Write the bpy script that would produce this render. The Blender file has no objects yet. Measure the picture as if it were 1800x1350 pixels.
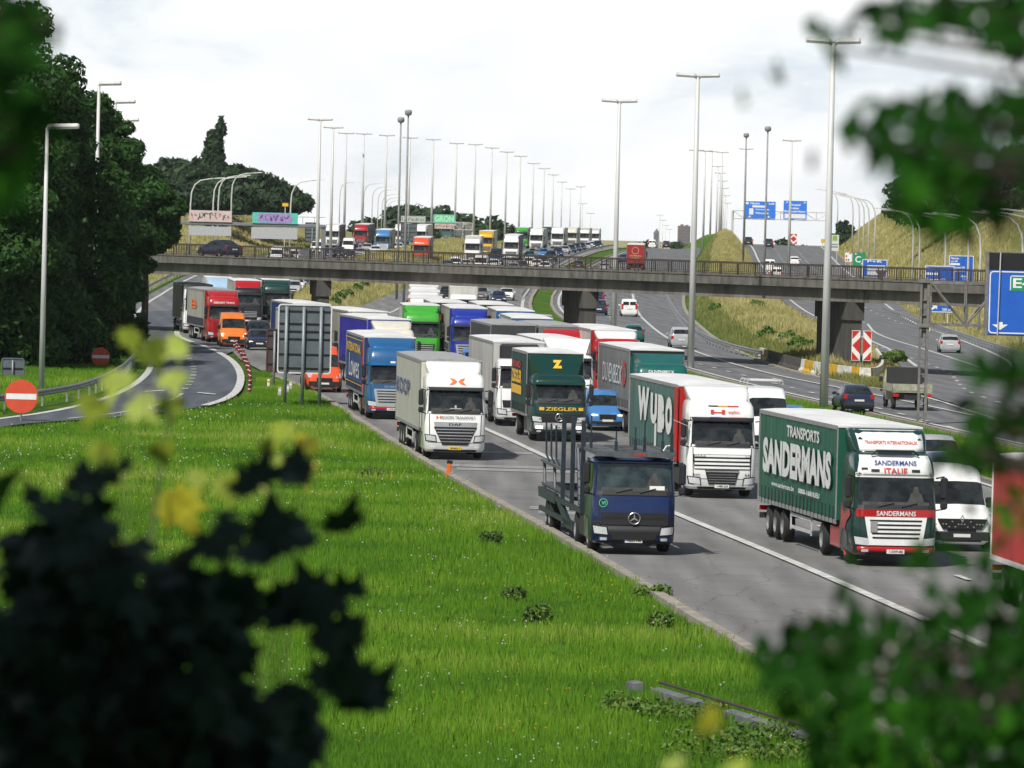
import bpy, bmesh, math, random
import numpy as np
from mathutils import Vector, Matrix
random.seed(7); np.random.seed(7)
R = math.radians
sc = bpy.context.scene
# ------------------------------------------------------------------ camera
F = 10000.0; PITCH = math.atan(285/F); ROLL = math.atan(.025); CH = 9.75
cp, sp, cr, sr = math.cos(PITCH), math.sin(PITCH), math.cos(ROLL), math.sin(ROLL)
F0 = Vector((0, cp, -sp)); U0 = Vector((0, sp, cp)); R0 = Vector((1, 0, 0))
CU = U0*cr - R0*sr; CR = R0*cr + U0*sr
cd = bpy.data.cameras.new('camera'); cam = bpy.data.objects.new('camera', cd); sc.collection.objects.link(cam)
cam.matrix_world = Matrix(((CR.x, CU.x, -F0.x, 0), (CR.y, CU.y, -F0.y, 0), (CR.z, CU.z, -F0.z, CH), (0, 0, 0, 1)))
cd.lens = 200; cd.sensor_width = 36; cd.clip_start = .5; cd.clip_end = 30000
cd.dof.use_dof = True; cd.dof.focus_distance = 225; cd.dof.aperture_fstop = 8
sc.camera = cam
# ------------------------------------------------------------------ sky and sun
SUN_EL = R(50); SUN_AZ = Vector((-.50, -.86, 0)).normalized()
w = bpy.data.worlds.new('World'); sc.world = w; w.use_nodes = True
nt = w.node_tree; nt.nodes.clear()
def N(nt, t, **k):
    n = nt.nodes.new(t)
    for a, b in k.items(): setattr(n, a, b)
    return n
def L(nt, a, b): nt.links.new(a, b)
sky = N(nt, 'ShaderNodeTexSky', sky_type='NISHITA', sun_disc=False, sun_elevation=SUN_EL)
sky.sun_rotation = math.atan2(SUN_AZ.x, SUN_AZ.y); sky.air_density = 1.2; sky.dust_density = 1.5
bg1 = N(nt, 'ShaderNodeBackground'); bg1.inputs[1].default_value = .06
L(nt, sky.outputs[0], bg1.inputs[0])
tc = N(nt, 'ShaderNodeTexCoord'); sx = N(nt, 'ShaderNodeSeparateXYZ'); L(nt, tc.outputs['Generated'], sx.inputs[0])
mp = N(nt, 'ShaderNodeMapping'); mp.inputs['Scale'].default_value = (1, 1, 2.6); L(nt, tc.outputs['Generated'], mp.inputs[0])
n1 = N(nt, 'ShaderNodeTexNoise'); n1.inputs['Scale'].default_value = 13; n1.inputs['Detail'].default_value = 9; n1.inputs['Roughness'].default_value = .55
n1.inputs['Distortion'].default_value = .25
L(nt, mp.outputs[0], n1.inputs['Vector'])
crp = N(nt, 'ShaderNodeValToRGB'); crp.color_ramp.elements[0].position = .36; crp.color_ramp.elements[1].position = .60
crp.color_ramp.elements[0].color = (.60, .69, .76, 1); crp.color_ramp.elements[1].color = (1.0, 1.0, .995, 1)
e = crp.color_ramp.elements.new(.46); e.color = (.86, .89, .91, 1)
L(nt, n1.outputs['Fac'], crp.inputs[0])
bg2 = N(nt, 'ShaderNodeBackground'); L(nt, crp.outputs[0], bg2.inputs[0]); bg2.inputs[1].default_value = 1.14
# cloud bank: thick and bright low over the horizon, breaking up towards the zenith
n2 = N(nt, 'ShaderNodeTexNoise'); n2.inputs['Scale'].default_value = 2.5; n2.inputs['Detail'].default_value = 6; L(nt, tc.outputs['Generated'], n2.inputs['Vector'])
m1 = N(nt, 'ShaderNodeMapRange'); m1.inputs['From Min'].default_value = .04; m1.inputs['From Max'].default_value = .24; m1.inputs['To Min'].default_value = 1; m1.inputs['To Max'].default_value = 0
L(nt, sx.outputs['Z'], m1.inputs[0])
m2 = N(nt, 'ShaderNodeMapRange'); m2.inputs['From Min'].default_value = .42; m2.inputs['From Max'].default_value = .62; m2.inputs['To Max'].default_value = .26
L(nt, n2.outputs['Fac'], m2.inputs[0])
ad = N(nt, 'ShaderNodeMath', operation='MAXIMUM'); L(nt, m1.outputs[0], ad.inputs[0]); L(nt, m2.outputs[0], ad.inputs[1])
mx = N(nt, 'ShaderNodeMixShader'); L(nt, ad.outputs[0], mx.inputs[0]); L(nt, bg1.outputs[0], mx.inputs[1]); L(nt, bg2.outputs[0], mx.inputs[2])
wo = N(nt, 'ShaderNodeOutputWorld'); L(nt, mx.outputs[0], wo.inputs[0])
ld = bpy.data.lights.new('sun', 'SUN'); sun = bpy.data.objects.new('sun', ld); sc.collection.objects.link(sun)
ld.energy = 4.6; ld.angle = R(.7); ld.color = (1, .965, .9)
sdir = Vector((SUN_AZ.x*math.cos(SUN_EL), SUN_AZ.y*math.cos(SUN_EL), math.sin(SUN_EL)))
sun.rotation_euler = sdir.to_track_quat('Z', 'Y').to_euler(); sun.location = (0, 0, 60)
sc.view_settings.view_transform = 'Standard'; sc.view_settings.look = 'None'; sc.view_settings.gamma = 1
sc.view_settings.exposure = 0.0
sc.cycles.max_bounces = 5; sc.cycles.transparent_max_bounces = 6; sc.cycles.volume_bounces = 0
sc.cycles.use_adaptive_sampling = True; sc.cycles.use_denoising = True
# ------------------------------------------------------------------ tools
def ss(x, a, b):
    t = np.clip((x-a)/(b-a), 0, 1); return t*t*(3-2*t)
PY = [0, 600, 650, 700, 760, 833, 926, 1030, 1120, 1250, 1400, 1700, 2200, 3200, 9000]
PZ = [0, 0, .3, .95, 1.85, 2.9, 3.85, 4.6, 5.0, 4.75, 3.6, -1, -10, -22, -30]
def P(X, Y):
    return np.interp(Y, PY, PZ) + ss(Y, 880, 1130)*(1.3*ss(X, 36, 48) + 0.6*ss(-X, 2, 16))
def interp(pts, Y):
    return np.interp(Y, [p[1] for p in pts], [p[0] for p in pts])
KERB = [(17.7, 0), (9.1, 95), (5.5, 131.7), (2.5, 167.5), (-2.2, 215.5), (-7.1, 271), (-10.75, 316), (-14.6, 348), (-17, 372)]
C4R = [(30, 300), (37, 397), (41, 458), (44, 600), (47, 700), (50, 800), (57, 1000), (63, 1150), (70, 1400), (80, 2000)]
C4L = [(24, 330), (28.2, 411), (30, 458), (32, 600), (33, 720), (38, 900), (45.5, 1120), (50, 1300), (60, 2000)]
C3R = [(22, 331), (20.2, 370), (18, 410), (17.4, 486), (18.2, 560), (19.5, 662), (23, 760), (28, 900), (36, 1100), (42, 1300), (50, 2000)]
C1L = [(-24, 264), (-23, 300), (-23.5, 347), (-27, 402), (-36, 520), (-41.5, 625), (-43.5, 757), (-41, 860), (-35, 1000), (-24, 1150), (-10, 1400)]
C1R = [(-20, 385), (-20, 420), (-21.5, 480), (-25, 600), (-27.5, 750), (-26.5, 850), (-22, 1000), (-16, 1090), (-6, 1200), (8, 1400)]
C2L = [(-13, 372), (-17, 430), (-18, 520), (-16.5, 640), (-14, 700), (-10, 820), (-4, 1000), (2, 1120), (10, 1300), (20, 1500)]
def H(X, Y, base=False):
    X = np.asarray(X, float); Y = np.asarray(Y, float)
    z = P(X, Y)
    if base: return z
    xk = interp(KERB, Y)
    z = z + np.interp(Y, [-400, 12, 95, 9999], [7.9, 7.9, 0, 0])*ss(xk-X, 1.5, 9)
    # hill right of the outgoing road
    d = X - interp(C4R, Y) - 2.5
    hr = 17.5*(1-np.exp(-np.maximum(d, 0)*.06)) * ss(Y, 380, 640) + np.maximum(d, 0)*.03
    z = z + np.where(Y > 330, hr, 0)*(1-ss(Y, 1120, 1420))
    # hill left
    d = interp(C1L, Y) - 2.5 - X
    z = z + np.where(Y > 240, ss(d, 0, 24)*(3.0+5.4*ss(Y, 560, 800)*(1-ss(Y, 1000, 1150)))*(1-ss(Y, 1150, 1400)), 0)
    # verge between the two outgoing roads
    a = interp(C3R, Y)+.8; b = interp(C4L, Y)-.8; t = np.clip((X-a)/np.maximum(b-a, .5), 0, 1)
    z = z + np.where((Y > 345), np.sin(t*math.pi)**1*(1.2+1.6*ss(Y, 500, 800)+.7*ss(Y, 850, 1000))*ss(Y, 350, 440)*ss(b-a, 2, 8), 0)
    # verge between the two incoming roads
    a = interp(C1R, Y)+.6; b = interp(C2L, Y)-.6; t = np.clip((X-a)/np.maximum(b-a, .5), 0, 1)
    z = z + np.where((Y > 430), np.sin(t*math.pi)*1.0*ss(Y, 440, 560)*ss(b-a, 2, 7), 0)
    return z
def ray(px, py):
    v = CR*((px-900)/F) + CU*(-(py-675)/F) + F0
    return v
def at(px, py, Y):
    v = ray(px, py); t = Y/v.y
    return Vector((v.x*t, Y, CH+v.z*t))
def proj(p):
    v = Vector(p)-Vector((0, 0, CH)); f = v.dot(F0)
    return 900+F*v.dot(CR)/f, 675-F*v.dot(CU)/f, F/f
def G(px, py, dz=0.0, base=True):
    v = ray(px, py); Ys = np.arange(60, 2400, 1.0)/v.y*1.0
    X = v.x*Ys; Y = v.y*Ys; Z = CH+v.z*Ys
    h = H(X, Y, base)+dz
    k = np.argmax(Z < h)
    if not (Z < h).any(): k = int(np.argmin(Z-h))
    t = Ys[k]
    if k > 0:
        g0 = Z[k-1]-h[k-1]; g1 = Z[k]-h[k]
        if g0 > 0 > g1: t = Ys[k-1] + (Ys[k]-Ys[k-1])*g0/(g0-g1)
    p = Vector((v.x*t, v.y*t, CH+v.z*t))
    return p
def tag(o, label=None, cat=None, group=None, kind=None):
    if label: o['label'] = label
    if cat: o['category'] = cat
    if group: o['group'] = group
    if kind: o['kind'] = kind
    return o
def empty(name, loc, rz=0, label=None, cat=None, group=None):
    o = bpy.data.objects.new(name, None); sc.collection.objects.link(o); o.location = loc; o.rotation_euler = (0, 0, rz)
    o.empty_display_size = .2
    return tag(o, label, cat, group)
MATS = {}
def pm(name, col, rough=.6, metal=0, var=.12, scale=3.0, spec=.5, bump=0, emit=0, col2=None, sub=0, coat=0, stretch=None, trans=0):
    if name in MATS: return MATS[name]
    m = bpy.data.materials.new(name); m.use_nodes = True; t = m.node_tree; b = t.nodes['Principled BSDF']
    b.inputs['Roughness'].default_value = rough; b.inputs['Metallic'].default_value = metal; b.inputs['Specular IOR Level'].default_value = spec
    if coat: b.inputs['Coat Weight'].default_value = coat; b.inputs['Coat Roughness'].default_value = .06
    c = (*col, 1)
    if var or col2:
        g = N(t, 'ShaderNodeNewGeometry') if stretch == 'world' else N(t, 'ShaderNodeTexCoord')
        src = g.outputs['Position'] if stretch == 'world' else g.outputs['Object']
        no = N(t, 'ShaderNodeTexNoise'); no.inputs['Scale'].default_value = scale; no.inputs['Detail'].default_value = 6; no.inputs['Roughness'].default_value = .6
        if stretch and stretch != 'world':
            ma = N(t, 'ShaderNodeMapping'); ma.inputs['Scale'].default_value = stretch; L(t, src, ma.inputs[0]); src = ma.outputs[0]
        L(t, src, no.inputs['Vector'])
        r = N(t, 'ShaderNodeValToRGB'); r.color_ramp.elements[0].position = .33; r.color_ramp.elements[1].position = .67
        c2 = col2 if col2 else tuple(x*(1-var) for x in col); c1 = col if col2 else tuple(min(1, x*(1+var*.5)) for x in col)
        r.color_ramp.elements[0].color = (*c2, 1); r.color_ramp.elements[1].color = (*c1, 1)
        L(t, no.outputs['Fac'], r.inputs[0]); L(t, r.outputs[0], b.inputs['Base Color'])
        if bump:
            bp = N(t, 'ShaderNodeBump'); bp.inputs['Strength'].default_value = bump; bp.inputs['Distance'].default_value = .02
            L(t, no.outputs['Fac'], bp.inputs['Height']); L(t, bp.outputs[0], b.inputs['Normal'])
    else: b.inputs['Base Color'].default_value = c
    if emit:
        b.inputs['Emission Color'].default_value = c; b.inputs['Emission Strength'].default_value = emit
    if trans:
        tr = N(t, 'ShaderNodeBsdfTranslucent'); ms = N(t, 'ShaderNodeMixShader'); ms.inputs[0].default_value = trans
        if var or col2: L(t, r.outputs[0], tr.inputs[0])
        else: tr.inputs[0].default_value = c
        L(t, b.outputs[0], ms.inputs[1]); L(t, tr.outputs[0], ms.inputs[2]); L(t, ms.outputs[0], t.nodes['Material Output'].inputs[0])
    MATS[name] = m; return m
def link_mesh(name, me, mats, parent=None, smooth=False):
    if not isinstance(mats, (list, tuple)): mats = [mats]
    if not me.materials:
        for m in mats: me.materials.append(m)
    if smooth: me.polygons.foreach_set('use_smooth', [True]*len(me.polygons))
    o = bpy.data.objects.new(name, me); sc.collection.objects.link(o)
    if parent: o.parent = parent
    return o
class MB:
    def __init__(s): s.v = []; s.f = []; s.mi = []
    def add(s, vs, fs, mi=0):
        n = len(s.v); s.v += [tuple(p) for p in vs]; s.f += [tuple(i+n for i in f) for f in fs]; s.mi += [mi]*len(fs); return s
    def box(s, x0, x1, y0, y1, z0, z1, mi=0, M=None, taper=0, bev=0):
        if bev:
            b = bev; V = []
            for (z, i) in ((z0, b), (z0+b, 0), (z1-b, 0), (z1, b)):
                for (x, y) in ((x0+i+b, y0+i), (x1-i-b, y0+i), (x1-i, y0+i+b), (x1-i, y1-i-b), (x1-i-b, y1-i), (x0+i+b, y1-i), (x0+i, y1-i-b), (x0+i, y0+i+b)): V.append((x, y, z))
            FS = [tuple(range(7, -1, -1)), tuple(range(24, 32))]
            for k in range(3):
                for j in range(8): FS.append((k*8+j, k*8+(j+1) % 8, k*8+8+(j+1) % 8, k*8+8+j))
        else:
            V = [(x, y, z) for z in (z0, z1) for (x, y) in ((x0, y0), (x1, y0), (x1, y1), (x0, y1))]
            FS = [(3, 2, 1, 0), (4, 5, 6, 7), (0, 1, 5, 4), (1, 2, 6, 5), (2, 3, 7, 6), (3, 0, 4, 7)]
        if M is not None: V = [M @ Vector(p) for p in V]
        return s.add(V, FS, mi)
    def tube(s, pts, r, n=8, mi=0, cap=True):
        pts = [Vector(p) for p in pts]; rs = r if isinstance(r, (list, tuple)) else [r]*len(pts); V = []; FS = []
        for i, p in enumerate(pts):
            d = (pts[min(i+1, len(pts)-1)]-pts[max(i-1, 0)]).normalized()
            a = d.orthogonal().normalized() if i == 0 else (a - d*a.dot(d)).normalized()
            b = d.cross(a)
            for k in range(n):
                t = 2*math.pi*k/n; V.append(p+(a*math.cos(t)+b*math.sin(t))*rs[i])
        for i in range(len(pts)-1):
            for k in range(n): FS.append((i*n+k, i*n+(k+1) % n, (i+1)*n+(k+1) % n, (i+1)*n+k))
        if cap: FS += [tuple(range(n-1, -1, -1)), tuple((len(pts)-1)*n+k for k in range(n))]
        return s.add(V, FS, mi)
    def quad(s, a, b, c, d, mi=0): return s.add([a, b, c, d], [(0, 1, 2, 3)], mi)
    def plate(s, poly, y0, y1, mi=0):   # polygon in x,z extruded along y
        n = len(poly); V = [(x, y0, z) for x, z in poly]+[(x, y1, z) for x, z in poly]
        return s.add(V, [tuple(range(n)), tuple(range(2*n-1, n-1, -1))]+[(i, n+i, n+(i+1) % n, (i+1) % n) for i in range(n)], mi)
    def sideplate(s, poly, x0, x1, mi=0):  # polygon in y,z extruded along x
        n = len(poly); V = [(x0, y, z) for y, z in poly]+[(x1, y, z) for y, z in poly]
        return s.add(V, [tuple(range(n-1, -1, -1)), tuple(range(n, 2*n))]+[(i, (i+1) % n, n+(i+1) % n, n+i) for i in range(n)], mi)
    def mesh(s, name):
        me = bpy.data.meshes.new(name); me.from_pydata(s.v, [], s.f)
        if any(s.mi): me.polygons.foreach_set('material_index', s.mi)
        me.update(); return me
    def build(s, name, mats, parent=None, smooth=False):
        return link_mesh(name, s.mesh(name), mats, parent, smooth)
def npmesh(name, V, T, mats, per=3, smooth=False, mi=None, parent=None):
    V = np.ascontiguousarray(V, dtype=np.float32).reshape(-1, 3); T = np.ascontiguousarray(T, dtype=np.int32).reshape(-1, per)
    me = bpy.data.meshes.new(name); me.vertices.add(len(V)); me.vertices.foreach_set('co', V.ravel())
    me.loops.add(T.size); me.loops.foreach_set('vertex_index', T.ravel())
    me.polygons.add(len(T)); me.polygons.foreach_set('loop_start', np.arange(0, T.size, per, dtype=np.int32)); 
    if not isinstance(mats, (list, tuple)): mats = [mats]
    for m in mats: me.materials.append(m)
    if mi is not None: me.polygons.foreach_set('material_index', np.asarray(mi, dtype=np.int32))
    me.update(calc_edges=True); me.validate()
    return link_mesh(name, me, mats, parent, smooth)
TXT = {}
def text_data(s, bold=.03):
    k = (s, bold)
    if k in TXT: return TXT[k]
    cu = bpy.data.curves.new('t', 'FONT'); cu.body = s; cu.size = 1; cu.offset = bold; cu.resolution_u = 3
    o = bpy.data.objects.new('t', cu); sc.collection.objects.link(o)
    dg = bpy.context.evaluated_depsgraph_get(); dg.update()
    me = bpy.data.meshes.new_from_object(o.evaluated_get(dg))
    V = np.array([v.co[:2] for v in me.vertices]); FS = [tuple(p.vertices) for p in me.polygons]
    bpy.data.objects.remove(o); bpy.data.curves.remove(cu); bpy.data.meshes.remove(me)
    mn = V.min(0); mxx = V.max(0); V = (V-mn)/(mxx-mn)
    TXT[k] = (V, FS); return TXT[k]
def text_on(mb, s, fn, mi=0, bold=.03):
    """fn(u,v) with u,v in 0..1 gives a point"""
    V, FS = text_data(s, bold); return mb.add([fn(u, v) for u, v in V], FS, mi)
# ------------------------------------------------------------------ terrain
def ground_mat():
    m = bpy.data.materials.new('ground'); m.use_nodes = True; t = m.node_tree; b = t.nodes['Principled BSDF']
    g = N(t, 'ShaderNodeNewGeometry'); b.inputs['Roughness'].default_value = .95; b.inputs['Specular IOR Level'].default_value = .15
    a = N(t, 'ShaderNodeAttribute', attribute_name='dry')
    n1 = N(t, 'ShaderNodeTexNoise'); n1.inputs['Scale'].default_value = .35; n1.inputs['Detail'].default_value = 8; n1.inputs['Roughness'].default_value = .7
    n2 = N(t, 'ShaderNodeTexNoise'); n2.inputs['Scale'].default_value = .06; n2.inputs['Detail'].default_value = 7; n2.inputs['Roughness'].default_value = .62
    n3 = N(t, 'ShaderNodeTexNoise'); n3.inputs['Scale'].default_value = 2.5; n3.inputs['Detail'].default_value = 6; n3.inputs['Roughness'].default_value = .8
    for n in (n1, n2, n3): L(t, g.outputs['Position'], n.inputs['Vector'])
    r1 = N(t, 'ShaderNodeValToRGB'); r1.color_ramp.elements[0].position = .35; r1.color_ramp.elements[1].position = .68
    r1.color_ramp.elements[0].color = (.045, .11, .010, 1); r1.color_ramp.elements[1].color = (.14, .27, .022, 1)
    r2 = N(t, 'ShaderNodeValToRGB'); r2.color_ramp.elements[0].position = .38; r2.color_ramp.elements[1].position = .62
    r2.color_ramp.elements[0].color = (.20, .21, .06, 1); r2.color_ramp.elements[1].color = (.50, .43, .20, 1)
    L(t, n1.outputs['Fac'], r1.inputs[0])
    mx_ = N(t, 'ShaderNodeMix'); mx_.inputs[0].default_value = .45; L(t, n2.outputs['Fac'], mx_.inputs[2]); L(t, n1.outputs['Fac'], mx_.inputs[3]); L(t, mx_.outputs[0], r2.inputs[0])
    mc = N(t, 'ShaderNodeMix', data_type='RGBA'); L(t, a.outputs['Fac'], mc.inputs[0]); L(t, r1.outputs[0], mc.inputs[6]); L(t, r2.outputs[0], mc.inputs[7])
    mm = N(t, 'ShaderNodeMix', data_type='RGBA', blend_type='MULTIPLY'); mm.inputs[0].default_value = .8
    r3 = N(t, 'ShaderNodeValToRGB'); r3.color_ramp.elements[0].position = .36; r3.color_ramp.elements[1].position = .6; r3.color_ramp.elements[0].color = (.5, .5, .5, 1)
    L(t, n3.outputs['Fac'], r3.inputs[0]); L(t, mc.outputs[2], mm.inputs[6]); L(t, r3.outputs[0], mm.inputs[7]); L(t, mm.outputs[2], b.inputs['Base Color'])
    bp = N(t, 'ShaderNodeBump'); bp.inputs['Strength'].default_value = .9; bp.inputs['Distance'].default_value = .35; L(t, n3.outputs['Fac'], bp.inputs['Height']); L(t, bp.outputs[0], b.inputs['Normal'])
    return m
def dryness(X, Y):
    """how straw coloured the ground cover is"""
    X = np.asarray(X, float); Y = np.asarray(Y, float)
    d = ss(X - interp(C3R, Y), 2.5, 5)*(Y > 350)
    l = ss(interp(C1R, Y)*1.0 - X, 900, 901)
    v = (X > interp(C1R, Y))*(X < interp(C2L, Y))*ss(Y, 400, 500)*.9
    h = ss(interp(C1L, Y)-X, 3, 7)*ss(Y, 520, 600)*(1-ss(interp(C1L, Y)-X, 26, 32)*(1-ss(X, -48, -40)))
    return np.clip(d+v+h, 0, 1)
xs = np.concatenate([np.arange(-2500, -300, 100), np.arange(-300, -80, 10), np.arange(-80, 120, 1.0), np.arange(120, 320, 10), np.arange(320, 2600, 100)])
ys = np.concatenate([np.arange(-600, -40, 40), np.arange(-40, 90, 3), np.arange(90, 480, 2), np.arange(480, 1400, 4), np.arange(1400, 2400, 25), np.arange(2400, 14000, 400)])
XX, YY = np.meshgrid(xs, ys)
ZZ = H(XX, YY) - .10
nx, ny = len(xs), len(ys)
idx = np.arange(nx*ny).reshape(ny, nx)
Q = np.stack([idx[:-1, :-1], idx[:-1, 1:], idx[1:, 1:], idx[1:, :-1]], -1).reshape(-1, 4)
gr = npmesh('ground', np.stack([XX, YY, ZZ], -1), Q, ground_mat(), per=4, smooth=True)
at_ = gr.data.attributes.new('dry', 'FLOAT', 'POINT'); at_.data.foreach_set('value', dryness(XX, YY).astype(np.float32).ravel())
tag(gr, kind='structure')
# ------------------------------------------------------------------ roads
def resample(pl, step=4.0):
    out = [Vector(pl[0])]
    for a, b in zip(pl[:-1], pl[1:]):
        a = Vector(a); b = Vector(b); n = max(1, int((b-a).length/step))
        for k in range(1, n+1): out.append(a.lerp(b, k/n))
    return out
def xy(pts): return [Vector((p[0], p[1])) for p in pts]
def smoothpl(pl, it=2):
    pl = [Vector(p) for p in pl]
    for _ in range(it):
        q = [pl[0]]
        for a, b in zip(pl[:-1], pl[1:]): q += [a.lerp(b, .25), a.lerp(b, .75)]
        pl = q+[pl[-1]]
    return pl
def strip_between(name, left, right, m, off, kind='structure', n=120, cross=6, base=True, parent=None):
    """surface between two xy polylines, draped on the ground"""
    def samp(pl):
        pl = [Vector(p) for p in pl]; ls = [0]
        for a, b in zip(pl[:-1], pl[1:]): ls.append(ls[-1]+(b-a).length)
        t = np.linspace(0, ls[-1], n); return np.interp(t, ls, [p.x for p in pl]), np.interp(t, ls, [p.y for p in pl])
    lx, ly = samp(left); rx, ry = samp(right); u = np.linspace(0, 1, cross)
    X = lx[:, None]*(1-u)+rx[:, None]*u; Y = ly[:, None]*(1-u)+ry[:, None]*u
    Z = H(X, Y, base)+off; i = np.arange(n*cross).reshape(n, cross)
    Q = np.stack([i[:-1, :-1], i[:-1, 1:], i[1:, 1:], i[1:, :-1]], -1).reshape(-1, 4)
    o = npmesh(name, np.stack([X, Y, Z], -1), Q, m, per=4, smooth=True, parent=parent)
    if kind and not parent: tag(o, kind=kind)
    return o
def ribbon(mb, pl, wdt, off, mi=0, base=True, dz=0):
    pl = resample(smoothpl(pl), 3.0); V = []; FS = []
    for i, p in enumerate(pl):
        d = (pl[min(i+1, len(pl)-1)]-pl[max(i-1, 0)]).normalized(); nrm = Vector((-d.y, d.x))*wdt/2
        for s_ in (1, -1):
            q = p+nrm*s_; V.append((q.x, q.y, float(H(q.x, q.y, base))+off))
    for i in range(len(pl)-1): FS.append((2*i, 2*i+1, 2*i+3, 2*i+2))
    return mb.add(V, FS, mi)
def road_mat(name, c1, c2, scale=.25, streak=.6):
    m = bpy.data.materials.new(name); m.use_nodes = True; t = m.node_tree; b = t.nodes['Principled BSDF']
    b.inputs['Roughness'].default_value = .85; b.inputs['Specular IOR Level'].default_value = .3
    g = N(t, 'ShaderNodeNewGeometry')
    ma = N(t, 'ShaderNodeMapping'); ma.inputs['Rotation'].default_value = (0, 0, R(-5.3)); ma.inputs['Scale'].default_value = (1, .03, 1); L(t, g.outputs['Position'], ma.inputs[0])
    n1 = N(t, 'ShaderNodeTexNoise'); n1.inputs['Scale'].default_value = scale*5; n1.inputs['Detail'].default_value = 7; L(t, ma.outputs[0], n1.inputs['Vector'])
    n2 = N(t, 'ShaderNodeTexNoise'); n2.inputs['Scale'].default_value = scale; n2.inputs['Detail'].default_value = 8; n2.inputs['Roughness'].default_value = .7; L(t, g.outputs['Position'], n2.inputs['Vector'])
    n3 = N(t, 'ShaderNodeTexNoise'); n3.inputs['Scale'].default_value = 14; n3.inputs['Detail'].default_value = 5; n3.inputs['Roughness'].default_value = .8; L(t, g.outputs['Position'], n3.inputs['Vector'])
    a = N(t, 'ShaderNodeMix'); a.inputs[0].default_value = streak; L(t, n2.outputs['Fac'], a.inputs[2]); L(t, n1.outputs['Fac'], a.inputs[3])
    a2 = N(t, 'ShaderNodeMix'); a2.inputs[0].default_value = .3; L(t, a.outputs[0], a2.inputs[2]); L(t, n3.outputs['Fac'], a2.inputs[3])
    r = N(t, 'ShaderNodeValToRGB'); r.color_ramp.elements[0].position = .36; r.color_ramp.elements[1].position = .62
    r.color_ramp.elements[0].color = (*c1, 1); r.color_ramp.elements[1].color = (*c2, 1); L(t, a2.outputs[0], r.inputs[0])
    # slab joints and sealed cracks
    wv = N(t, 'ShaderNodeTexWave', wave_type='BANDS', bands_direction='Y'); wv.inputs['Scale'].default_value = .05; wv.inputs['Distortion'].default_value = .6; wv.inputs['Detail'].default_value = 3
    L(t, g.outputs['Position'], wv.inputs['Vector'])
    r4 = N(t, 'ShaderNodeValToRGB'); r4.color_ramp.elements[0].position = 0; r4.color_ramp.elements[0].color = (.72, .72, .72, 1); r4.color_ramp.elements[1].position = .004
    L(t, wv.outputs['Fac'], r4.inputs[0])
    mm = N(t, 'ShaderNodeMix', data_type='RGBA', blend_type='MULTIPLY'); mm.inputs[0].default_value = .6; L(t, r.outputs[0], mm.inputs[6]); L(t, r4.outputs[0], mm.inputs[7])
    mb_ = N(t, 'ShaderNodeMapping'); mb_.inputs['Rotation'].default_value = (0, 0, R(-5.3)); L(t, g.outputs['Position'], mb_.inputs[0])
    w2 = N(t, 'ShaderNodeTexWave', wave_type='BANDS', bands_direction='X'); w2.inputs['Scale'].default_value = .168; w2.inputs['Distortion'].default_value = .8; w2.inputs['Detail'].default_value = 2; w2.inputs['Detail Scale'].default_value = .15; L(t, mb_.outputs[0], w2.inputs['Vector'])
    r5 = N(t, 'ShaderNodeMapRange'); r5.inputs['To Min'].default_value = .80; r5.inputs['To Max'].default_value = 1.06; L(t, w2.outputs['Fac'], r5.inputs[0])
    mc_ = N(t, 'ShaderNodeMapping'); mc_.inputs['Rotation'].default_value = (0, 0, R(-9)); mc_.inputs['Scale'].default_value = (.5, .14, 1); L(t, g.outputs['Position'], mc_.inputs[0])
    nz = N(t, 'ShaderNodeTexNoise'); nz.inputs['Scale'].default_value = .8; nz.inputs['Detail'].default_value = 5; L(t, g.outputs['Position'], nz.inputs['Vector'])
    va = N(t, 'ShaderNodeVectorMath', operation='MULTIPLY_ADD'); L(t, nz.outputs['Color'], va.inputs[0]); va.inputs[1].default_value = (.5, .5, 0); L(t, mc_.outputs[0], va.inputs[2])
    vo = N(t, 'ShaderNodeTexVoronoi', feature='DISTANCE_TO_EDGE'); vo.inputs['Scale'].default_value = .55; L(t, va.outputs[0], vo.inputs['Vector'])
    r6 = N(t, 'ShaderNodeMapRange'); r6.inputs['From Max'].default_value = .008; r6.inputs['To Min'].default_value = .45; L(t, vo.outputs['Distance'], r6.inputs[0])
    mu = N(t, 'ShaderNodeMath', operation='MULTIPLY'); L(t, r5.outputs[0], mu.inputs[0]); L(t, r6.outputs[0], mu.inputs[1])
    m7 = N(t, 'ShaderNodeMix', data_type='RGBA', blend_type='MULTIPLY'); m7.inputs[0].default_value = .75; L(t, mm.outputs[2], m7.inputs[6]); L(t, mu.outputs[0], m7.inputs[7])
    L(t, m7.outputs[2], b.inputs['Base Color'])
    bp = N(t, 'ShaderNodeBump'); bp.inputs['Strength'].default_value = .25; bp.inputs['Distance'].default_value = .01; L(t, n3.outputs['Fac'], bp.inputs['Height']); L(t, bp.outputs[0], b.inputs['Normal'])
    return m
M_CONC = road_mat('concrete_road', (.13, .128, .123), (.23, .226, .218))
M_RAMP = road_mat('dark_asphalt', (.06, .068, .083), (.11, .12, .14))
M_ASPH = road_mat('asphalt', (.11, .112, .118), (.18, .182, .186))
M_LINE = pm('line_paint', (.66, .66, .63), .7, col2=(.36, .36, .34), scale=1.8, stretch='world')
def off_line(pts, dx): return [Vector((p[0]+dx, p[1])) for p in pts]
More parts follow.
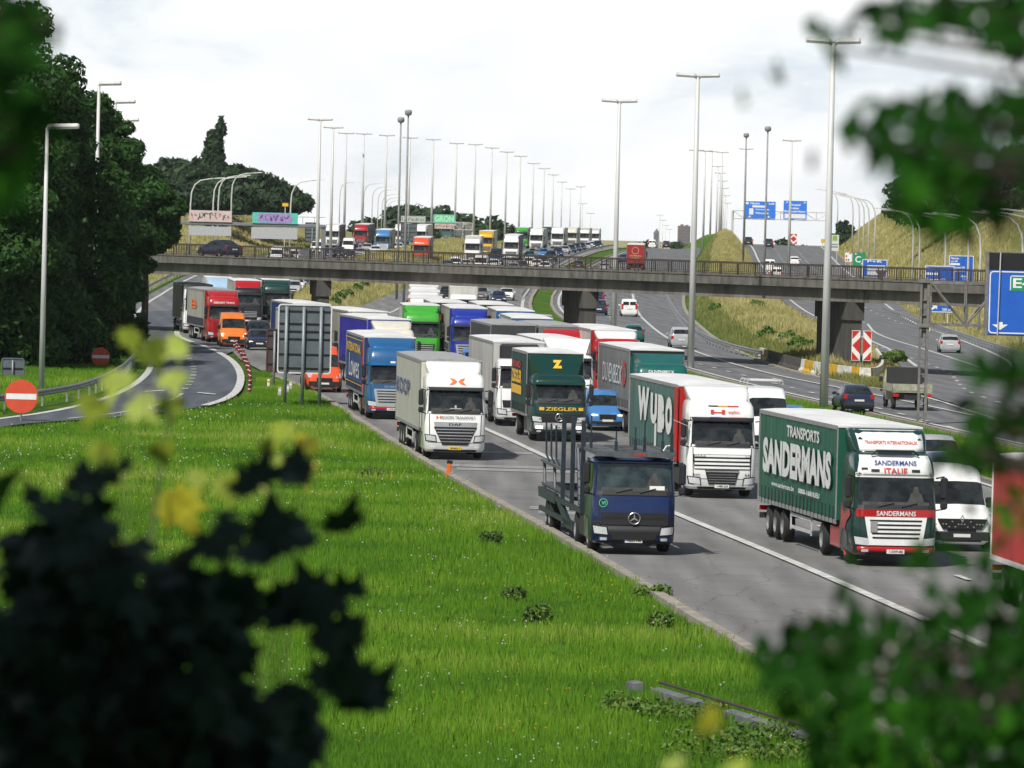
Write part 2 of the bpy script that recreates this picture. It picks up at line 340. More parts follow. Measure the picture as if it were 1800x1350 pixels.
# incoming carriageway near: kerb to median
KN = xy([(24, -70), (17.7, 0), (9.1, 95), (5.5, 131.7), (2.5, 167.5), (-2.2, 215.5), (-7.1, 271), (-10.9, 316), (-14.8, 348), (-18.5, 385), (-21, 420)])
MEDL = xy([(45, -70), (38.5, 0), (30, 95), (26.5, 131.7), (23, 167.5), (19.6, 215.5), (15.2, 271), (12, 316), (9.6, 348), (6.5, 400), (5.2, 440)])
strip_between('motorway', KN, MEDL, M_CONC, 0.0, n=160, cross=10)
# queue road beyond, and its twin on the left
C2R = [(6.5, 400), (3.9, 480), (1.9, 600), (1.8, 670), (3.2, 740), (7.3, 860), (13, 1000), (21, 1150), (30, 1350)]
strip_between('incoming_road', smoothpl(xy([(-20.5, 420)]+[p for p in C2L if p[1] > 425]), 1), xy([(5.2, 440)]+[p for p in C2R if p[1] > 440]), M_CONC, .012, n=160, cross=8)
strip_between('left_road', smoothpl(xy([(-24, 385)]+[p for p in C1L if p[1] > 400]), 1), smoothpl(xy([p for p in C1R if p[1] > 380]), 1), M_ASPH, .02, n=160, cross=8)
RL = [G(*p).xy for p in [(-150, 762), (0, 736), (83, 725), (180, 703), (233, 678), (261, 655), (268, 633), (258, 617), (244, 598), (236, 575), (250, 548)]]
RR = [G(*p).xy for p in [(-150, 790), (0, 748), (150, 738), (270, 728), (369, 714), (402, 703), (424, 686), (428, 658), (410, 633), (371, 612), (330, 598), (308, 585), (322, 566), (340, 545)]]
strip_between('exit_ramp', smoothpl(RL), smoothpl(RR), M_RAMP, .030, n=120, cross=8)
# outgoing roads
C3Lp = [(29.5, 200), (23.6, 258), (19, 304), (16, 331), (12, 379), (9.0, 430), (6.6, 520), (4.6, 600), (4.2, 670), (5.8, 740), (10.5, 860), (17, 1000), (25, 1150), (34, 1350)]
C34 = smoothpl(xy([(41, 200), (34, 258), (26, 316), (23.5, 340)]+[p for p in C3R if p[1] > 340]), 1)
strip_between('outgoing_road', smoothpl(xy(C3Lp), 1), C34, M_ASPH, .0, n=180, cross=8)
strip_between('right_road', smoothpl(xy([(36, 200), (30.5, 258), (25.4, 316), (24.5, 350)]+[p for p in C4L if p[1] > 360]), 1), smoothpl(xy([(52, 200), (46, 258), (38, 316), (36.5, 360)]+[p for p in C4R if p[1] > 390]), 1), M_ASPH, .018, n=180, cross=8)
# painted lines
LN = MB()
A = lambda pts: [G(*p).xy for p in pts]
LINE = xy([(13.4, 110), (10.76, 140), (8.2, 167.5), (5.43, 194), (2.2, 228), (-1.1, 266), (-4.6, 300)])
ribbon(LN, LINE, .32, .045)
def dashes(pl, wdt, on, gap, off=.045, s0=0):
    pl = resample(smoothpl(pl), .5); d = s0; cur = []
    for a, b in zip(pl[:-1], pl[1:]):
        d += (b-a).length
        if d % (on+gap) < on: cur.append(a)
        elif len(cur) > 1: ribbon_raw(cur, wdt, off); cur = []
        else: cur = []
def ribbon_raw(pl, wdt, off):
    a, b = pl[0], pl[-1]; d = (b-a).normalized(); n = Vector((-d.y, d.x))*wdt/2
    V = [(q.x, q.y, float(H(q.x, q.y, True))+off) for q in (a+n, a-n, b-n, b+n)]
    LN.add(V, [(0, 1, 2, 3)])
for dx in (4.0, 7.9, 11.6, 15.2):
    dashes([Vector((p.x+dx, p.y)) for p in LINE], .2, 2.5, 10)
ribbon(LN, [Vector((p.x-.7, p.y)) for p in MEDL[2:]], .25, .045)
# paired bars painted across the shoulder lane
for (yk) in (190, 193, 222, 225, 239):
    xa = float(interp(KERB, yk))+.7; xb = float(np.interp(yk, [p.y for p in LINE], [p.x for p in LINE]))-.3
    for k in (0, 1.0): LN.quad(*[(x, y, .046) for x, y in ((xa, yk+k), (xb, yk-.5+k), (xb, yk-.25+k), (xa, yk+.25+k))])
ribbon(LN, A([(1112, 517), (1117, 542), (1130, 561), (1155, 583), (1180, 599), (1217, 617), (1283, 639), (1367, 661), (1439, 675), (1540, 695), (1644, 717), (1747, 739), (1830, 757)]), .28, .045)
ribbon(LN, A([(1590, 690), (1644, 703), (1700, 722), (1755, 739)]), .25, .046)
ribbon(LN, [Vector((p[0]+.8, p[1])) for p in C3Lp[:-1]], .28, .045)
dashes(A([(1062, 520), (1072, 560), (1095, 590), (1160, 622), (1242, 644), (1332, 667), (1420, 690), (1560, 722), (1700, 760)]), .22, 3, 6)
ribbon(LN, [Vector((p[0]-.9, p[1])) for p in C2R if p[1] > 470], .35, .045)
ribbon(LN, xy([(-13.5, 400), (-13.8, 470), (-13.3, 560), (-12, 640), (-9.5, 740), (-5, 860), (1, 1000), (10, 1180)]), .3, .045)
for o_ in (3.9, 8.0): dashes(xy([(-13.4+o_, 400), (-13.6+o_, 470), (-13.0+o_, 560), (-11.8+o_*.95, 640), (-9.3+o_*.95, 740), (-4.8+o_*.9, 860), (1.2+o_*.9, 1000)]), .22, 3, 9)
ribbon(LN, [Vector((p[0]+1.2, p[1])) for p in C1L if p[1] > 470], .35, .05)
ribbon(LN, [Vector((p[0]-.8, p[1])) for p in C1R if p[1] > 470], .3, .05)
for o_ in (5, 9.2): dashes([Vector((p[0]+o_, p[1])) for p in C1L if 470 < p[1] < 1100], .22, 3, 8, .05)
ribbon(LN, [Vector((p[0]+1.0, p[1])) for p in C4L if p[1] > 400], .28, .05)
ribbon(LN, [Vector((p[0]-1.6, p[1])) for p in C4R if p[1] > 380], .28, .05)
ribbon(LN, A([(1525, 570), (1539, 589), (1633, 617), (1733, 650)]), .25, .05)
dashes(A([(1328, 520), (1378, 558), (1425, 572), (1539, 608), (1597, 629), (1672, 655), (1692, 686), (1739, 703), (1775, 714)]), .24, 3, 6, .05)
dashes([Vector((p[0]+5, p[1])) for p in C4L if p[1] > 500], .24, 3, 9, .05); dashes([Vector((p[0]+9, p[1])) for p in C4L if p[1] > 500], .24, 3, 9, .05)
ribbon(LN, A([(-60, 748), (0, 737), (83, 727), (180, 705), (233, 680), (261, 657), (268, 634), (259, 619)]), .4, .052)
ribbon(LN, A([(322, 571), (306, 588), (330, 600), (369, 612), (408, 633), (425, 658), (420, 686), (398, 703), (360, 714)]), .45, .053)
ribbon(LN, A([(320, 693), (300, 706), (260, 718), (190, 730), (120, 737)]), .2, .052)
dashes(A([(320, 618), (335, 633), (342, 650), (339, 665), (330, 680), (318, 690)]), .35, 1.6, 5, .052)
for (a_, b_) in (((253, 691), (288, 689)), ((346, 693), (378, 696))):
    pa, pb = G(*a_), G(*b_); LN.quad((pa.x, pa.y, .083), (pb.x, pb.y, .083), (pb.x, pb.y+1.2, .083), (pa.x, pa.y+1.2, .083))
tag(LN.build('road_markings', M_LINE), kind='structure')
# kerbs
M_KERB = pm('kerb_stone', (.30, .27, .22), .9, var=.35, scale=1.5, stretch='world', bump=.3)
def kerb(pl, wdt=.32, h=.1, name='kerb'):
    mb = MB(); pl = resample(smoothpl(pl, 1), 2.5); V = []; FS = []
    for i, p in enumerate(pl):
        d = (pl[min(i+1, len(pl)-1)]-pl[max(i-1, 0)]).normalized(); n = Vector((-d.y, d.x))*wdt/2
        z = float(H(p.x, p.y, True)); a = p+n; b = p-n
        V += [(a.x, a.y, z-.1), (a.x, a.y, z+h), (b.x, b.y, z+h), (b.x, b.y, z-.1)]
    for i in range(len(pl)-1):
        for k in range(3): FS.append((4*i+k, 4*i+k+1, 4*i+5+k, 4*i+4+k))
    mb.add(V, FS); return tag(mb.build(name, M_KERB), kind='structure')
kerb([p for p in KN if p.y > 5 and p.y < 380]); kerb(MEDL[2:]); kerb(xy(C3Lp)[1:]); kerb([p for p in C34 if 345 < p.y < 1000], .4)
kerb(xy(C2R)[1:], .4)
# ------------------------------------------------------------------ bridge
M_BCON = pm('bridge_concrete', (.17, .158, .135), .9, var=.5, scale=.9, bump=.3, stretch=(1, 1, .35))
M_BLED = pm('ledge_concrete', (.13, .125, .108), .9, var=.55, scale=1.6, bump=.3, stretch=(1, 1, .3))
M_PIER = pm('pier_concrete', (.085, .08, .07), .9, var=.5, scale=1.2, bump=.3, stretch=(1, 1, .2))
M_RUST = pm('brown_rail_paint', (.05, .035, .028), .7, var=.4, scale=5)
M_DARK = pm('dark_joint', (.01, .01, .01), .9, var=0)
M_DECK = road_mat('deck_asphalt', (.06, .06, .062), (.10, .10, .10))
BA = Vector((-30.2, 465)); BB = Vector((31.5, 380)); BD = (BB-BA).normalized(); BN = Vector((.81, .588)); BL = (BB-BA).length
bridge = empty('road_bridge', (BA.x, BA.y, 0), math.atan2(BD.y, BD.x), 'grey weathered concrete road bridge with brown railings crossing over the whole motorway', 'bridge')
# local frame: x along the bridge, y away from the camera
X0, X1 = -42, 175; BW = 8.2
JO = [-10.5, 26.1, 61, 91.6, 126]
gm = MB()
for side in (0, 1):
    y0, y1 = ((.55, 1.15) if side == 0 else (BW-1.15, BW-.55))
    ed = [X0]+JO+[X1]
    for a, b in zip(ed[:-1], ed[1:]): gm.box(a+.05, b-.05, y0, y1, 4.8, 5.72)
gm.box(X0, X1, 1.15, BW-1.15, 5.2, 5.75)
for x in JO: gm.box(x-.05, x+.05, .7, 1.1, 4.85, 5.7, 1)
gm.build('girder', [M_BCON, M_DARK], bridge)
lm = MB()
for side in (0, 1):
    y0, y1 = ((0, .6) if side == 0 else (BW-.6, BW))
    ed = [X0]+JO+[X1]
    for a, b in zip(ed[:-1], ed[1:]):
        lm.box(a+.02, b-.02, y0, y1, 5.72, 6.32); lm.box(a+.02, b-.02, y0-.05 if side == 0 else y1-.1, y0+.1 if side == 0 else y1+.05, 6.32, 6.40)
lm.build('deck_edge', M_BLED, bridge)
dk = MB(); dk.box(X0, X1, .6, BW-.6, 5.75, 6.28); dk.build('deck', M_DECK, bridge)
for side, yy in ((0, .12), (1, BW-.12)):
    r = MB(); 
    r.box(X0, X1, yy-.035, yy+.035, 7.19, 7.26); r.box(X0, X1, yy-.02, yy+.02, 6.5, 6.54)
    x = X0
    while x < X1:
        r.box(x-.035, x+.035, yy-.03, yy+.03, 6.3, 7.18)
        for k in range(1, 8): r.box(x+.25*k-.012, x+.25*k+.012, yy-.012, yy+.012, 6.55, 7.18)
        x += 2.0
    tag(r.build('railing', M_RUST, bridge), 'brown steel railing along the near edge' if side == 0 else 'brown steel railing along the far edge')
for i, (x, dx) in enumerate(((-10.5, 0), (26.1, -1.2), (61, -1.7), (91.6, -1.9), (126, -2))):
    p = MB(); base = BA+BD*x
    # pier wall runs under the deck, roughly with the roads
    d = Vector((dx, 14.6)).normalized(); loc = lambda q: Vector(((q-BA).dot(BD), (q-BA).dot(BN)))
    a = base + Vector((0, 1.15)); w_ = .42; n = Vector((d.y, -d.x))
    for (h0, h1, ww, st, en) in ((-.3, 3.55, .42, .15, 12.6), (3.55, 4.8, .55, 0, 12.9)):
        c = [loc(a+d*st-n*ww), loc(a+d*st+n*ww), loc(a+d*en+n*ww), loc(a+d*en-n*ww)]
        V = [(q.x, q.y, z) for z in (h0, h1) for q in c]
        p.add(V, [(3, 2, 1, 0), (4, 5, 6, 7), (0, 1, 5, 4), (1, 2, 6, 5), (2, 3, 7, 6), (3, 0, 4, 7)])
    p.build('pier', M_PIER, bridge)
for s_, x in (('l', X0), ('r', X1)):
    ab = MB(); ab.box(x-10 if s_ == 'l' else x, x if s_ == 'l' else x+10, -.3, BW+.3, -1, 6.3); ab.build('abutment', M_BCON, bridge)
# ------------------------------------------------------------------ crash barriers
M_ZINC = pm('zinc_steel', (.34, .35, .36), .5, metal=.6, var=.2, scale=4)
M_GREYP = pm('mast_paint', (.58, .58, .56), .55, metal=.1, var=.16, scale=1.5, stretch=(1, 1, .2))
M_GREYD = pm('mast_dark', (.26, .26, .26), .6, var=.2)
def guardrail(pl, label, step=4.0, base=True):
    pl = resample(smoothpl(pl, 2), 2.0); o = empty('guardrail', (pl[0].x, pl[0].y, float(H(pl[0].x, pl[0].y, base))), 0, label, 'guardrail', 'steel guardrails along the road edges')
    r = MB(); V = []; FS = []; prof = [(.0, .42), (.05, .47), (.05, .53), (.0, .58), (.05, .63), (.05, .69), (.0, .75)]; ox, oy, oz = o.location
    for i, p in enumerate(pl):
        d = (pl[min(i+1, len(pl)-1)]-pl[max(i-1, 0)]).normalized(); n = Vector((d.y, -d.x)); z = float(H(p.x, p.y, base))
        for (u, h) in prof: q = p+n*u; V.append((q.x-ox, q.y-oy, z+h-oz))
    k = len(prof)
    for i in range(len(pl)-1):
        for j in range(k-1): FS.append((i*k+j, i*k+j+1, (i+1)*k+j+1, (i+1)*k+j))
    r.add(V, FS); r.build('rail', M_ZINC, o)
    pmsh = MB().box(-.05, .05, -.04, .04, -.2, .62).mesh('post'); pmsh.materials.append(M_ZINC)
    for i in range(0, len(pl), max(1, int(step/2))):
        q = bpy.data.objects.new('post', pmsh); sc.collection.objects.link(q); q.parent = o; q.location = (pl[i].x-ox, pl[i].y-oy, float(H(pl[i].x, pl[i].y, base))-oz)
    return o
guardrail([G(*p).xy for p in [(-70, 727), (0, 721), (60, 713), (150, 697), (210, 668), (236, 640)]], 'steel guardrail curving behind the round no entry sign beside the exit ramp')
guardrail([Vector((p[0]-.9, p[1])) for p in C1L if 520 < p[1] < 900], 'steel guardrail left of the road seen under the left end of the bridge', 6)
guardrail([G(*p).xy for p in [(1166, 512), (1182, 545), (1200, 572), (1230, 598), (1260, 612), (1300, 625), (1341, 634)]], 'steel guardrail at the foot of the grass verge beside the white van')
guardrail([G(*p).xy for p in [(1552, 549), (1600, 568), (1660, 588), (1720, 609), (1800, 636), (1880, 664)]], 'long steel guardrail on the right behind the silver hatchback')
guardrail([Vector((p[0]+1.2, p[1])) for p in C4R if 760 < p[1] < 1140], 'distant steel guardrail at the hill foot near the crest of the right road', 8)
guardrail([Vector((p[0]-2.2, p[1])) for p in C2L if 460 < p[1] < 700], 'steel guardrail half hidden in bushes right of the left bridge pier', 6)
guardrail([Vector((p[0]-1.0, p[1]+0)) for p in C2R if 640 < p[1] < 1250], 'dark low guardrail beside the far curving green median strip', 6)
# painted concrete barrier round the pier
M_CBAR = pm('barrier_concrete', (.33, .31, .27), .9, var=.35, scale=2, bump=.2)
M_CYEL = pm('barrier_yellow', (.62, .36, .02), .7, var=.3, scale=3)
M_CWHT = pm('barrier_white', (.66, .64, .58), .75, var=.35, scale=3)
M_CDRK = pm('barrier_dark', (.07, .068, .06), .9, var=.4, scale=2)
def cbarrier():
    pl = [G(*p).xy for p in [(1337, 631), (1380, 645), (1422, 656), (1470, 664), (1510, 669), (1540, 670), (1552, 660), (1549, 645), (1540, 632)]]
    pl = resample(smoothpl(pl, 2), .25); o = empty('concrete_barrier', (pl[0].x, pl[0].y, 0), 0, 'low concrete barrier with yellow and white painted blocks around the right bridge pier', 'barrier')
    prof = [(-.32, 0), (-.30, .12), (-.15, .3), (-.09, .85), (.09, .85), (.15, .3), (.30, .12), (.32, 0)]; k = len(prof)
    dist = 0; seq = []; mb = MB(); V = []; ox, oy, _ = o.location
    for i, p in enumerate(pl):
        d = (pl[min(i+1, len(pl)-1)]-pl[max(i-1, 0)]).normalized(); n = Vector((d.y, -d.x))
        for (u, h) in prof: q = p+n*u; V.append((q.x-ox, q.y-oy, h))
    L_ = len(pl); ppx = [proj((p.x, p.y, .4))[0] for p in pl]
    cuts = [(1337, 2), (1345, 1), (1352, 3), (1410, 2), (1417, 1), (1432, 2), (1452, 1), (1474, 2), (1498, 1), (1511, 2), (1523, 1), (1530, 2)]
    for i in range(L_-1):
        m = 2
        for (x, mm) in cuts:
            if ppx[i] >= x: m = mm
        if i > np.argmax(ppx): m = 2
        n0 = len(mb.f)
        for j in range(k-1): mb.f.append((i*k+j, i*k+j+1, (i+1)*k+j+1, (i+1)*k+j)); mb.mi.append(m)
    mb.v = V; mb.build('barrier_wall', [M_CBAR, M_CYEL, M_CWHT, M_CDRK], o)
cbarrier()
# ------------------------------------------------------------------ lamps
def mast_mesh(h, r0, r1):
    m = MB(); m.tube([(0, 0, -.6), (0, 0, h*.5), (0, 0, h)], [r0, (r0+r1)/2, r1], 10); me = m.mesh('mast'); me.materials.append(M_GREYP)
    me.polygons.foreach_set('use_smooth', [True]*len(me.polygons)); return me
def tray(x0, x1, z):
    m = MB(); s = 1 if x1 > x0 else -1; a, b = abs(x0), abs(x1)
    prof = [(-.24, .02), (-.19, .19), (.19, .19), (.24, .02), (.17, -.11), (-.17, -.11)]; V = []
    for (x, k) in ((a, .7), (a+.15, 1), (b-.08, 1), (b, .8)):
        for (y, zz) in prof: V.append((s*x, y*k, z+zz*k+(x-a)*.045))
    n = 6; FS = [tuple(range(n))[::-1], tuple(range(3*n, 4*n))]
    for i in range(3):
        for j in range(n): FS.append((i*n+j, i*n+(j+1) % n, (i+1)*n+(j+1) % n, (i+1)*n+j))
    if s < 0: FS = [f[::-1] for f in FS]
    m.add(V, FS); return m
M20 = mast_mesh(20, .25, .14); M14 = mast_mesh(14.4, .17, .09); M18 = mast_mesh(18, .19, .1)
hr = tray(.1, 1.5, 20.05).mesh('lamp_head'); hl = tray(-.1, -1.5, 20.05).mesh('lamp_head')
h14 = tray(.0, 1.75, 14.4).mesh('lamp_head'); h18 = tray(0.0, 1.5, 18).mesh('lamp_head')
for me in (hr, hl, h14, h18): me.materials.append(M_GREYP)
hub = MB().box(-.22, .22, -.13, .13, 19.9, 20.1, bev=.03).mesh('bracket'); hub.materials.append(M_GREYD)
def inst(me, name, parent): 
    o = bpy.data.objects.new(name, me); sc.collection.objects.link(o); o.parent = parent; return o
def solve_top(px, py, h, lo=250, hi=2600):
    best = None
    for d in np.arange(lo, hi, 3.0):
        p = at(px, py, d); e = abs(p.z-h-float(H(p.x, p.y)))
        if best is None or e < best[0]: best = (e, p)
    return best[1]
def double_lamp(px, py, label, lo=250, hi=2600, group='tall twin headed lamp posts'):
    p = solve_top(px, py, 20.1, lo, hi); o = empty('street_lamp', (p.x, p.y, float(H(p.x, p.y))), 0, label, 'street lamp', group)
    inst(M20, 'mast', o); inst(hr, 'lamp_head', o); inst(hl, 'lamp_head', o); inst(hub, 'bracket', o); return o
left_row = [(563, 210), (586, 224), (609, 234), (640, 235), (680, 238), (721, 242), (762, 245), (803, 252), (836, 254), (865, 260), (891, 267), (915, 274), (938, 287), (957, 296), (973, 307), (988, 320), (1003, 332)]
ordn = ['first', 'second', 'third', 'fourth', 'fifth', 'sixth', 'seventh', 'eighth', 'ninth', 'tenth', 'eleventh', 'twelfth', 'thirteenth', 'fourteenth', 'fifteenth', 'sixteenth', 'seventeenth']
for i, (x, y) in enumerate(left_row): double_lamp(x, y, f'tall twin headed lamp post, {ordn[i]} from left in the row above the queue', 400, 2600)
for x, y, lb in ((1465, 72, 'tallest twin headed lamp post, foot in the green median behind the SANDERMANS lorry'),
                 (1227, 133, 'tall twin headed lamp post rising right of the grey and teal DUVENBECK lorry'),
                 (1089, 178, 'tall twin headed lamp post standing in front of the bridge left of the white van'),
                 (1392, 247, 'tall twin headed lamp post on the dry verge just left of the dark bridge pier'),
                 (1312, 262, 'twin headed lamp post on the dry verge at the left edge of the overhead signs'),
                 (1270, 268, 'twin headed lamp post rightmost in the tight cluster on the dry verge'),
                 (1252, 266, 'twin headed lamp post second from the right in the tight cluster on the dry verge'),
                 (1240, 265, 'twin headed lamp post second from the left in the tight cluster on the dry verge'),
                 (1224, 264, 'twin headed lamp post leftmost in the tight cluster, half behind the DUVENBECK mast')):
    double_lamp(x, y, lb)
for k, (x, y) in enumerate(((1262, 292), (1266, 304), (1270, 318), (1272, 331), (1275, 344), (1278, 357))):
    double_lamp(x, y, f'far twin headed lamp post behind the tight cluster, {ordn[k]} tallest there', 1000, 2600)
for k, (x, y) in enumerate(((1160, 378), (1165, 387), (1170, 396), (1177, 403), (1021, 328), (1024, 358), (1038, 375))):
    double_lamp(x, y, ('tiny far twin headed lamp post near the town skyline, %s from the left' % ordn[k]) if k < 4 else ('far lamp post at the end of the incoming queue, %s tallest of three' % ordn[k-4]), 1500, 4200)
def cctv(px, py, label, d, r=.2):
    p = at(px, py, d); zb = float(H(p.x, p.y)); o = empty('camera_mast', (p.x, p.y, zb), 0, label, 'camera mast', 'slim masts with a round camera housing on top')
    h = p.z-zb; MB().tube([(0, 0, -.5), (0, 0, h-.6)], [.16, .09], 8).build('mast', M_GREYD, o, True)
    MB().tube([(0, 0, h-.7), (0, 0, h-.55), (0, 0, h-.2), (0, 0, h)], [.08, .38, .42, .3], 10).build('camera_housing', M_GREYD, o, True)
cctv(718, 193, 'slim tall mast with round dark top, the taller of the two above the queue', 640)
cctv(705, 206, 'slim tall mast with round dark top, the lower of the two above the queue', 660)
cctv(1350, 222, 'slim mast with round dark top between the two blue overhead signs', 700)
cctv(1312, 234, 'slim mast with round dark top rising just above a lamp crossbar', 820)
# single arm masts on the left by the big tree
def single_lamp(px, py, mesh, head, h, label, d=None, rot=0):
    p = at(px, py, d) if d else solve_top(px, py, h+.05, 250, 900)
    o = empty('street_lamp', (p.x, p.y, p.z-h if d else float(H(p.x, p.y))), rot, label, 'street lamp', 'single headed lamp posts by the exit ramp')
    inst(mesh, 'mast', o); inst(head, 'lamp_head', o); return o
single_lamp(83, 224, M14, h14, 14.4, 'white single headed lamp post in front of the big dark tree on the left', 312)
single_lamp(203, 180, M18, h18, 18, 'lamp post with box head poking out of the big dark tree, middle one of three', 425)
single_lamp(213, 212, M18, h18, 18, 'lamp post with box head poking out of the big dark tree, lowest of three', 480)
single_lamp(174, 148, M18, h18, 18, 'lamp post with box head poking out of the big dark tree, highest of three', 380)
single_lamp(-32, 166, M14, h14, 14.4, 'lamp head at the left picture edge in front of the dark tree', 275)
# curved arm lamps
def arm_lamp_meshes(h, side):
    m = MB(); pts = [(0, 0, -.6), (0, 0, h*.7), (side*.12, 0, h-1.9), (side*.55, 0, h-.9), (side*1.3, 0, h-.3), (side*2.6, 0, h-.05), (side*3.4, 0, h+.02)]
    m.tube(pts, [.15, .11, .1, .09, .08, .07, .06], 8); a = m.mesh('mast')
    m = MB(); s = side; V = [(s*3.3, -.1, h-.03), (s*3.3, .1, h-.03), (s*4.7, .15, h+.08), (s*4.7, -.15, h+.08), (s*3.3, -.1, h+.1), (s*3.3, .1, h+.1), (s*4.7, .12, h+.2), (s*4.7, -.12, h+.2)]
    FS = [(3, 2, 1, 0), (4, 5, 6, 7), (0, 1, 5, 4), (1, 2, 6, 5), (2, 3, 7, 6), (3, 0, 4, 7)]
    m.add(V, FS); b = m.mesh('lamp_head'); a.materials.append(M_GREYP); b.materials.append(M_GREYP); a.polygons.foreach_set('use_smooth', [True]*len(a.polygons)); return a, b
AR = arm_lamp_meshes(12.5, 1); AL = arm_lamp_meshes(12.5, -1)
def arm_lamp(x, y, side, label, group, rz=0):
    o = empty('street_lamp', (x, y, float(H(x, y))), rz, label, 'street lamp', group); a, b = AR if side > 0 else AL; inst(a, 'mast', o); inst(b, 'lamp_head', o)
def arm_at(px, py, side, label, group, lo=400, hi=1800, tip=0, rz=0):
    p = solve_top(px, py, 12.5, lo, hi); arm_lamp(p.x, p.y, side, label, group, rz)
gA = 'curved arm lamp posts left of the incoming roads'
for k, (x, y) in enumerate(((336, 313), (376, 311), (385, 308), (408, 303))): arm_at(x, y, 1, f'curved arm lamp post rising over the graffiti gantry, {ordn[k]} from the left', gA, 560, 900)
arm_at(512, 316, 1, 'lone curved arm lamp post on the yellow mound right of the dark trees', gA, 700, 1200)
for k, (x, y) in enumerate(((598, 320), (640, 322), (655, 328), (665, 333), (672, 341), (677, 347), (681, 352), (685, 360))): arm_at(x, y, 1, f'far curved arm lamp post near the camera masts, {ordn[k]} from the left', gA, 700, 2200, rz=-.3)
gB = 'curved arm lamp posts along the right road below the hill'
AL = arm_lamp_meshes(11.5, -1)
for k, d_ in enumerate((1150, 990, 945, 915, 885, 850, 700, 680, 612, 568, 548, 488, 470, 425)):
    arm_lamp(float(interp(C4R, d_))+1.9, d_, -1, f'curved arm lamp post under the right hill, {ordn[k]} in order from the left', gB)
double_lamp(1542, 366, 'low twin headed lamp post among the curved arm lamps before the right hill', 900, 2600)
# ------------------------------------------------------------------ signs
M_BLUE = pm('sign_blue', (.012, .11, .52), .45, var=.1, scale=1.5); M_SGRN = pm('sign_green', (.01, .25, .12), .45, var=.1)
M_WHT = pm('sign_white', (.78, .78, .76), .5, var=.08); M_RED = pm('sign_red', (.55, .02, .015), .45, var=.12); M_SBLK = pm('sign_black', (.008, .008, .009), .8, var=0)
M_BACK = pm('sign_back', (.10, .12, .135), .6, var=.2, scale=2); M_BACKB = pm('sign_back_brown', (.055, .04, .04), .7, var=.2)
M_YEL = pm('sign_yellow', (.75, .42, .01), .5, var=.1); M_RIM = pm('sign_rim', (.62, .63, .62), .5, var=.1)
M_ORED = pm('sign_orange_red', (.62, .075, .03), .45, var=.12, scale=2)
def rrect(x0, x1, z0, z1, r, n=4):
    P_ = []
    for (cx, cz, a) in ((x1-r, z0+r, -90), (x1-r, z1-r, 0), (x0+r, z1-r, 90), (x0+r, z0+r, 180)):
        for k in range(n+1): t = R(a+90*k/n); P_.append((cx+r*math.cos(t), cz+r*math.sin(t)))
    return P_
def sign(name, px0, py0, px1, py1, d, mat, label, cat='road sign', posts=2, texts=(), border=None, extra=None, group=None, rim=None, post_bottom=None, postm=None, bw=.1, rad=.12):
    """rectangular sign standing at depth d; texts: (string,u0,u1,v0,v1,material)"""
    a = at(px0, py1, d); b = at(px1, py0, d); W = b.x-a.x; Hh = at((px0+px1)/2, py0, d).z-at((px0+px1)/2, py1, d).z
    cx = (a.x+b.x)/2; zc = at((px0+px1)/2, (py0+py1)/2, d).z; zb = float(H(cx, d))
    o = empty(name, (cx, d, zb), 0, label, cat, group); z0 = zc-Hh/2-zb; z1 = zc+Hh/2-zb
    if border is not None:
        MB().plate(rrect(-W/2, W/2, z0, z1, rad), -.03, .03).build('border', border, o)
        MB().plate(rrect(-W/2+bw, W/2-bw, z0+bw, z1-bw, rad*.8), -.036, -.031).build('panel', mat, o)
    else: MB().plate(rrect(-W/2, W/2, z0, z1, rad), -.03, .03).build('panel', mat, o)
    byM = {}
    for (s_, u0, u1, v0, v1, m) in texts:
        mb = byM.setdefault(m.name, (MB(), m))[0]
        if s_ is None: mb.quad(*[(-W/2+W*u, -.041, z0+Hh*v) for u, v in ((u0, v0), (u1, v0), (u1, v1), (u0, v1))])
        elif s_ == 'down':
            mb.add([(-W/2+W*u, -.041, z0+Hh*v) for u, v in ((u0*.65+u1*.35, v1), (u0*.65+u1*.35, (v0+v1)/2), (u0, (v0+v1)/2), ((u0+u1)/2, v0), (u1, (v0+v1)/2), (u0*.35+u1*.65, (v0+v1)/2), (u0*.35+u1*.65, v1))], [(0, 1, 5, 6), (2, 3, 4)])
        elif s_ == 'up':
            mb.add([(-W/2+W*u, -.041, z0+Hh*v) for u, v in ((u0, v0), (u0+.25*(u1-u0), v0), (u0+.85*(u1-u0), v0+.55*(v1-v0)), (u1, v0+.3*(v1-v0)), (u1, v1), (u0+.35*(u1-u0), v1), (u0+.62*(u1-u0), v0+.78*(v1-v0)))], [(0, 1, 2, 6), (3, 4, 5, 6, 2)])
        else:
            text_on(mb, s_, lambda u, v: (-W/2+W*(u0+(u1-u0)*u), -.044, z0+Hh*(v0+(v1-v0)*v)), bold=.02)
    for (mb, m) in byM.values(): mb.build('lettering', m, o)
    pmt = postm or M_GREYP
    for k in range(posts):
        x = 0 if posts == 1 else -W/2+W*(.18+.64*k/(posts-1)); MB().tube([(x, .09, -.5), (x, .09, z1-.1)], .06, 8).build('post', pmt, o)
    return o, W, Hh, z0, z1
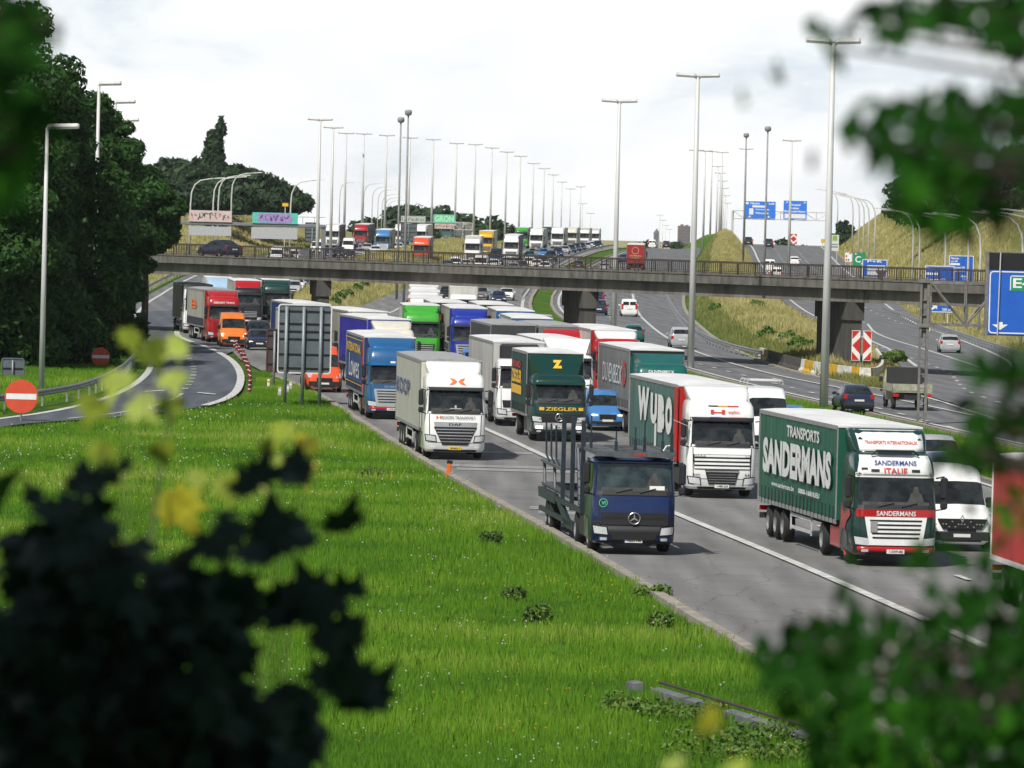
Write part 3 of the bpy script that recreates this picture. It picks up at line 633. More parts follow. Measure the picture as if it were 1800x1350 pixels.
def sign_back(px0, py0, px1, py1, d, label, posts, bot, mat, rimm, postm, pr=.09, ribs=(.1, .28, .39, .5, .72, .92)):
    a = at(px0, (py0+py1)/2, d); b = at(px1, (py0+py1)/2, d); W = b.x-a.x; c = at((px0+px1)/2, (py0+py1)/2, d); s = F/d; Hh = (py1-py0)/s; zb = float(H(c.x, d))
    o = empty('road_sign', (c.x, d, zb), 0, label, 'road sign', 'signs seen from the back'); z0, z1 = c.z-Hh/2-zb, c.z+Hh/2-zb
    r = MB(); out = rrect(-W/2, W/2, z0, z1, .16); inn = rrect(-W/2+.07, W/2-.07, z0+.07, z1-.07, .12); n = len(out)
    for y0 in (-.05,):
        V = [(x, y0, z) for x, z in out]+[(x, y0, z) for x, z in inn]+[(x, .04, z) for x, z in out]+[(x, .04, z) for x, z in inn]
        FS = []
        for i in range(n):
            j = (i+1) % n; FS += [(i, j, n+j, n+i), (i, 2*n+i, 2*n+j, j), (n+i, n+j, 3*n+j, 3*n+i), (2*n+i, 3*n+i, 3*n+j, 2*n+j)]
        r.add(V, FS)
    r.build('border', rimm, o)
    MB().plate(inn, -.005, .03).build('panel', mat, o)
    rb = MB()
    for v in ribs: z = z1-(z1-z0)*v; rb.box(-W/2+.07, W/2-.07, -.055, -.006, z-.035, z+.035)
    rb.build('cross_rib', M_DARK if mat is M_BACK else M_DARK, o)
    for k in range(posts):
        x = -.0 if posts == 1 else -W/2+W*(.16+.64*k/(posts-1)); MB().tube([(x, -.12, -.6), (x, -.12, z1-.12)], pr, 10).build('post', postm, o, True)
    return o
M_POSTG = pm('post_grey', (.22, .25, .26), .5, metal=.3, var=.15)
sign_back(488, 535, 583, 657, 296, 'large grey sign back with three posts and white rim on the grass', 3, 710, M_BACK, M_RIM, M_POSTG)
sign_back(468, 578, 497, 655, 322, 'smaller brown framed sign seen from the back, half behind the large grey one', 1, 690, M_BACKB, pm('brown_rim', (.09, .025, .02), .6), M_POSTG, .07, (.15, .45, .8))
sign_back(2, 629, 43, 666, 330, 'low grey sign seen from the back at the left picture edge behind the guardrail', 1, 690, M_BACK, M_BACK, M_POSTG, .06, (.5,))
sign_back(536, 391, 562, 424, 790, 'dark latticed sign back hanging by the right leg of the first graffiti gantry', 1, 690, M_BACK, M_BACKB, M_POSTG, .06, (.2, .4, .6, .8))
sign_back(704, 393, 733, 432, 1000, 'blue grey sign back below the second graffiti gantry behind the lamp posts', 1, 690, M_BACK, M_BACK, M_POSTG, .06, (.2, .4, .6, .8))
def no_entry(px, py, rp, d, label):
    c = at(px, py, d); r = rp*d/F; zb = float(H(c.x, d)); o = empty('no_entry_sign', (c.x, d, zb), 0, label, 'no entry sign', 'round red no entry signs at the exit ramp'); z = c.z-zb
    disc = [(r*math.cos(2*math.pi*k/40), z+r*math.sin(2*math.pi*k/40)) for k in range(40)]
    MB().plate(disc, -.02, .02).build('disc', M_ORED, o); MB().plate([(-r*.9, z-r*.17), (r*.9, z-r*.17), (r*.9, z+r*.17), (-r*.9, z+r*.17)], -.032, -.022).build('bar', M_WHT, o)
    MB().tube([(0, .06, -.5), (0, .06, z)], .05, 8).build('post', M_POSTG, o)
no_entry(37.5, 697, 29.5, 262, 'large round red no entry sign in the grass at the left edge')
no_entry(177, 627, 16.5, 360, 'smaller round red no entry sign partly covered by the dark tree leaves')
# red and white diamond boards
def diamond(px0, py0, px1, py1, d, label, split=True):
    a = at(px0, (py0+py1)/2, d); b = at(px1, (py0+py1)/2, d); W = b.x-a.x; c = at((px0+px1)/2, (py0+py1)/2, d); Hh = (py1-py0)*d/F; zb = float(H(c.x, d)); z0 = c.z-Hh/2-zb
    o = empty('chevron_board', (c.x, d, zb), 0, label, 'chevron sign', 'red and white diamond boards at road forks')
    for s in (-1, 1):
        g = .07*W if split else 0.0; m = MB(); x_in, x_out = s*g, s*W/2
        pt = lambda u, v: (x_in+(x_out-x_in)*u, z0+Hh*v)
        FSx = []
        def poly(pts, y, mi):
            V = [(pt(u, v)[0], y, pt(u, v)[1]) for u, v in pts]; f = tuple(range(len(V))); m.add(V, [f if s > 0 else f[::-1]], mi)
        m.plate([pt(0, 0), pt(1, 0), pt(1, 1), pt(0, 1)][::s], -.02, .02, 0)
        poly([(0, .22), (.93, .5), (0, .78)], -.024, 1)
        poly([(.05, .985), (.95, .985), (.95, .70)], -.024, 1); poly([(.05, .015), (.95, .3), (.95, .015)], -.024, 1)
        m.build('board', [M_WHT, M_RED], o)
    for x in (-W*.08, W*.08): MB().tube([(x, .1, -.5), (x, .1, z0+Hh*.95)], .05, 6).build('post', M_POSTG, o)
diamond(1497, 581, 1532, 634, 388, 'large red and white diamond board in front of the right bridge pier')
diamond(1389, 411, 1401, 429, 1180, 'tiny red and white diamond board on the crest of the right road', False)
W_ = M_WHT
sign('road_sign', 1515, 456, 1560, 487, 720, M_BLUE, 'blue parking sign with white inset right of the green one on the hill foot', border=M_RIM, texts=[('P+R', .2, .8, .82, .94, W_), (None, .2, .92, .38, .66, W_), (None, .2, .92, .12, .32, W_), ('Parking', .25, .85, .44, .6, M_SBLK)])
sign('road_sign', 1499, 444, 1522, 469, 800, M_SGRN, 'green exit sign with pale disc between the white and blue signs', texts=[('C', .18, .62, .3, .75, W_), ('4', .6, .8, .15, .3, W_), ('E', .15, .3, .85, .96, W_)])
sign('road_sign', 1485, 444, 1498, 460, 840, M_WHT, 'small white sign with red dots left of the green exit sign', texts=[(None, .1, .3, .1, .3, M_RED), (None, .4, .6, .1, .3, M_BLUE), (None, .1, .3, .5, .7, M_RED), (None, .6, .9, .85, .97, M_RED)])
sign('road_sign', 1458, 412, 1475, 441, 900, pm('sign_pale', (.6, .62, .6), .5), 'pale upright board with green square and black top beside the tallest lamp post', texts=[(None, .3, .8, .62, .92, pm('sign_leaf', (.25, .4, .05), .5)), (None, .1, .9, .2, .28, M_POSTG), (None, .1, .9, .36, .42, M_POSTG), (None, 0, 1, .98, 1.06, M_SBLK)])
sign('road_sign', 1667, 449, 1712, 500, 640, M_BLUE, 'taller blue direction sign on the hill foot listing several towns', border=M_RIM, texts=[('Namen', .08, .4, .86, .94, W_), ('E411', .44, .58, .86, .94, M_SGRN), ('Luik E40', .08, .35, .76, .83, W_), (None, .06, .44, .66, .73, W_), ('Leuven E40', .25, .65, .55, .62, W_), ('Zaventem', .25, .65, .44, .51, W_), ('Brussel', .5, .8, .25, .33, W_), ('Zuid', .55, .75, .15, .22, W_)])
sign('road_sign', 1625, 467, 1678, 500, 600, M_BLUE, 'wide blue direction sign in front of the taller one behind the railing', border=M_RIM, texts=[('Namen', .06, .32, .78, .9, W_), ('E411', .36, .52, .78, .9, M_SGRN), (None, .04, .44, .5, .62, W_), ('Tervuren', .06, .5, .2, .33, W_), ('R22', .55, .7, .2, .33, W_)])
sign('road_sign', 1627, 534, 1675, 549, 560, M_BLUE, 'low blue sign with a slanting white arrow seen beneath the bridge girder', border=M_RIM, texts=[('up', .06, .42, .1, .85, W_), ('200 m', .6, .92, .2, .5, W_)])
sign('road_sign', 496, 357, 507, 363, 800, M_YEL, 'small yellow sign on a pole on the yellow mound', posts=1)
sign('road_sign', 1443, 420, 1450, 427, 1150, M_YEL, 'tiny yellow sign left of the tallest lamp post on the crest', posts=1)
# priority triangle on the bridge
c = at(1549, 484, 386); o = empty('give_way_sign', (c.x, c.y, 6.3), 0, 'small red rimmed triangle sign seen from the back on the bridge', 'road sign'); MB().plate([(-.42, c.z-6.3+.35), (0, c.z-6.3-.38), (.42, c.z-6.3+.35)], -.02, .02).build('panel', M_BACKB, o); MB().tube([(0, .05, 0), (0, .05, c.z-6.3+.3)], .03, 6).build('post', M_POSTG, o)
# overhead gantries
def truss(o, x0, x1, z0, z1, dy, bay, r, mat, name='truss'):
    m = MB()
    for y in (-dy/2, dy/2):
        for z in (z0, z1): m.tube([(x0, y, z), (x1, y, z)], r, 6)
        n = max(1, round((x1-x0)/bay)); b = (x1-x0)/n
        for k in range(n+1): m.tube([(x0+b*k, y, z0), (x0+b*k, y, z1)], r*.7, 5)
        for k in range(n): m.tube([(x0+b*k, y, z1 if k % 2 == 0 else z0), (x0+b*k+b, y, z0 if k % 2 == 0 else z1)], r*.6, 5)
    return m.build(name, mat, o)
d = 1130; a = at(1288, 380, d); b = at(1456, 380, d); cx = (a.x+b.x)/2; zb = float(P(cx, d)); o = empty('sign_gantry', (cx, d, zb), 0, 'pale truss gantry over the right road carrying two blue signs', 'sign gantry')
zt = at(1370, 372, d).z-zb; z_b = at(1370, 386, d).z-zb; truss(o, a.x-cx, b.x-cx, z_b, zt, 1, 2.4, .09, M_GREYP)
for x in (a.x-cx, b.x-cx): MB().box(x-.25, x+.25, -.3, .3, -.5, zt).build('leg', M_GREYP, o)
def gpanel(o, px0, py0, px1, py1, d, mat, texts, name='sign_panel', rimm=None, yo=-.7):
    a = at(px0, (py0+py1)/2, d); b = at(px1, (py0+py1)/2, d); W = b.x-a.x; c = at((px0+px1)/2, (py0+py1)/2, d); Hh = (py1-py0)*d/F; x0 = a.x-o.location.x; z0 = c.z-Hh/2-o.location.z
    p = MB().plate([(x0, z0), (x0+W, z0), (x0+W, z0+Hh), (x0, z0+Hh)], yo-.04, yo+.04).build(name, mat, o); byM = {}
    for (s_, u0, u1, v0, v1, m) in texts:
        mb = byM.setdefault(m.name, (MB(), m))[0]; f = lambda u, v: (x0+W*(u0+(u1-u0)*u), yo-.05-(.006 if s_ else 0), z0+Hh*(v0+(v1-v0)*v))
        if s_ is None: mb.quad(f(0, 0), f(1, 0), f(1, 1), f(0, 1))
        elif s_ == 'down': mb.add([f(.35, 1), f(.35, .5), f(.0, .5), f(.5, 0), f(1, .5), f(.65, .5), f(.65, 1)], [(0, 1, 5, 6), (2, 3, 4)])
        elif s_ == 'up': mb.add([f(0, 0), f(.25, 0), f(.85, .6), f(1, .35), f(1, 1), f(.35, 1), f(.62, .8)], [(0, 1, 2, 6), (3, 4, 5, 6, 2)])
        else: text_on(mb, s_, f, bold=.03)
    for (mb, m) in byM.values(): mb.build('lettering', m, p)
    return p
M_BLUEF = pm('sign_blue_bright', (.03, .19, .72), .45, var=.06)
gpanel(o, 1309, 354, 1363, 384, d, M_BLUEF, [('Namen', .18, .48, .82, .95, W_), ('Luik', .78, .97, .82, .95, W_), (None, .24, .66, .64, .76, W_), ('Antwerpen', .34, .8, .46, .58, W_), ('Vilvoorde', .34, .78, .26, .38, W_), (None, .14, .28, .22, .58, W_), ('down', .1, .22, .04, .16, W_), ('down', .72, .84, .04, .16, W_), (None, .03, .12, .82, .95, W_)])
gpanel(o, 1377, 353, 1418, 385, d, M_BLUEF, [('up', .08, .18, .84, .96, W_), ('up', .84, .94, .84, .96, W_), ('Brussel', .3, .72, .72, .84, W_), ('Laken', .34, .66, .54, .66, W_), ('Etterbeek-Haren', .04, .94, .36, .48, W_), (None, .05, .95, .04, .28, W_)])
# graffiti gantries
M_GPINK = pm('graffiti_pale', (.55, .50, .46), .8, var=.2, scale=1.2, col2=(.55, .36, .33)); M_GTEAL = pm('graffiti_teal', (.10, .50, .42), .8, var=.2); M_GLIL = pm('graffiti_lilac', (.34, .25, .52), .8, var=.3); M_GINK = pm('graffiti_ink', (.04, .03, .05), .8, var=0)
M_GPLATE = pm('gantry_plate', (.40, .41, .42), .7, var=.12); M_GBEAM = pm('gantry_beam', (.17, .18, .20), .6, var=.15)
M_GCRM = pm('graffiti_cream', (.55, .50, .33), .8, var=.2, col2=(.30, .45, .50)); M_GGRN = pm('graffiti_green', (.16, .50, .24), .8, var=.25, col2=(.16, .45, .48))
def graf(mb, f, seed, n=9, mi=0, wd=.03, tall=1.0):
    rg = random.Random(seed)
    for k in range(n):
        u = .08+.84*k/(n-1); pts = [(u+rg.uniform(-.045, .045), .5+tall*(rg.uniform(-.38, .38))) for _ in range(4)]
        pts.sort(key=lambda p: -p[1] if k % 2 else p[1])
        for (a, b) in zip(pts[:-1], pts[1:]):
            w2 = rg.uniform(.4, 1.2)*wd
            mb.quad(f(a[0]-w2/2, a[1]), f(a[0]+w2, a[1]-.05), f(b[0]+w2, b[1]), f(b[0]-w2/2, b[1]+.05))
def ggantry(d, px0, px1, py, panels, label, leg, th=6):
    a = at(px0, py, d); b = at(px1, py, d); cx = (a.x+b.x)/2; zb = float(P(cx, d)); z = at((px0+px1)/2, py, d).z-zb; o = empty('sign_gantry', (cx, d, zb), 0, label, 'sign gantry')
    t = th*d/F; MB().box(a.x-cx, b.x-cx, -.5, .5, z-t/2, z+t/2, bev=.08).build('beam', M_GBEAM, o)
    for x in leg: q = at(x, py, d).x-cx; MB().box(q-.3, q+.3, -.35, .35, -1.5, z).build('leg', M_GBEAM, o)
    r = MB(); x = a.x-cx
    while x < b.x-cx: r.box(x-.03, x+.03, -.48, -.42, z, z+1.2); x += 1.6
    r.box(a.x-cx, b.x-cx, -.47, -.43, z+1.15, z+1.22); r.build('handrail', M_GBEAM, o)
    for (x0, y0, x1, y1, m, kind, seed) in panels:
        p = gpanel(o, x0, y0, x1, y1, d, m, [], yo=-.62)
        A_ = at(x0, (y0+y1)/2, d).x-cx; W = (x1-x0)*d/F; zc = at((x0+x1)/2, (y0+y1)/2, d).z-zb; hh = (y1-y0)*d/F
        f = lambda u, v: (A_+W*u, -.68, zc-hh/2+hh*v)
        if kind == 'ink': mb = MB(); graf(mb, f, seed, 13, 0, .016, .8); mb.build('graffiti', M_GINK, p)
        if kind == 'lilac':
            mb = MB(); mb.add([f(.12, .1), f(.84, .06), f(.88, .5), f(.82, .92), (f(.5, .97)), f(.13, .9)], [(0, 1, 2, 3, 4, 5)]); mb.build('graffiti', M_GLIL, p)
            mb = MB(); f2 = lambda u, v: (A_+W*(.14+.7*u), -.70, zc-hh/2+hh*v); graf(mb, f2, seed, 11, 0, .02, .7); mb.build('graffiti', M_GINK, p)
        if kind == 'text':
            mb = MB(); text_on(mb, 'GRON', lambda u, v: f(.05+.9*u, .1+.8*v), bold=.06); mb.build('graffiti', pm('graffiti_mint', (.35, .75, .45), .8), p)
ggantry(770, 262, 572, 394, [(333, 370, 408, 390, M_GPINK, 'ink', 3), (444, 374, 524, 393, M_GTEAL, 'lilac', 5), (332, 398, 407, 414, M_GPLATE, None, 0), (442, 400, 523, 420, M_GPLATE, None, 0)], 'grey overhead gantry with pink and turquoise graffiti panels over the left road', (569, 262))
ggantry(1060, 700, 800, 391, [(705, 380, 748, 391, M_GCRM, 'ink', 8), (762, 377, 800, 392, M_GGRN, 'text', 9), (764, 393, 798, 402, M_GPINK, 'ink', 4)], 'distant gantry with green and cream graffiti panels above the lorries', (), 3)
o = empty('sign_gantry', (at(815, 400, 1062).x, 1062, 5), 0, 'thin pale lattice gantry end right of the green graffiti', 'sign gantry')
za = at(815, 392, 1062).z-5; zc_ = at(815, 404, 1062).z-5; truss(o, -1.8, 1.6, zc_, za, .8, 1.1, .06, M_GREYP); MB().box(1.5, 1.75, -.2, .2, -1, za).build('leg', M_GREYP, o)
# near truss gantry on the right with the big blue sign
d = 289; a = at(1619, 745, d); o = empty('sign_gantry', (a.x, d, 0), 0, 'near steel truss gantry on the right carrying the large blue arrow sign', 'sign gantry')
M_OLDG = pm('old_steel', (.20, .19, .17), .7, metal=.2, var=.35, scale=3)
s = F/d; zt = at(1619, 494, d).z
p = MB(); p.box(-.22, -.12, -.2, .2, -.3, zt); p.box(.12, .26, -.2, .2, -.3, zt); p.box(-.12, .12, -.05, .05, zt-2.9, zt)
for k in range(9): p.box(-.12, .12, -.16, .16, .3+k*.75-.03, .3+k*.75+.03)
p.box(-.3, .34, -.26, .26, zt-2.35, zt-2.15); p.box(-.3, .34, -.26, .26, zt-.08, zt+.1)
p.build('leg', M_OLDG, o)
zl = at(1670, 571, d).z; zu = at(1670, 497, d).z; m = MB(); xe = at(1900, 500, d).x-a.x
for y in (-.5, .5):
    m.box(.25, xe, y-.05, y+.05, zu-.08, zu+.08); m.box(.25, xe, y-.05, y+.05, zl-.07, zl+.07)
    xk = [.3, 2.1, 3.9, 5.7, 7.5]
    for i, x in enumerate(xk): m.tube([(x, y, zl), (x, y, zu)], .045, 6)
    for i in range(len(xk)-1): m.tube([(xk[i], y, zu if i % 2 == 0 else zl), (xk[i+1], y, zl if i % 2 == 0 else zu)], .05, 6)
m.build('truss', M_OLDG, o)
X_L = at(1733, 517, d-1).x-a.x; zT = at(1770, 444, d-1).z; zB = at(1770, 589, d-1).z; X_R = X_L+3.6
MB().box(X_L-.04, X_R, -1.05, -.75, zB-.03, zT+.03).build('sign_box', M_OLDG, o)
pn = MB().plate([(X_L+.12, zB+.03), (X_R-.02, zB+.03), (X_R-.02, zT-.9), (X_L+.12, zT-.9)], -1.10, -1.055).build('sign_panel', M_BLUE, o)
MB().plate([(X_L+.12, zT-.88), (X_R-.02, zT-.88), (X_R-.02, zT-.02), (X_L+.12, zT-.02)], -1.09, -1.055).build('black_panel', M_SBLK, o)
bd = MB()
out = rrect(X_L+.16, X_R-.06, zB+.07, zT-.94, .2); inn = rrect(X_L+.22, X_R-.12, zB+.13, zT-1.0, .15); n = len(out)
bd.add([(x, -1.112, z) for x, z in out]+[(x, -1.112, z) for x, z in inn], [(i, (i+1) % n, n+(i+1) % n, n+i) for i in range(n)]); bd.build('border', M_WHT, pn)
ar = MB(); ax, az = X_L+.75, zB+.33
ar.add([(ax-.13, -1.114, az+.32), (ax-.13, -1.114, az+.2), (ax-.4, -1.114, az+.2), (ax, -1.114, az-.08), (ax+.4, -1.114, az+.2), (ax+.13, -1.114, az+.2), (ax+.13, -1.114, az+.32)], [(0, 1, 5, 6), (2, 3, 4)])
bb = [(X_L+1.15, zT-1.75), (X_L+3.2, zT-1.15)]
text_on(ar, 'E40', lambda u, v: (X_L+1.35+1.5*u, -1.116, zT-1.78+.5*v), bold=.02)
for (x0, x1, z0, z1) in ((X_L+1.2, X_L+3.1, zT-1.2, zT-1.15), (X_L+1.2, X_L+1.25, zT-1.9, zT-1.15)): ar.quad((x0, -1.116, z0), (x1, -1.116, z0), (x1, -1.116, z1), (x0, -1.116, z1))
ar.build('arrow', M_WHT, pn)
MB().add([(X_L+1.2, -1.113, zT-1.95), (X_L+3.1, -1.113, zT-1.95), (X_L+3.1, -1.113, zT-1.15), (X_L+1.2, -1.113, zT-1.15)], [(0, 1, 2, 3)]).build('road_number_field', M_SGRN, pn)
MB().tube([(X_L+.62, -1.2, zB), (X_L+.68, -1.2, zT)], .035, 6).build('cable_pipe', M_GREYP, o)
# ------------------------------------------------------------------ small posts
M_BAND = pm('post_red', (.20, .012, .018), .6, var=.3, scale=4)
post_me = MB()
for k, (z0, z1, mi) in enumerate(((0, .3, 0), (.3, .36, 1), (.36, .6, 0), (.6, .66, 1), (.66, .9, 0))): post_me.tube([(0, 0, z0*.78), (0, 0, z1*.78)], .095-.01*k, 8, mi)
post_me = post_me.mesh('marker_post'); post_me.materials.append(M_BAND); post_me.materials.append(M_WHT)
PB = [(412, 612), (416, 616), (420, 621), (424, 627), (428, 634), (431, 641), (434, 649), (437, 657), (439, 666), (440, 675), (439, 684), (438, 692)]
for i, (x, y) in enumerate(PB):
    p = G(x, y); o = bpy.data.objects.new('marker_post', post_me); sc.collection.objects.link(o); o.location = (p.x, p.y, -.0)
    tag(o, f'red and white banded marker post on the ramp nose, {ordn[i]} from the orange van', 'marker post', 'red and white flexible posts at the ramp nose')
def delineator(px, py, d_h, mats, label, lean=0, wdt=.14):
    p = G(px, py); o = empty('delineator_post', (p.x, p.y, 0), 0, label, 'marker post'); o.rotation_euler = (0, lean, 0)
    MB().box(-wdt/2, wdt/2, -.05, .05, -.2, d_h, bev=.02).build('post_body', mats[0], o); MB().box(-wdt/2+.02, wdt/2-.02, -.057, -.04, d_h*.62, d_h*.82).build('reflector', mats[1], o)
    if len(mats) > 2: MB().box(-wdt/2-.03, wdt/2+.03, -.07, .07, d_h*.8, d_h*1.02, bev=.02).build('cap', mats[2], o)
M_ORG = pm('reflector_orange', (.75, .13, .01), .5, var=.1)
delineator(787, 837, .6, (M_ORG, M_ORG, M_SBLK), 'orange marker post with black top at the grass edge before the KOOPS lorry', .12, .16)
delineator(263, 720, .55, (M_WHT, M_ORG), 'short leaning white marker post with orange reflector where ramp meets grass', -.35, .24)
delineator(472, 682, .5, (M_WHT, M_ORG), 'white marker post with amber reflector left of the large grey sign back', 0, .15)
for k, (x, y) in enumerate(((491, 699), (505, 694), (510, 688))): delineator(x, y, .55, (pm('old_white', (.5, .49, .45), .9, var=.3), M_WHT), f'weathered white concrete stump by the sign posts, {ordn[k]} from the left', .05, .18)
# ------------------------------------------------------------------ town on the horizon
M_BRK = pm('brick', (.16, .12, .11), .9, var=.2, scale=.3); M_WIN = pm('window_far', (.05, .07, .1), .3, var=0); M_STO = pm('slate', (.10, .12, .15), .8, var=.1)
D = 5200
c = at(1202, 420, D); b0 = -28; o = empty('apartment_block', (c.x, D, b0), 0, 'reddish tower block on the skyline right of the church tower', 'building'); h = at(1202, 397, D).z-b0; w2 = 10.8*D/F
MB().box(-w2, w2, -8, 8, 0, h).box(-w2*.6, -w2*.1, -4, 4, h, h+1.4).box(w2*.2, w2*.7, -4, 4, h, h+1.0).build('wall', M_BRK, o)
wm = MB()
for i in range(7):
    for k in range(12): x = -w2+1.0+i*(2*w2-1)/7; z = h-2.2-k*2.9; wm.box(x, x+.8, -8.03, -8, z, z+1.5)
wm.build('windows', M_WIN, o)
c = at(1154, 420, D); o = empty('church_tower', (c.x, D, b0), 0, 'grey church tower with pointed cap on the skyline', 'building'); h = at(1154, 411, D).z-b0; w2 = 5*D/F
MB().box(-w2, w2, -w2, w2, 0, h).build('wall', M_STO, o); MB().tube([(0, 0, h), (0, 0, h+1.8), (0, 0, h+3.2), (0, 0, h+3.8), (0, 0, h+5)], [w2*1.2, w2, w2*.4, w2*.35, .1], 8).build('roof', M_STO, o)
# fence on the left hillside above the gantry and a forgotten concrete gutter in the grass
o = empty('drain_channel', (G(1240, 1235).x, G(1240, 1235).y, 0), 0, 'broken line of grey concrete gutter stones half buried in the grass bottom right', 'drain channel')
M_GUT = pm('gutter_stone', (.13, .14, .14), .9, var=.35, scale=3, bump=.3)
gp = [G(1108, 1208), G(1160, 1222), G(1215, 1236), G(1290, 1262), G(1360, 1282), G(1400, 1296), G(1470, 1318)]
for i, (t0, t1) in enumerate(((0, .045), (.13, .29), (.31, .38), (.5, .62), (.63, .76), (.8, .98))):
    q0 = gp[0].lerp(gp[-1], t0)-o.location; q1 = gp[0].lerp(gp[-1], t1)-o.location; q0.z = q1.z = float(H(q0.x+o.location.x, q0.y+o.location.y)); d_ = (q1-q0).normalized(); n = Vector((-d_.y, d_.x, 0))*.10
    V = [q0-n, q1-n, q1+n, q0+n]; V = [(v.x, v.y, v.z-.1) for v in V]+[(v.x, v.y, v.z+.12+(.04 if k > 1 else 0)) for k, v in enumerate(V)]
    MB().add(V, [(3, 2, 1, 0), (4, 5, 6, 7), (0, 1, 5, 4), (1, 2, 6, 5), (2, 3, 7, 6), (3, 0, 4, 7)]).build('gutter_stone', M_GUT, o)
rr = MB(); rr.tube([gp[1]-o.location+Vector((0, .25, float(H(gp[1].x, gp[1].y))+.25)), gp[-1]-o.location+Vector((0, .25, float(H(gp[-1].x, gp[-1].y))+.25))], .035, 6); rr.build('steel_edge', pm('rusty_edge', (.05, .035, .03), .8), o)
# ------------------------------------------------------------------ vehicle materials
def paint(name, col, rough=.3, var=.16): return pm('paint_'+name, col, rough, var=var, scale=1.6, coat=.4)
PW = paint('white', (.80, .80, .78), var=.1); PCR = paint('cream', (.66, .63, .54)); PBLK = paint('black', (.012, .012, .014)); PNAVY = paint('navy', (.004, .018, .085)); PBLU = paint('blue', (.012, .10, .26))
PROY = paint('royal_blue', (.014, .03, .30)); PSKY = paint('sky_blue', (.05, .19, .45)); PRED = paint('red', (.40, .008, .010)); PDRED = paint('dark_red', (.16, .008, .010)); PORG = paint('orange', (.75, .19, .02)); PORR = paint('orange_red', (.75, .085, .02))
PDGR = paint('dark_green', (.003, .036, .027)); PGRN = paint('green', (.05, .36, .03)); PTEAL = paint('teal', (.005, .10, .085)); PSIL = paint('silver', (.38, .39, .40)); PGRY = paint('grey', (.14, .145, .15)); PDRK = paint('dark_blue', (.012, .02, .05)); PYEL = paint('yellow', (.7, .42, .03)); PLBL = paint('pale_blue', (.35, .5, .66))
M_GLS = pm('glass', (.030, .036, .036), .05, col2=(.004, .005, .006), scale=2.2, spec=.6, bump=.6); M_GLT = pm('tinted_glass', (.05, .075, .075), .05, col2=(.006, .014, .016), scale=2.0, spec=.75, bump=.9)
M_TYR = pm('tyre', (.018, .018, .018), .9, var=.2); M_RIMM = pm('wheel_rim', (.30, .30, .29), .45, metal=.5, var=.25); M_RIMD = pm('wheel_rim_dark', (.05, .05, .05), .5, var=.1); M_RIMR = pm('wheel_rim_red', (.38, .03, .02), .5)
M_PLS = pm('black_plastic', (.016, .017, .019), .55, var=.15); M_CHS = pm('chassis', (.020, .020, .022), .7, var=.4, scale=4); M_CHR = pm('chrome', (.6, .6, .6), .2, metal=.9, var=0); M_GDRK = pm('grille_dark', (.008, .008, .009), .6, var=0)
M_LAMP = pm('headlamp', (.55, .57, .58), .12, var=.15, scale=20, spec=.8); M_LON = pm('headlamp_lit', (1, .93, .75), .2, var=0, emit=.9); M_TAIL = pm('tail_lamp', (.45, .01, .01), .25, var=0); M_PLATE = pm('number_plate', (.7, .7, .66), .5, var=0); M_PLY = pm('number_plate_yellow', (.75, .48, .02), .5, var=0); M_INK = pm('plate_ink', (.03, .02, .03), .6, var=0); M_PBL = pm('plate_blue', (.01, .05, .4), .5, var=0)
M_TARP = {}
def tarp(name, col):
    return pm('tarp_'+name, col, .5, var=.22, scale=1.1, stretch=(1, 1, .25), bump=.15)
TG = tarp('green', (.005, .095, .055)); TGW = tarp('grey_green', (.04, .12, .105)); TGR = tarp('grey', (.17, .175, .17)); TBG = tarp('beige', (.36, .34, .29)); TWH = tarp('white', (.52, .51, .47)); TNV = tarp('navy', (.014, .04, .16)); TDG = tarp('dark_grey', (.05, .052, .055)); TBL = tarp('violet_blue', (.03, .025, .30)); TRD = tarp('red', (.42, .012, .01)); TDGR = tarp('bottle_green', (.003, .035, .026))
M_ROOF = pm('trailer_roof', (.70, .70, .69), .6, var=.16, scale=.8, stretch=(1, .3, 1)); M_ROOFG = pm('trailer_roof_grey', (.33, .33, .33), .7, var=.2)
def wheel_mesh(r, wd, rim):
    t = MB(); prof = [(0, r*.58), (.02, r*.9), (.05, r*.98), (wd*.5, r), (wd-.05, r*.98), (wd, r*.9), (wd, r*.5)]; n = 20; V = []; FS = []
    for (x, rr) in prof:
        for k in range(n): a = 2*math.pi*k/n; V.append((x, rr*math.cos(a), rr*math.sin(a)))
    for i in range(len(prof)-1):
        for k in range(n): FS.append((i*n+k, i*n+(k+1) % n, (i+1)*n+(k+1) % n, (i+1)*n+k))
    t.add(V, FS); tm = t.mesh('tyre'); tm.materials.append(M_TYR); tm.polygons.foreach_set('use_smooth', [True]*len(tm.polygons))
    t = MB(); prof = [(.0, r*.6), (.06, r*.52), (.11, r*.3), (.04, r*.24), (.03, 0.001)]; V = []; FS = []
    for (x, rr) in prof:
        for k in range(n): a = 2*math.pi*k/n; V.append((x, rr*math.cos(a), rr*math.sin(a)))
    for i in range(len(prof)-1):
        for k in range(n): FS.append((i*n+k, i*n+(k+1) % n, (i+1)*n+(k+1) % n, (i+1)*n+k))
    t.add(V, FS); rm = t.mesh('rim'); rm.materials.append(rim); return tm, rm
WH = {'truck': wheel_mesh(.5, .34, M_RIMM), 'truckr': wheel_mesh(.5, .34, M_RIMR), 'car': wheel_mesh(.32, .2, M_RIMM), 'card': wheel_mesh(.32, .2, M_RIMD), 'van': wheel_mesh(.35, .22, M_RIMD)}
def wheel(kind, side, x, y, r, parent):
    tm, rm = WH[kind]; o = bpy.data.objects.new('wheel', tm); sc.collection.objects.link(o); o.parent = parent; o.location = (x, y, r)
    if side > 0: o.rotation_euler = (0, 0, math.pi)
    q = bpy.data.objects.new('rim', rm); sc.collection.objects.link(q); q.parent = o; q.location = (0, 0, 0)
    return o
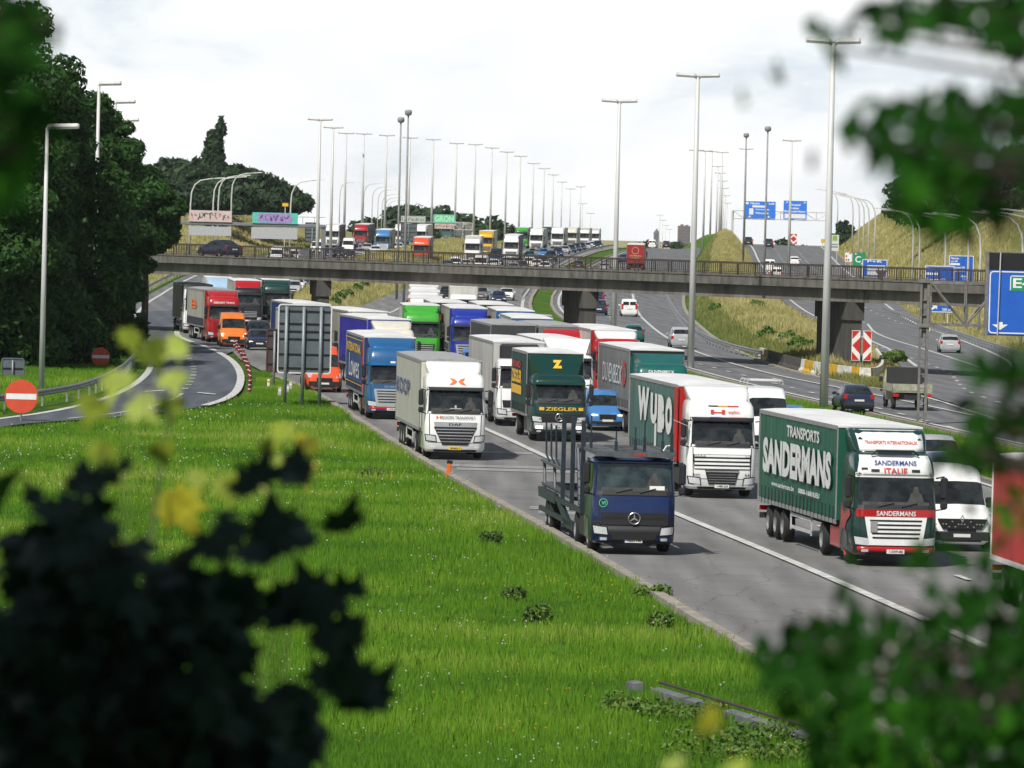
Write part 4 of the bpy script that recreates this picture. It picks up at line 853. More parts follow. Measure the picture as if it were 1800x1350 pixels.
M_DASH = pm('cab_interior', (.07, .07, .065), .25, var=.4, scale=6)
class Cab:
    """rounded cab body given by levels (z, half width, front y, corner radius)"""
    def __init__(s, lv, yb): s.lv = lv; s.yb = yb; s.z = [l[0] for l in lv]
    def at(s, z): return tuple(float(np.interp(z, s.z, [l[k] for l in s.lv])) for k in (1, 2, 3))
    def yf(s, x, z):
        hw, y0, r = s.at(z); ax = min(abs(x), hw); y = y0+.05*(ax/hw)**2
        if ax > hw-r: t = ax-(hw-r); y += r-math.sqrt(max(r*r-t*t, 0))
        return y
    def body(s, cap=True):
        m = MB(); rows = []
        for (z, hw, y0, r) in s.lv:
            xs = [-hw, -hw]+[-(hw-r)-r*math.sin(R(a)) for a in (90, 68, 45, 22)]+[-(hw-r), -(hw-r)*.5, 0, (hw-r)*.5, hw-r]+[(hw-r)+r*math.sin(R(a)) for a in (22, 45, 68, 90)]+[hw, hw]
            ys = [s.yb, (s.yb+y0)/2]+[s.yf(x, z) for x in xs[2:-2]]+[(s.yb+y0)/2, s.yb]
            rows.append([(x, y, z) for x, y in zip(xs, ys)])
        n = len(rows[0]); V = [p for r_ in rows for p in r_]; FS = []
        for i in range(len(rows)-1):
            for j in range(n-1): FS.append((i*n+j, i*n+j+1, (i+1)*n+j+1, (i+1)*n+j))
            FS.append((i*n+n-1, i*n, (i+1)*n, (i+1)*n+n-1))
        k = (len(rows)-1)*n; FS.append(tuple(range(k, k+n))); FS.append(tuple(range(n-1, -1, -1))); m.add(V, FS); return m
    def fp(s, m, quad, off=.012, nx=10, nz=3, mi=0, skirt=True):
        """patch on the front: quad corners (x,z) bl, br, tr, tl"""
        (ax, az), (bx, bz), (cx, cz), (dx, dz) = quad; V = []; FS = []
        def pos(u, v, o_):
            x = (ax*(1-u)+bx*u)*(1-v)+(dx*(1-u)+cx*u)*v; z = (az*(1-u)+bz*u)*(1-v)+(dz*(1-u)+cz*u)*v; return (x, s.yf(x, z)-o_, z)
        for j in range(nz+1):
            for i in range(nx+1): V.append(pos(i/nx, j/nz, off))
        for j in range(nz):
            for i in range(nx): FS.append((j*(nx+1)+i, j*(nx+1)+i+1, (j+1)*(nx+1)+i+1, (j+1)*(nx+1)+i))
        if skirt:
            bd = [(i, 0) for i in range(nx+1)]+[(nx, j) for j in range(1, nz+1)]+[(i, nz) for i in range(nx-1, -1, -1)]+[(0, j) for j in range(nz-1, 0, -1)]
            n0 = len(V)
            for (i, j) in bd: V.append(pos(i/nx, j/nz, -.01))
            nb = len(bd)
            for k in range(nb):
                a = bd[k][1]*(nx+1)+bd[k][0]; b = bd[(k+1) % nb][1]*(nx+1)+bd[(k+1) % nb][0]; FS.append((a, n0+k, n0+(k+1) % nb, b))
        m.add(V, FS, mi)
    def text(s, m, t, x0, x1, z0, z1, off=.02, bold=.03, mi=0):
        off += .018; bold = min(bold, .02)
        text_on(m, t, lambda u, v: (x0+(x1-x0)*u, s.yf(x0+(x1-x0)*u, z0+(z1-z0)*v)-off, z0+(z1-z0)*v), mi, bold)
    def side(s, m, sg, pts, off=.01, mi=0):
        V = [(sg*(s.at(z)[0]+off), y, z) for y, z in pts]; f = tuple(range(len(V))); m.add(V, [f if sg < 0 else f[::-1]], mi)
def rq(x0, x1, z0, z1): return ((x0, z0), (x1, z0), (x1, z1), (x0, z1))
def trap(xb, xt, z0, z1): return ((-xb, z0), (xb, z0), (xt, z1), (-xt, z1))
def plate_(c, o, z=.5, txt='1-ABC-123', mat=None, x=0, w_=.52, y=None):
    m = MB(); yy = (c.yf(0, z) if y is None else y)-.03; m.box(x-w_/2, x+w_/2, yy-.01, yy+.02, z-.06, z+.06); p = m.build('number_plate', mat or M_PLATE, o)
    if txt:
        t = MB(); text_on(t, txt, lambda u, v: (x-w_/2+.08+(w_-.12)*u, yy-.014, z-.04+.08*v)); t.build('plate_text', M_INK, p)
def leeway(): pass
def tractor(o, st, lit=False, detail=True):
    """front part of a lorry. st: style dictionary"""
    hh = st.get('hh', 3.45); z1, z2 = st.get('ws', (1.9, 2.72)); yb = 2.25; body = st['cab']; g = st.get('grille', 'daf')
    lv = [(.30, 1.16, .10, .34), (.42, 1.235, .0, .34), (.95, 1.245, .0, .30), (z1-.05, 1.235, .05, .24), (z1, 1.225, .08, .22), (z2, 1.19, .27, .20), (z2+.08, 1.2, .25, .2), (hh-.15, 1.17, .40, .26), (hh, 1.12, .60, .34), (hh+.06, 1.0, .8, .34)]
    if hh < z2+.3: lv = lv[:7]+[(hh, 1.12, .42, .3), (hh+.04, 1.0, .6, .3)]
    c = Cab(lv, yb); c.body().build('cab', body, o, True)
    m = MB(); c.fp(m, ((-1.12, z1+.02), (1.12, z1+.02), (1.085, z2-.03), (-1.085, z2-.03)), .012, 14, 4, skirt=False); m.build('windscreen', M_GLT if st.get('tint') else M_GLS, o, True)
    m = MB(); c.fp(m, ((-1.15, z1-.10), (1.15, z1-.10), (1.13, z1+.03), (-1.13, z1+.03)), .022, 12, 1)
    for x in (-.55, .15):
        m.tube([(x, c.yf(x, z1)-.05, z1-.02), (x+.48, c.yf(x+.48, z1+.1)-.045, z1+.10)], .018, 5)
    m.build('wiper_panel', M_PLS, o)
    for sg in (-1, 1):
        m = MB(); c.side(m, sg, [(.42, z1+.05), (1.32, z1-.12), (1.32, z2-.08), (.55, z2-.05)], .012); m.build('side_window', M_GLS, o)
        m = MB()
        for (za, zb_) in ((z2-.62, z2+.02), (z2-.92, z2-.68)): m.box(sg*1.42-.10, sg*1.42+.10, .02, .22, za, zb_, bev=.05)
        m.tube([(sg*1.2, .25, z2-.02), (sg*1.42, .12, z2+.04)], .025, 5); m.tube([(sg*1.2, .2, z2-.95), (sg*1.42, .12, z2-.9)], .025, 5)
        m.build('mirror', M_PLS, o)
        if detail:
            m = MB(); c.side(m, sg, [(.36, .62), (.36, z1+.0), (.37, z1+.0), (.37, .62)], .008); c.side(m, sg, [(1.42, .9), (1.42, z2), (1.44, z2), (1.44, .9)], .008); m.build('door_gap', M_GDRK, o)
    m = MB(); c.fp(m, rq(-1.16, 1.16, z2-.02, z2+.12), .03, 12, 1); vis = st.get('visor', True)
    if vis:
        V = [(-1.12, c.yf(-1, z2+.1)-.02, z2+.10), (1.12, c.yf(1, z2+.1)-.02, z2+.10), (1.08, .06, z2-.02), (-1.08, .06, z2-.02), (-1.12, c.yf(1, z2+.1)-.04, z2+.13), (1.12, c.yf(1, z2+.1)-.04, z2+.13), (1.08, .04, z2+.01), (-1.08, .04, z2+.01)]
        m.add(V, [(0, 1, 2, 3), (7, 6, 5, 4), (3, 2, 6, 7), (0, 3, 7, 4), (2, 1, 5, 6)])
    m.build('sun_visor', st.get('visorm', M_PLS), o)
    bm = st.get('bump'); LM = M_LON if lit else M_LAMP
    if bm:
        m = MB(); c.fp(m, ((-1.22, .34), (1.22, .34), (1.235, st.get('bz', .66)), (-1.235, st.get('bz', .66))), .02, 16, 2); m.build('bumper', bm, o, True)
    m = MB(); c.fp(m, trap(.85, .9, .31, .40), .03, 8, 1); m.build('lower_lip', M_GDRK, o)
    gm_ = st.get('gm', PW)
    if g == 'scania':
        m = MB(); c.fp(m, trap(.78, .92, .60, z1-.32), .03, 10, 3); gp_ = m.build('grille', gm_, o)
        m = MB(); n = 5; zz = [z1-.40-k*(z1-1.12)/n for k in range(n+1)]
        for k in range(n): h_ = (z1-1.12)/n*.42; wv = .78-.02*k; c.fp(m, ((-wv+.02, zz[k]-h_), (wv-.02, zz[k]-h_), (wv, zz[k]), (-wv, zz[k])), .038, 8, 1, skirt=False)
        m.build('grille_slots', M_GDRK, gp_)
        m = MB(); c.fp(m, rq(-1.16, 1.16, z1-.32, z1-.10), .028, 12, 1); b = m.build('name_band', st.get('band', body), o)
    elif g == 'daf':
        m = MB(); c.fp(m, ((-.52, .58), (.52, .58), (.88, 1.32), (-.88, 1.32)), .03, 10, 3); gp_ = m.build('grille', M_GDRK, o)
        m = MB(); c.fp(m, trap(.84, .88, 1.32, 1.52), .036, 10, 1)
        for k in range(5): z = 1.20-k*.125; wv = .80-.055*k; c.fp(m, rq(-wv, wv, z, z+.035), .045, 8, 1)
        m.build('grille_bars', st.get('bars', M_CHR), gp_)
    elif g == 'daf105':
        m = MB(); c.fp(m, trap(1.0, 1.06, 1.02, 1.56), .02, 10, 3); gp_ = m.build('upper_grille', M_GDRK, o)
        m = MB()
        for k in range(4): z = 1.05+k*.14; c.fp(m, rq(-1.0, 1.0, z, z+.075), .035, 10, 1)
        m.build('grille_bars', body, gp_)
        m = MB(); c.fp(m, ((-.48, .48), (.48, .48), (.62, 1.0), (-.62, 1.0)), .035, 8, 2); gp_ = m.build('lower_grille', M_GDRK, o)
        m = MB(); c.fp(m, trap(.6, .61, .93, .97), .045, 8, 1)
        for k in range(4): z = .56+k*.09; c.fp(m, rq(-.5, .5, z, z+.015), .042, 8, 1)
        m.build('grille_trim', M_CHR, gp_)
    elif g == 'merc':
        m = MB(); c.fp(m, ((-.95, .88), (.95, .88), (1.0, 1.22), (-1.0, 1.22)), .03, 10, 2); gp_ = m.build('grille', M_GDRK, o)
        m = MB()
        for k in range(2): z = .97+k*.12; c.fp(m, rq(-.9, .9, z, z+.03), .042, 8, 1)
        m.build('grille_bars', M_PLS, gp_)
        m = MB(); y = c.yf(0, 1.05)-.07; zc = 1.06
        pts = [(.17*math.cos(2*math.pi*k/24), y, zc+.17*math.sin(2*math.pi*k/24)) for k in range(25)]; m.tube(pts, .016, 5, cap=False)
        for a in (90, 210, 330): ca, sa = math.cos(R(a)), math.sin(R(a)); m.add([(-.03*sa, y-.01, zc+.03*ca), (.03*sa, y-.01, zc-.03*ca), (.165*ca, y-.01, zc+.165*sa), ], [(0, 1, 2)]); m.add([(0, y-.015, zc), (-.03*sa, y, zc+.03*ca), (.03*sa, y, zc-.03*ca)], [(0, 1, 2)])
        m.build('star_emblem', M_CHR, gp_)
    elif g == 'plain':
        m = MB(); c.fp(m, trap(.8, .9, .7, 1.35), .025, 8, 2); gp_ = m.build('grille', M_GDRK, o)
        m = MB()
        for k in range(4): z = .8+k*.14; c.fp(m, rq(-.78, .78, z, z+.05), .035, 6, 1)
        m.build('grille_bars', gm_, gp_)
    m = MB(); zs = st.get('bz', .66)
    c.fp(m, ((-1.22, zs+.01), (1.22, zs+.01), (1.22, zs+.03), (-1.22, zs+.03)), .006, 16, 1, skirt=False)
    for sg in (-1, 1): q = ((sg*1.02, zs+.1), (sg*1.05, zs+.1), (sg*1.08, z1-.12), (sg*1.05, z1-.12)); c.fp(m, q if sg > 0 else (q[1], q[0], q[3], q[2]), .006, 1, 3, skirt=False)
    m.build('panel_gaps', M_GDRK, o)
    m = MB(); c.fp(m, ((-1.0, z1+.03), (1.0, z1+.03), (.98, z1+.12), (-.98, z1+.12)), .0135, 10, 1, skirt=False); c.fp(m, ((.35, z1+.10), (.85, z1+.10), (.75, z1+.38), (.45, z1+.38)), .0135, 2, 1, skirt=False); c.fp(m, ((.5, z1+.36), (.7, z1+.36), (.66, z1+.56), (.54, z1+.56)), .0135, 1, 1, skirt=False); m.build('dashboard', M_DASH, o)
    hz = st.get('hz', .68)
    for sg in (-1, 1):
        m = MB(); q = ((sg*.78, hz-.13), (sg*1.16, hz-.10), (sg*1.20, hz+.12), (sg*.82, hz+.08)); q = q if sg > 0 else (q[1], q[0], q[3], q[2]); c.fp(m, q, .035, 5, 2); hl_ = m.build('headlight', LM, o)
        m = MB(); (ax, az), (bx, bz), (cx, cz), (dx, dz) = q; g_ = .035; c.fp(m, ((ax-g_, az-g_), (bx+g_, bz-g_), (cx+g_, cz+g_), (dx-g_, dz+g_)), .026, 5, 2); m.build('lamp_surround', M_GDRK, hl_)
        if detail:
            m = MB(); c.fp(m, rq(min(sg*.8, sg*1.0), max(sg*.8, sg*1.0), .40, .48), .035, 3, 1); m.build('fog_light', M_LAMP, o)
    if st.get('defl'):
        d0 = st.get('dtop', 3.95); k = Cab([(hh-.06, 1.02, .68, .3), (hh+.12, 1.08, .9, .28), ((hh+d0)/2+.05, 1.12, 1.2, .25), (d0-.06, 1.13, 1.62, .22), (d0, 1.05, 1.8, .2)], 2.35)
        k.body().build('roof_deflector', st['defl'], o, True); o_def = k
    elif st.get('defl2'):   # wedge wind guard in front of a box
        m = MB(); V = [(-.85, .85, hh+.02), (.85, .85, hh+.02), (1.2, 1.95, 3.78), (-1.2, 1.95, 3.78), (-1.1, 2.2, hh), (1.1, 2.2, hh), (1.22, 2.2, 3.78), (-1.22, 2.2, 3.78)]
        m.add(V, [(0, 1, 2, 3), (1, 5, 6, 2), (4, 0, 3, 7), (3, 2, 6, 7), (5, 4, 7, 6)]); m.build('roof_deflector', st['defl2'], o); k = None
    else: k = None
    # side fairings, steps, chassis, fuel tank
    m = MB()
    for sg in (-1, 1):
        x0, x1 = sorted((sg*1.0, sg*1.2)); m.box(x0, x1, 2.3, 4.0, .35, 1.0, bev=.05)
    m.build('fuel_tank', st.get('tank', M_PLS), o)
    m = MB(); m.box(-.45, .45, .3, 6.1, .55, .95); m.box(-1.15, 1.15, 2.28, 2.36, .5, 1.3)
    for sg in (-1, 1): x0, x1 = sorted((sg*.85, sg*1.24)); m.box(x0, x1, 4.2, 5.9, 1.04, 1.10)
    m.build('chassis', M_CHS, o)
    wk = st.get('wheels', 'truck')
    for sg in (-1, 1):
        xw = sg*1.22; wheel(wk, sg, xw, 1.42, .5, o)
        m = MB(); arc = [(1.42+.60*math.cos(R(a)), .5+.60*math.sin(R(a))) for a in range(0, 181, 18)]; V = [(sg*1.252, y, z) for y, z in arc]+[(sg*1.252, 1.42+.5*math.cos(R(a)), .5+.5*math.sin(R(a))) for a in range(0, 181, 18)]
        n = 11; m.add(V, [(i, i+1, n+i+1, n+i) for i in range(10)]); m.build('wheel_arch', M_PLS, o)
    return c, k
def sidetext(m, t, x, y_far, y_near, z0, z1, bold=.03, mi=0, shear=0):
    text_on(m, t, lambda u, v: (x, y_far+(y_near-y_far)*u, z0+(z1-z0)*v), mi, bold)
def trailer(o, y0, L_, h=4.0, side=TWH, roof=M_ROOF, kind='curtain', head=None, zb=1.15, axles=3, letters=(), straps=True, wk='truck', rail=None, reefer=False, rigid=False, rear_lights=True):
    hw = 1.27; y1 = y0+L_; m = MB()
    # core body
    m.box(-hw+.03, hw-.03, y0, y1, zb, h-.10, bev=.02); t = m.build('trailer_body' if not rigid else 'cargo_box', head or side, o)
    for sg in (-1, 1):
        n = max(8, int(L_*5)); V = []; FS = []; zs = [zb+.02, zb+.3, zb+1.0, (zb+h)/2, h-.5, h-.16]
        for i in range(n+1):
            y = y0+.12+(L_-.24)*i/n
            for z in zs:
                w_ = (.014*math.sin(i*1.9)+.009*math.sin(i*.7+z*2)) if kind == 'curtain' else (.006 if i % 6 == 0 else 0)
                V.append((sg*(hw-.012+w_), y, z))
        k = len(zs)
        for i in range(n):
            for j in range(k-1): f = (i*k+j, (i+1)*k+j, (i+1)*k+j+1, i*k+j+1); FS.append(f if sg > 0 else f[::-1])
        m = MB(); m.add(V, FS); m.build('side_curtain' if kind == 'curtain' else 'side_wall', side, o, kind == 'curtain')
    m = MB(); m.box(-hw, hw, y0-.02, y1+.02, h-.10, h-.04); nr = max(3, int(L_/1.3)); 
    V = []; FS = []
    for i in range(nr*2+1):
        y = y0+L_*i/(nr*2); dz = .018 if i % 2 else 0
        for x, z in ((-hw+.01, h-.04), (-hw*.6, h+dz), (0, h+.02+dz), (hw*.6, h+dz), (hw-.01, h-.04)): V.append((x, y, z))
    for i in range(nr*2):
        for j in range(4): FS.append((i*5+j, i*5+j+1, (i+1)*5+j+1, (i+1)*5+j))
    FS += [(0, 1, 2, 3, 4)[::-1], tuple(nr*2*5+k for k in range(5))]; m.add(V, FS); m.build('roof', roof, o)
    m = MB()
    for sg in (-1, 1):
        x0, x1 = sorted((sg*(hw-.02), sg*(hw+.012))); m.box(x0, x1, y0, y1, h-.17, h-.05); m.box(x0, x1, y0, y1, zb-.10, zb+.03)
        m.box(x0, x1, y0-.01, y0+.08, zb, h-.1); m.box(x0, x1, y1-.08, y1, zb, h-.1)
    m.build('frame_rail', rail or M_GREYD, o)
    if straps and kind == 'curtain':
        m = MB(); y = y0+.4
        while y < y1-.2: m.box(-hw-.022, -hw+.0, y-.02, y+.02, zb-.12, zb+.42); m.box(-hw-.03, -hw, y-.035, y+.035, zb+.02, zb+.1); y += .62
        m.build('curtain_straps', M_PLS, o)
    m = MB(); m.box(-.5, .5, y0+.3, y1-.1, zb-.4, zb-.06); m.box(-1.2, 1.2, y1-.1, y1, .5, .68)
    if not rigid:
        for sg in (-1, 1): m.box(*sorted((sg*.7, sg*.85)), y0+3.2, y0+3.35, .25, zb-.1)
    m.build('subframe', M_CHS, o)
    ya = ([y1-4.3+1.31*k for k in range(3)] if not rigid else [y1-2.4])
    if not rigid: ya = [y0+2.55]+ya
    for y in ya:
        for sg in (-1, 1): wheel(wk, sg, sg*1.22, y, .5, o)
    if not rigid:
        m = MB()
        for sg in (-1, 1):
            x = sg*1.2; a, b = y0+4.3, y0+7.9
            m.box(x-.015, x+.015, a, b, .88, .98); m.box(x-.015, x+.015, a, b, .5, .6); m.box(x-.02, x+.02, a, a+.08, .45, 1.05); m.box(x-.02, x+.02, b-.08, b, .45, 1.05)
        m.build('side_guard', M_GREYP, o)
    if rear_lights:
        m = MB()
        for sg in (-1, 1): m.box(*sorted((sg*.8, sg*1.2)), y1, y1+.05, .75, .9)
        m.build('tail_lights', M_TAIL, o)
    if reefer:
        r = MB(); r.box(-.95, .95, y0-.42, y0, 2.55, 3.85, bev=.1); r.build('cooling_unit', M_PLS, o); r = MB(); r.tube([(.05+.28*math.cos(R(a)), y0-.44, 3.45+.13*math.sin(R(a))) for a in range(0, 361, 20)], .02, 4, cap=False); r.build('emblem', PLBL, o)
    by = {}
    for li, (txt, ya_, yb_, z0, z1, mt, bold) in enumerate(letters):
        mb = by.setdefault(mt.name, (MB(), mt))[0]
        if txt is None: mb.add([(-hw-.03, ya_, z0), (-hw-.03, yb_, z0), (-hw-.03, yb_, z1), (-hw-.03, ya_, z1)], [(0, 1, 2, 3)])
        else: sidetext(mb, txt, -hw-.034-.006*li, ya_, yb_, z0, z1, bold)
    for mb, mt in by.values(): mb.build('lettering', mt, t)
    return t
def heading(X, Y):
    def tan(pl):
        a = interp(pl, Y-20); b = interp(pl, Y+20); return -math.atan2(float(b-a), 40)
    if X > interp(C3R, Y)+1 and Y > 380: return tan(C4L)
    if Y < 325: return R(5.3)
    if X < interp(C2L, Y) and Y > 420: return (R(7) if Y < 540 else tan(C1R))
    if X < -5 and Y < 470 and X < -5-(Y-325)*.1: return R(8.6)
    if X > interp(C2R, Y): return tan(C3Lp)
    return R(3.0) if Y < 400 else (R(1) if Y < 560 else tan(C2R))
def front_at(px, py, h=0): p = G(px, py, h); return p
USED = []
def root(name, px=None, py=None, h=0, X=None, d=None, hd=None, label='', cat='lorry', group=None, away=0, dh=0):
    if X is None:
        if d is not None: q = at(px, 400, d); X = q.x
        else: p = front_at(px, py, h); X, d = p.x, p.y
    a = heading(X, d) if hd is None else R(hd); z = float(H(X, d, True))+dh
    if away: dr = Vector((-math.sin(a), math.cos(a))); o = empty(name, (X+dr.x*away, d+dr.y*away, z), a+math.pi, label, cat, group)
    else: o = empty(name, (X, d, z), a, label, cat, group)
    # follow the slope of the road
    f = Vector((-math.sin(a), math.cos(a))); s_ = (float(H(X+f.x*8, d+f.y*8, True))-float(H(X, d, True)))/8
    if not away: o.rotation_euler = (math.atan(s_), 0, a)
    else: o.location.z = float(H(o.location.x, o.location.y, True))+dh; o.rotation_euler = (-math.atan(s_), 0, a+math.pi)
    o.location.z += .03; return o
def Mtx(m, t, x0, x1, z0, z1, c, bold=.03, off=.03): c.text(m, t, x0, x1, z0, z1, off, bold)
# ================================================================== the large lorries in front
GL = 'lorries queueing on the incoming motorway'
M_TXW = pm('lettering_white', (.68, .68, .66), .6, var=.1); M_TXR = pm('lettering_red', (.5, .03, .02), .6, var=0); M_TXO = pm('lettering_orange', (.8, .16, .03), .6, var=0); M_TXG = pm('lettering_gold', (.72, .42, .03), .6, var=0); M_TXB = pm('lettering_blue', (.03, .06, .25), .6, var=0); M_TXK = pm('lettering_black', (.02, .02, .03), .6, var=0); M_TXD = pm('lettering_shade', (.002, .04, .028), .6, var=0)
# Sandermans
o = root('articulated_lorry', 1573, 997, label='green curtain lorry lettered SANDERMANS with red, white and green cab, nearest on the right', group=GL, hd=7.3)
c, k = tractor(o, dict(cab=PDGR, hh=3.22, ws=(1.74, 2.58), grille='scania', gm=PW, band=PRED, bump=PRED, bz=.56, defl=PDGR, dtop=3.93, tank=PRED, wheels='truckr', hz=.72, visor=False, visorm=PW), detail=True)
m = MB(); c.fp(m, ((-1.13, 2.62), (1.13, 2.62), (1.02, 3.2), (-1.02, 3.2)), .034, 12, 4); hp = m.build('head_panel', PW, o, True)
m = MB(); c.text(m, 'SANDERMANS', -.62, .62, 2.92, 3.06, .045, .015); m.build('lettering', M_TXB, hp)
m = MB(); c.text(m, 'ITALIE', -.34, .34, 2.68, 2.84, .045, .05); m.build('lettering', M_TXR, hp)
m = MB(); c.fp(m, rq(-.72, -.48, 2.72, 2.8), .046, 2, 1); c.fp(m, rq(.48, .72, 2.72, 2.8), .046, 2, 1); c.fp(m, rq(-1.0, -.82, 2.78, 2.84), .046, 2, 1); m.build('marker_lamp', M_GDRK, hp)
m = MB(); k.fp(m, ((-.95, 3.3), (.95, 3.3), (1.0, 3.9), (-1.0, 3.9)), .02, 8, 4); dp = m.build('deflector_panel', PW, o, True)
m = MB(); k.text(m, 'TRANSPORTS INTERNATIONAUX', -.78, .78, 3.5, 3.6, .03, .02); m.build('lettering', M_TXR, dp)
m = MB(); m.tube([(-.7, .45, 3.2), (-.55, .42, 3.33), (.55, .42, 3.33), (.7, .45, 3.2)], .035, 6); m.box(-.5, .5, .4, .5, 3.24, 3.31); m.build('roof_lamp_bar', M_PLS, o)
m = MB(); c.text(m, 'SANDERMANS', -.58, .58, 1.455, 1.60, .038, .03); m.build('lettering', M_TXW, o)
plate_(c, o, .42, '1-GWF-482')
m = MB(); c.fp(m, rq(-.75, -.55, .98, 1.3), .05, 2, 2); m.build('grille_badge', M_GREYD, o)
m = MB(); m.box(.62, .98, .20, .21, 1.80, 2.02); m.build('paper_sheet', PLBL, o)
m = MB(); m.add([(-1.27, 1.2, 1.18), (-1.27, .45, 1.45), (-1.27, .62, 1.62), (-1.27, 1.35, 1.5)], [(0, 1, 2, 3)]); m.add([(-1.268, 1.95, 1.05), (-1.268, 1.25, .95), (-1.268, 1.2, 1.35), (-1.268, 1.95, 1.75)], [(0, 1, 2, 3)]); m.build('door_emblem', PRED, o)
t = trailer(o, 2.75, 13.6, 4.0, TG, M_ROOF, letters=[('TRANSPORTS', 11.2, 5.6, 3.30, 3.66, M_TXW, .03), ('SANDERMANS', 15.18, 3.38, 1.98, 3.09, M_TXD, .06), ('SANDERMANS', 15.3, 3.5, 2.02, 3.13, M_TXW, .05), ('www.sandermans.be', 13.6, 9.6, 1.66, 1.82, M_TXW, .02), ('0800-16818.EU', 8.8, 5.2, 1.66, 1.82, M_TXW, .04)], wk='truck', rail=M_GREYD)
# Wybo
o = root('articulated_lorry', 1268, 877, label='white lorry with green and red trailer lettered wybo beside the car transporter', group=GL, hd=6.3)
c, k = tractor(o, dict(cab=PW, hh=3.42, ws=(1.92, 2.76), grille='daf105', defl=PW, dtop=3.95, hz=.62, visorm=PBLK))
m = MB(); c.text(m, 'wybo', .2, .62, 3.02, 3.14, .03, .03); m.build('lettering', M_TXR, o)
m = MB(); c.fp(m, rq(-.42, .1, 3.04, 3.08), .02, 4, 1); c.fp(m, rq(-.42, -.3, 3.0, 3.16), .024, 1, 1); c.fp(m, rq(-.02, .1, 3.0, 3.16), .024, 1, 1); m.build('tow_emblem', M_TXR, o)
m = MB(); c.fp(m, rq(-.5, -.15, 3.27, 3.31), .02, 3, 1); m.build('roof_stripe', M_TXK, o); m = MB(); c.fp(m, rq(-.15, .2, 3.27, 3.31), .021, 3, 1); m.build('roof_stripe', PYEL, o); m = MB(); c.fp(m, rq(.2, .6, 3.27, 3.31), .022, 3, 1); m.build('roof_stripe', M_TXR, o)
m = MB(); c.fp(m, rq(-.45, -.05, 2.84, 2.90), .04, 3, 1); m.build('visor_stripe', PROY, o); m = MB(); c.fp(m, rq(.3, .9, 2.84, 2.90), .04, 3, 1); m.build('visor_stripe', M_TXR, o)
m = MB(); c.text(m, 'DAF', -.98, -.6, 1.475, 1.535, .04, .05); c.text(m, 'XF', .8, .98, 1.475, 1.535, .04, .05); m.build('lettering', M_CHR, o)
m = MB(); c.text(m, 'Super', -1.05, -.78, .78, .88, .03, .02); c.text(m, '54', .82, 1.0, .78, .88, .03, .02); m.build('lettering', M_TXK, o)
plate_(c, o, .42, '1-FBR-255')
TRT = trailer(o, 2.8, 13.6, 4.0, TGW, M_ROOF, head=TRD, letters=[('W', 13.6, 10.4, 2.3, 3.6, M_TXW, .06), ('U', 9.9, 8.1, 2.3, 3.45, M_TXW, .08), ('B', 7.8, 6.0, 2.05, 3.45, M_TXW, .1), ('O', 5.7, 3.9, 2.05, 3.45, M_TXW, .08), (None, 8.75, 8.2, 1.4, 2.35, M_TXW, 0)])
m = MB(); m.box(-1.32, -1.27, 2.72, 3.45, 1.2, 3.86); m.build('red_corner_panel', TRD, o)
# Koops
o = root('articulated_lorry', 799, 809, label='white lorry with orange emblem lettered KOOPS TRANSPORT on the grass side lane', group=GL)
c, k = tractor(o, dict(cab=PW, hh=3.42, ws=(1.95, 2.80), grille='daf', bars=M_CHR, defl=PW, dtop=3.93, hz=.86))
m = MB(); c.text(m, 'KOOPS TRANSPORT', -.55, .82, 1.66, 1.76, .03, .01); m.build('lettering', M_TXK, o)
m = MB()
for x0 in (-.78, .0):
    s_ = .13 if x0 < -.5 else .33; xc = -.68 if x0 < -.5 else .08; zc = 1.71 if x0 < -.5 else 3.17; hh_ = .06 if x0 < -.5 else .14
    for sg in (-1, 1):
        q = ((xc+sg*s_, zc-hh_), (xc+sg*s_*.08, zc-hh_*.25), (xc+sg*s_*.08, zc+hh_*.25), (xc+sg*s_, zc+hh_)); q2 = ((xc+sg*s_, zc-hh_), (xc+sg*s_*.55, zc), (xc+sg*s_*.55, zc), (xc+sg*s_, zc+hh_))
        q3 = ((xc+sg*s_*.62, zc-hh_*1.0), (xc+sg*.02, zc-hh_*.2), (xc+sg*.02, zc+hh_*.2), (xc+sg*s_*.3, zc+hh_*0))
        a_, b_, c_, d_ = (xc+sg*s_, zc-hh_), (xc+sg*s_*.45, zc-hh_*.75), (xc+sg*.015, zc), (xc+sg*s_*.6, zc); e_, f_ = (xc+sg*s_*.45, zc+hh_*.75), (xc+sg*s_, zc+hh_)
        for q_ in ((a_, b_, c_, d_), (d_, c_, e_, f_)): q_ = q_ if sg < 0 else q_[::-1]; c.fp(m, q_, .026, 2, 2, skirt=False)
m.build('star_cross_emblem', M_TXO, o)
m = MB(); c.text(m, 'DAF', -.26, .26, 1.37, 1.47, .048, .06); m.build('lettering', M_TXK, o)
m = MB(); c.fp(m, rq(-.04, .04, 2.08, 2.2), .02, 1, 1); c.fp(m, rq(-.22, .24, 2.05, 2.085), .021, 3, 1); m.build('dashboard_clutter', PSIL, o)
plate_(c, o, .45, '89-BGL-7', M_PLY)
t = trailer(o, 2.75, 13.6, 4.0, pm('box_cream', (.46, .44, .39), .5, var=.1, scale=1), M_ROOFG, kind='box', head=PCR, straps=False, letters=[('KOOP', 15.9, 8.2, 2.3, 2.95, M_TXB, .01)])
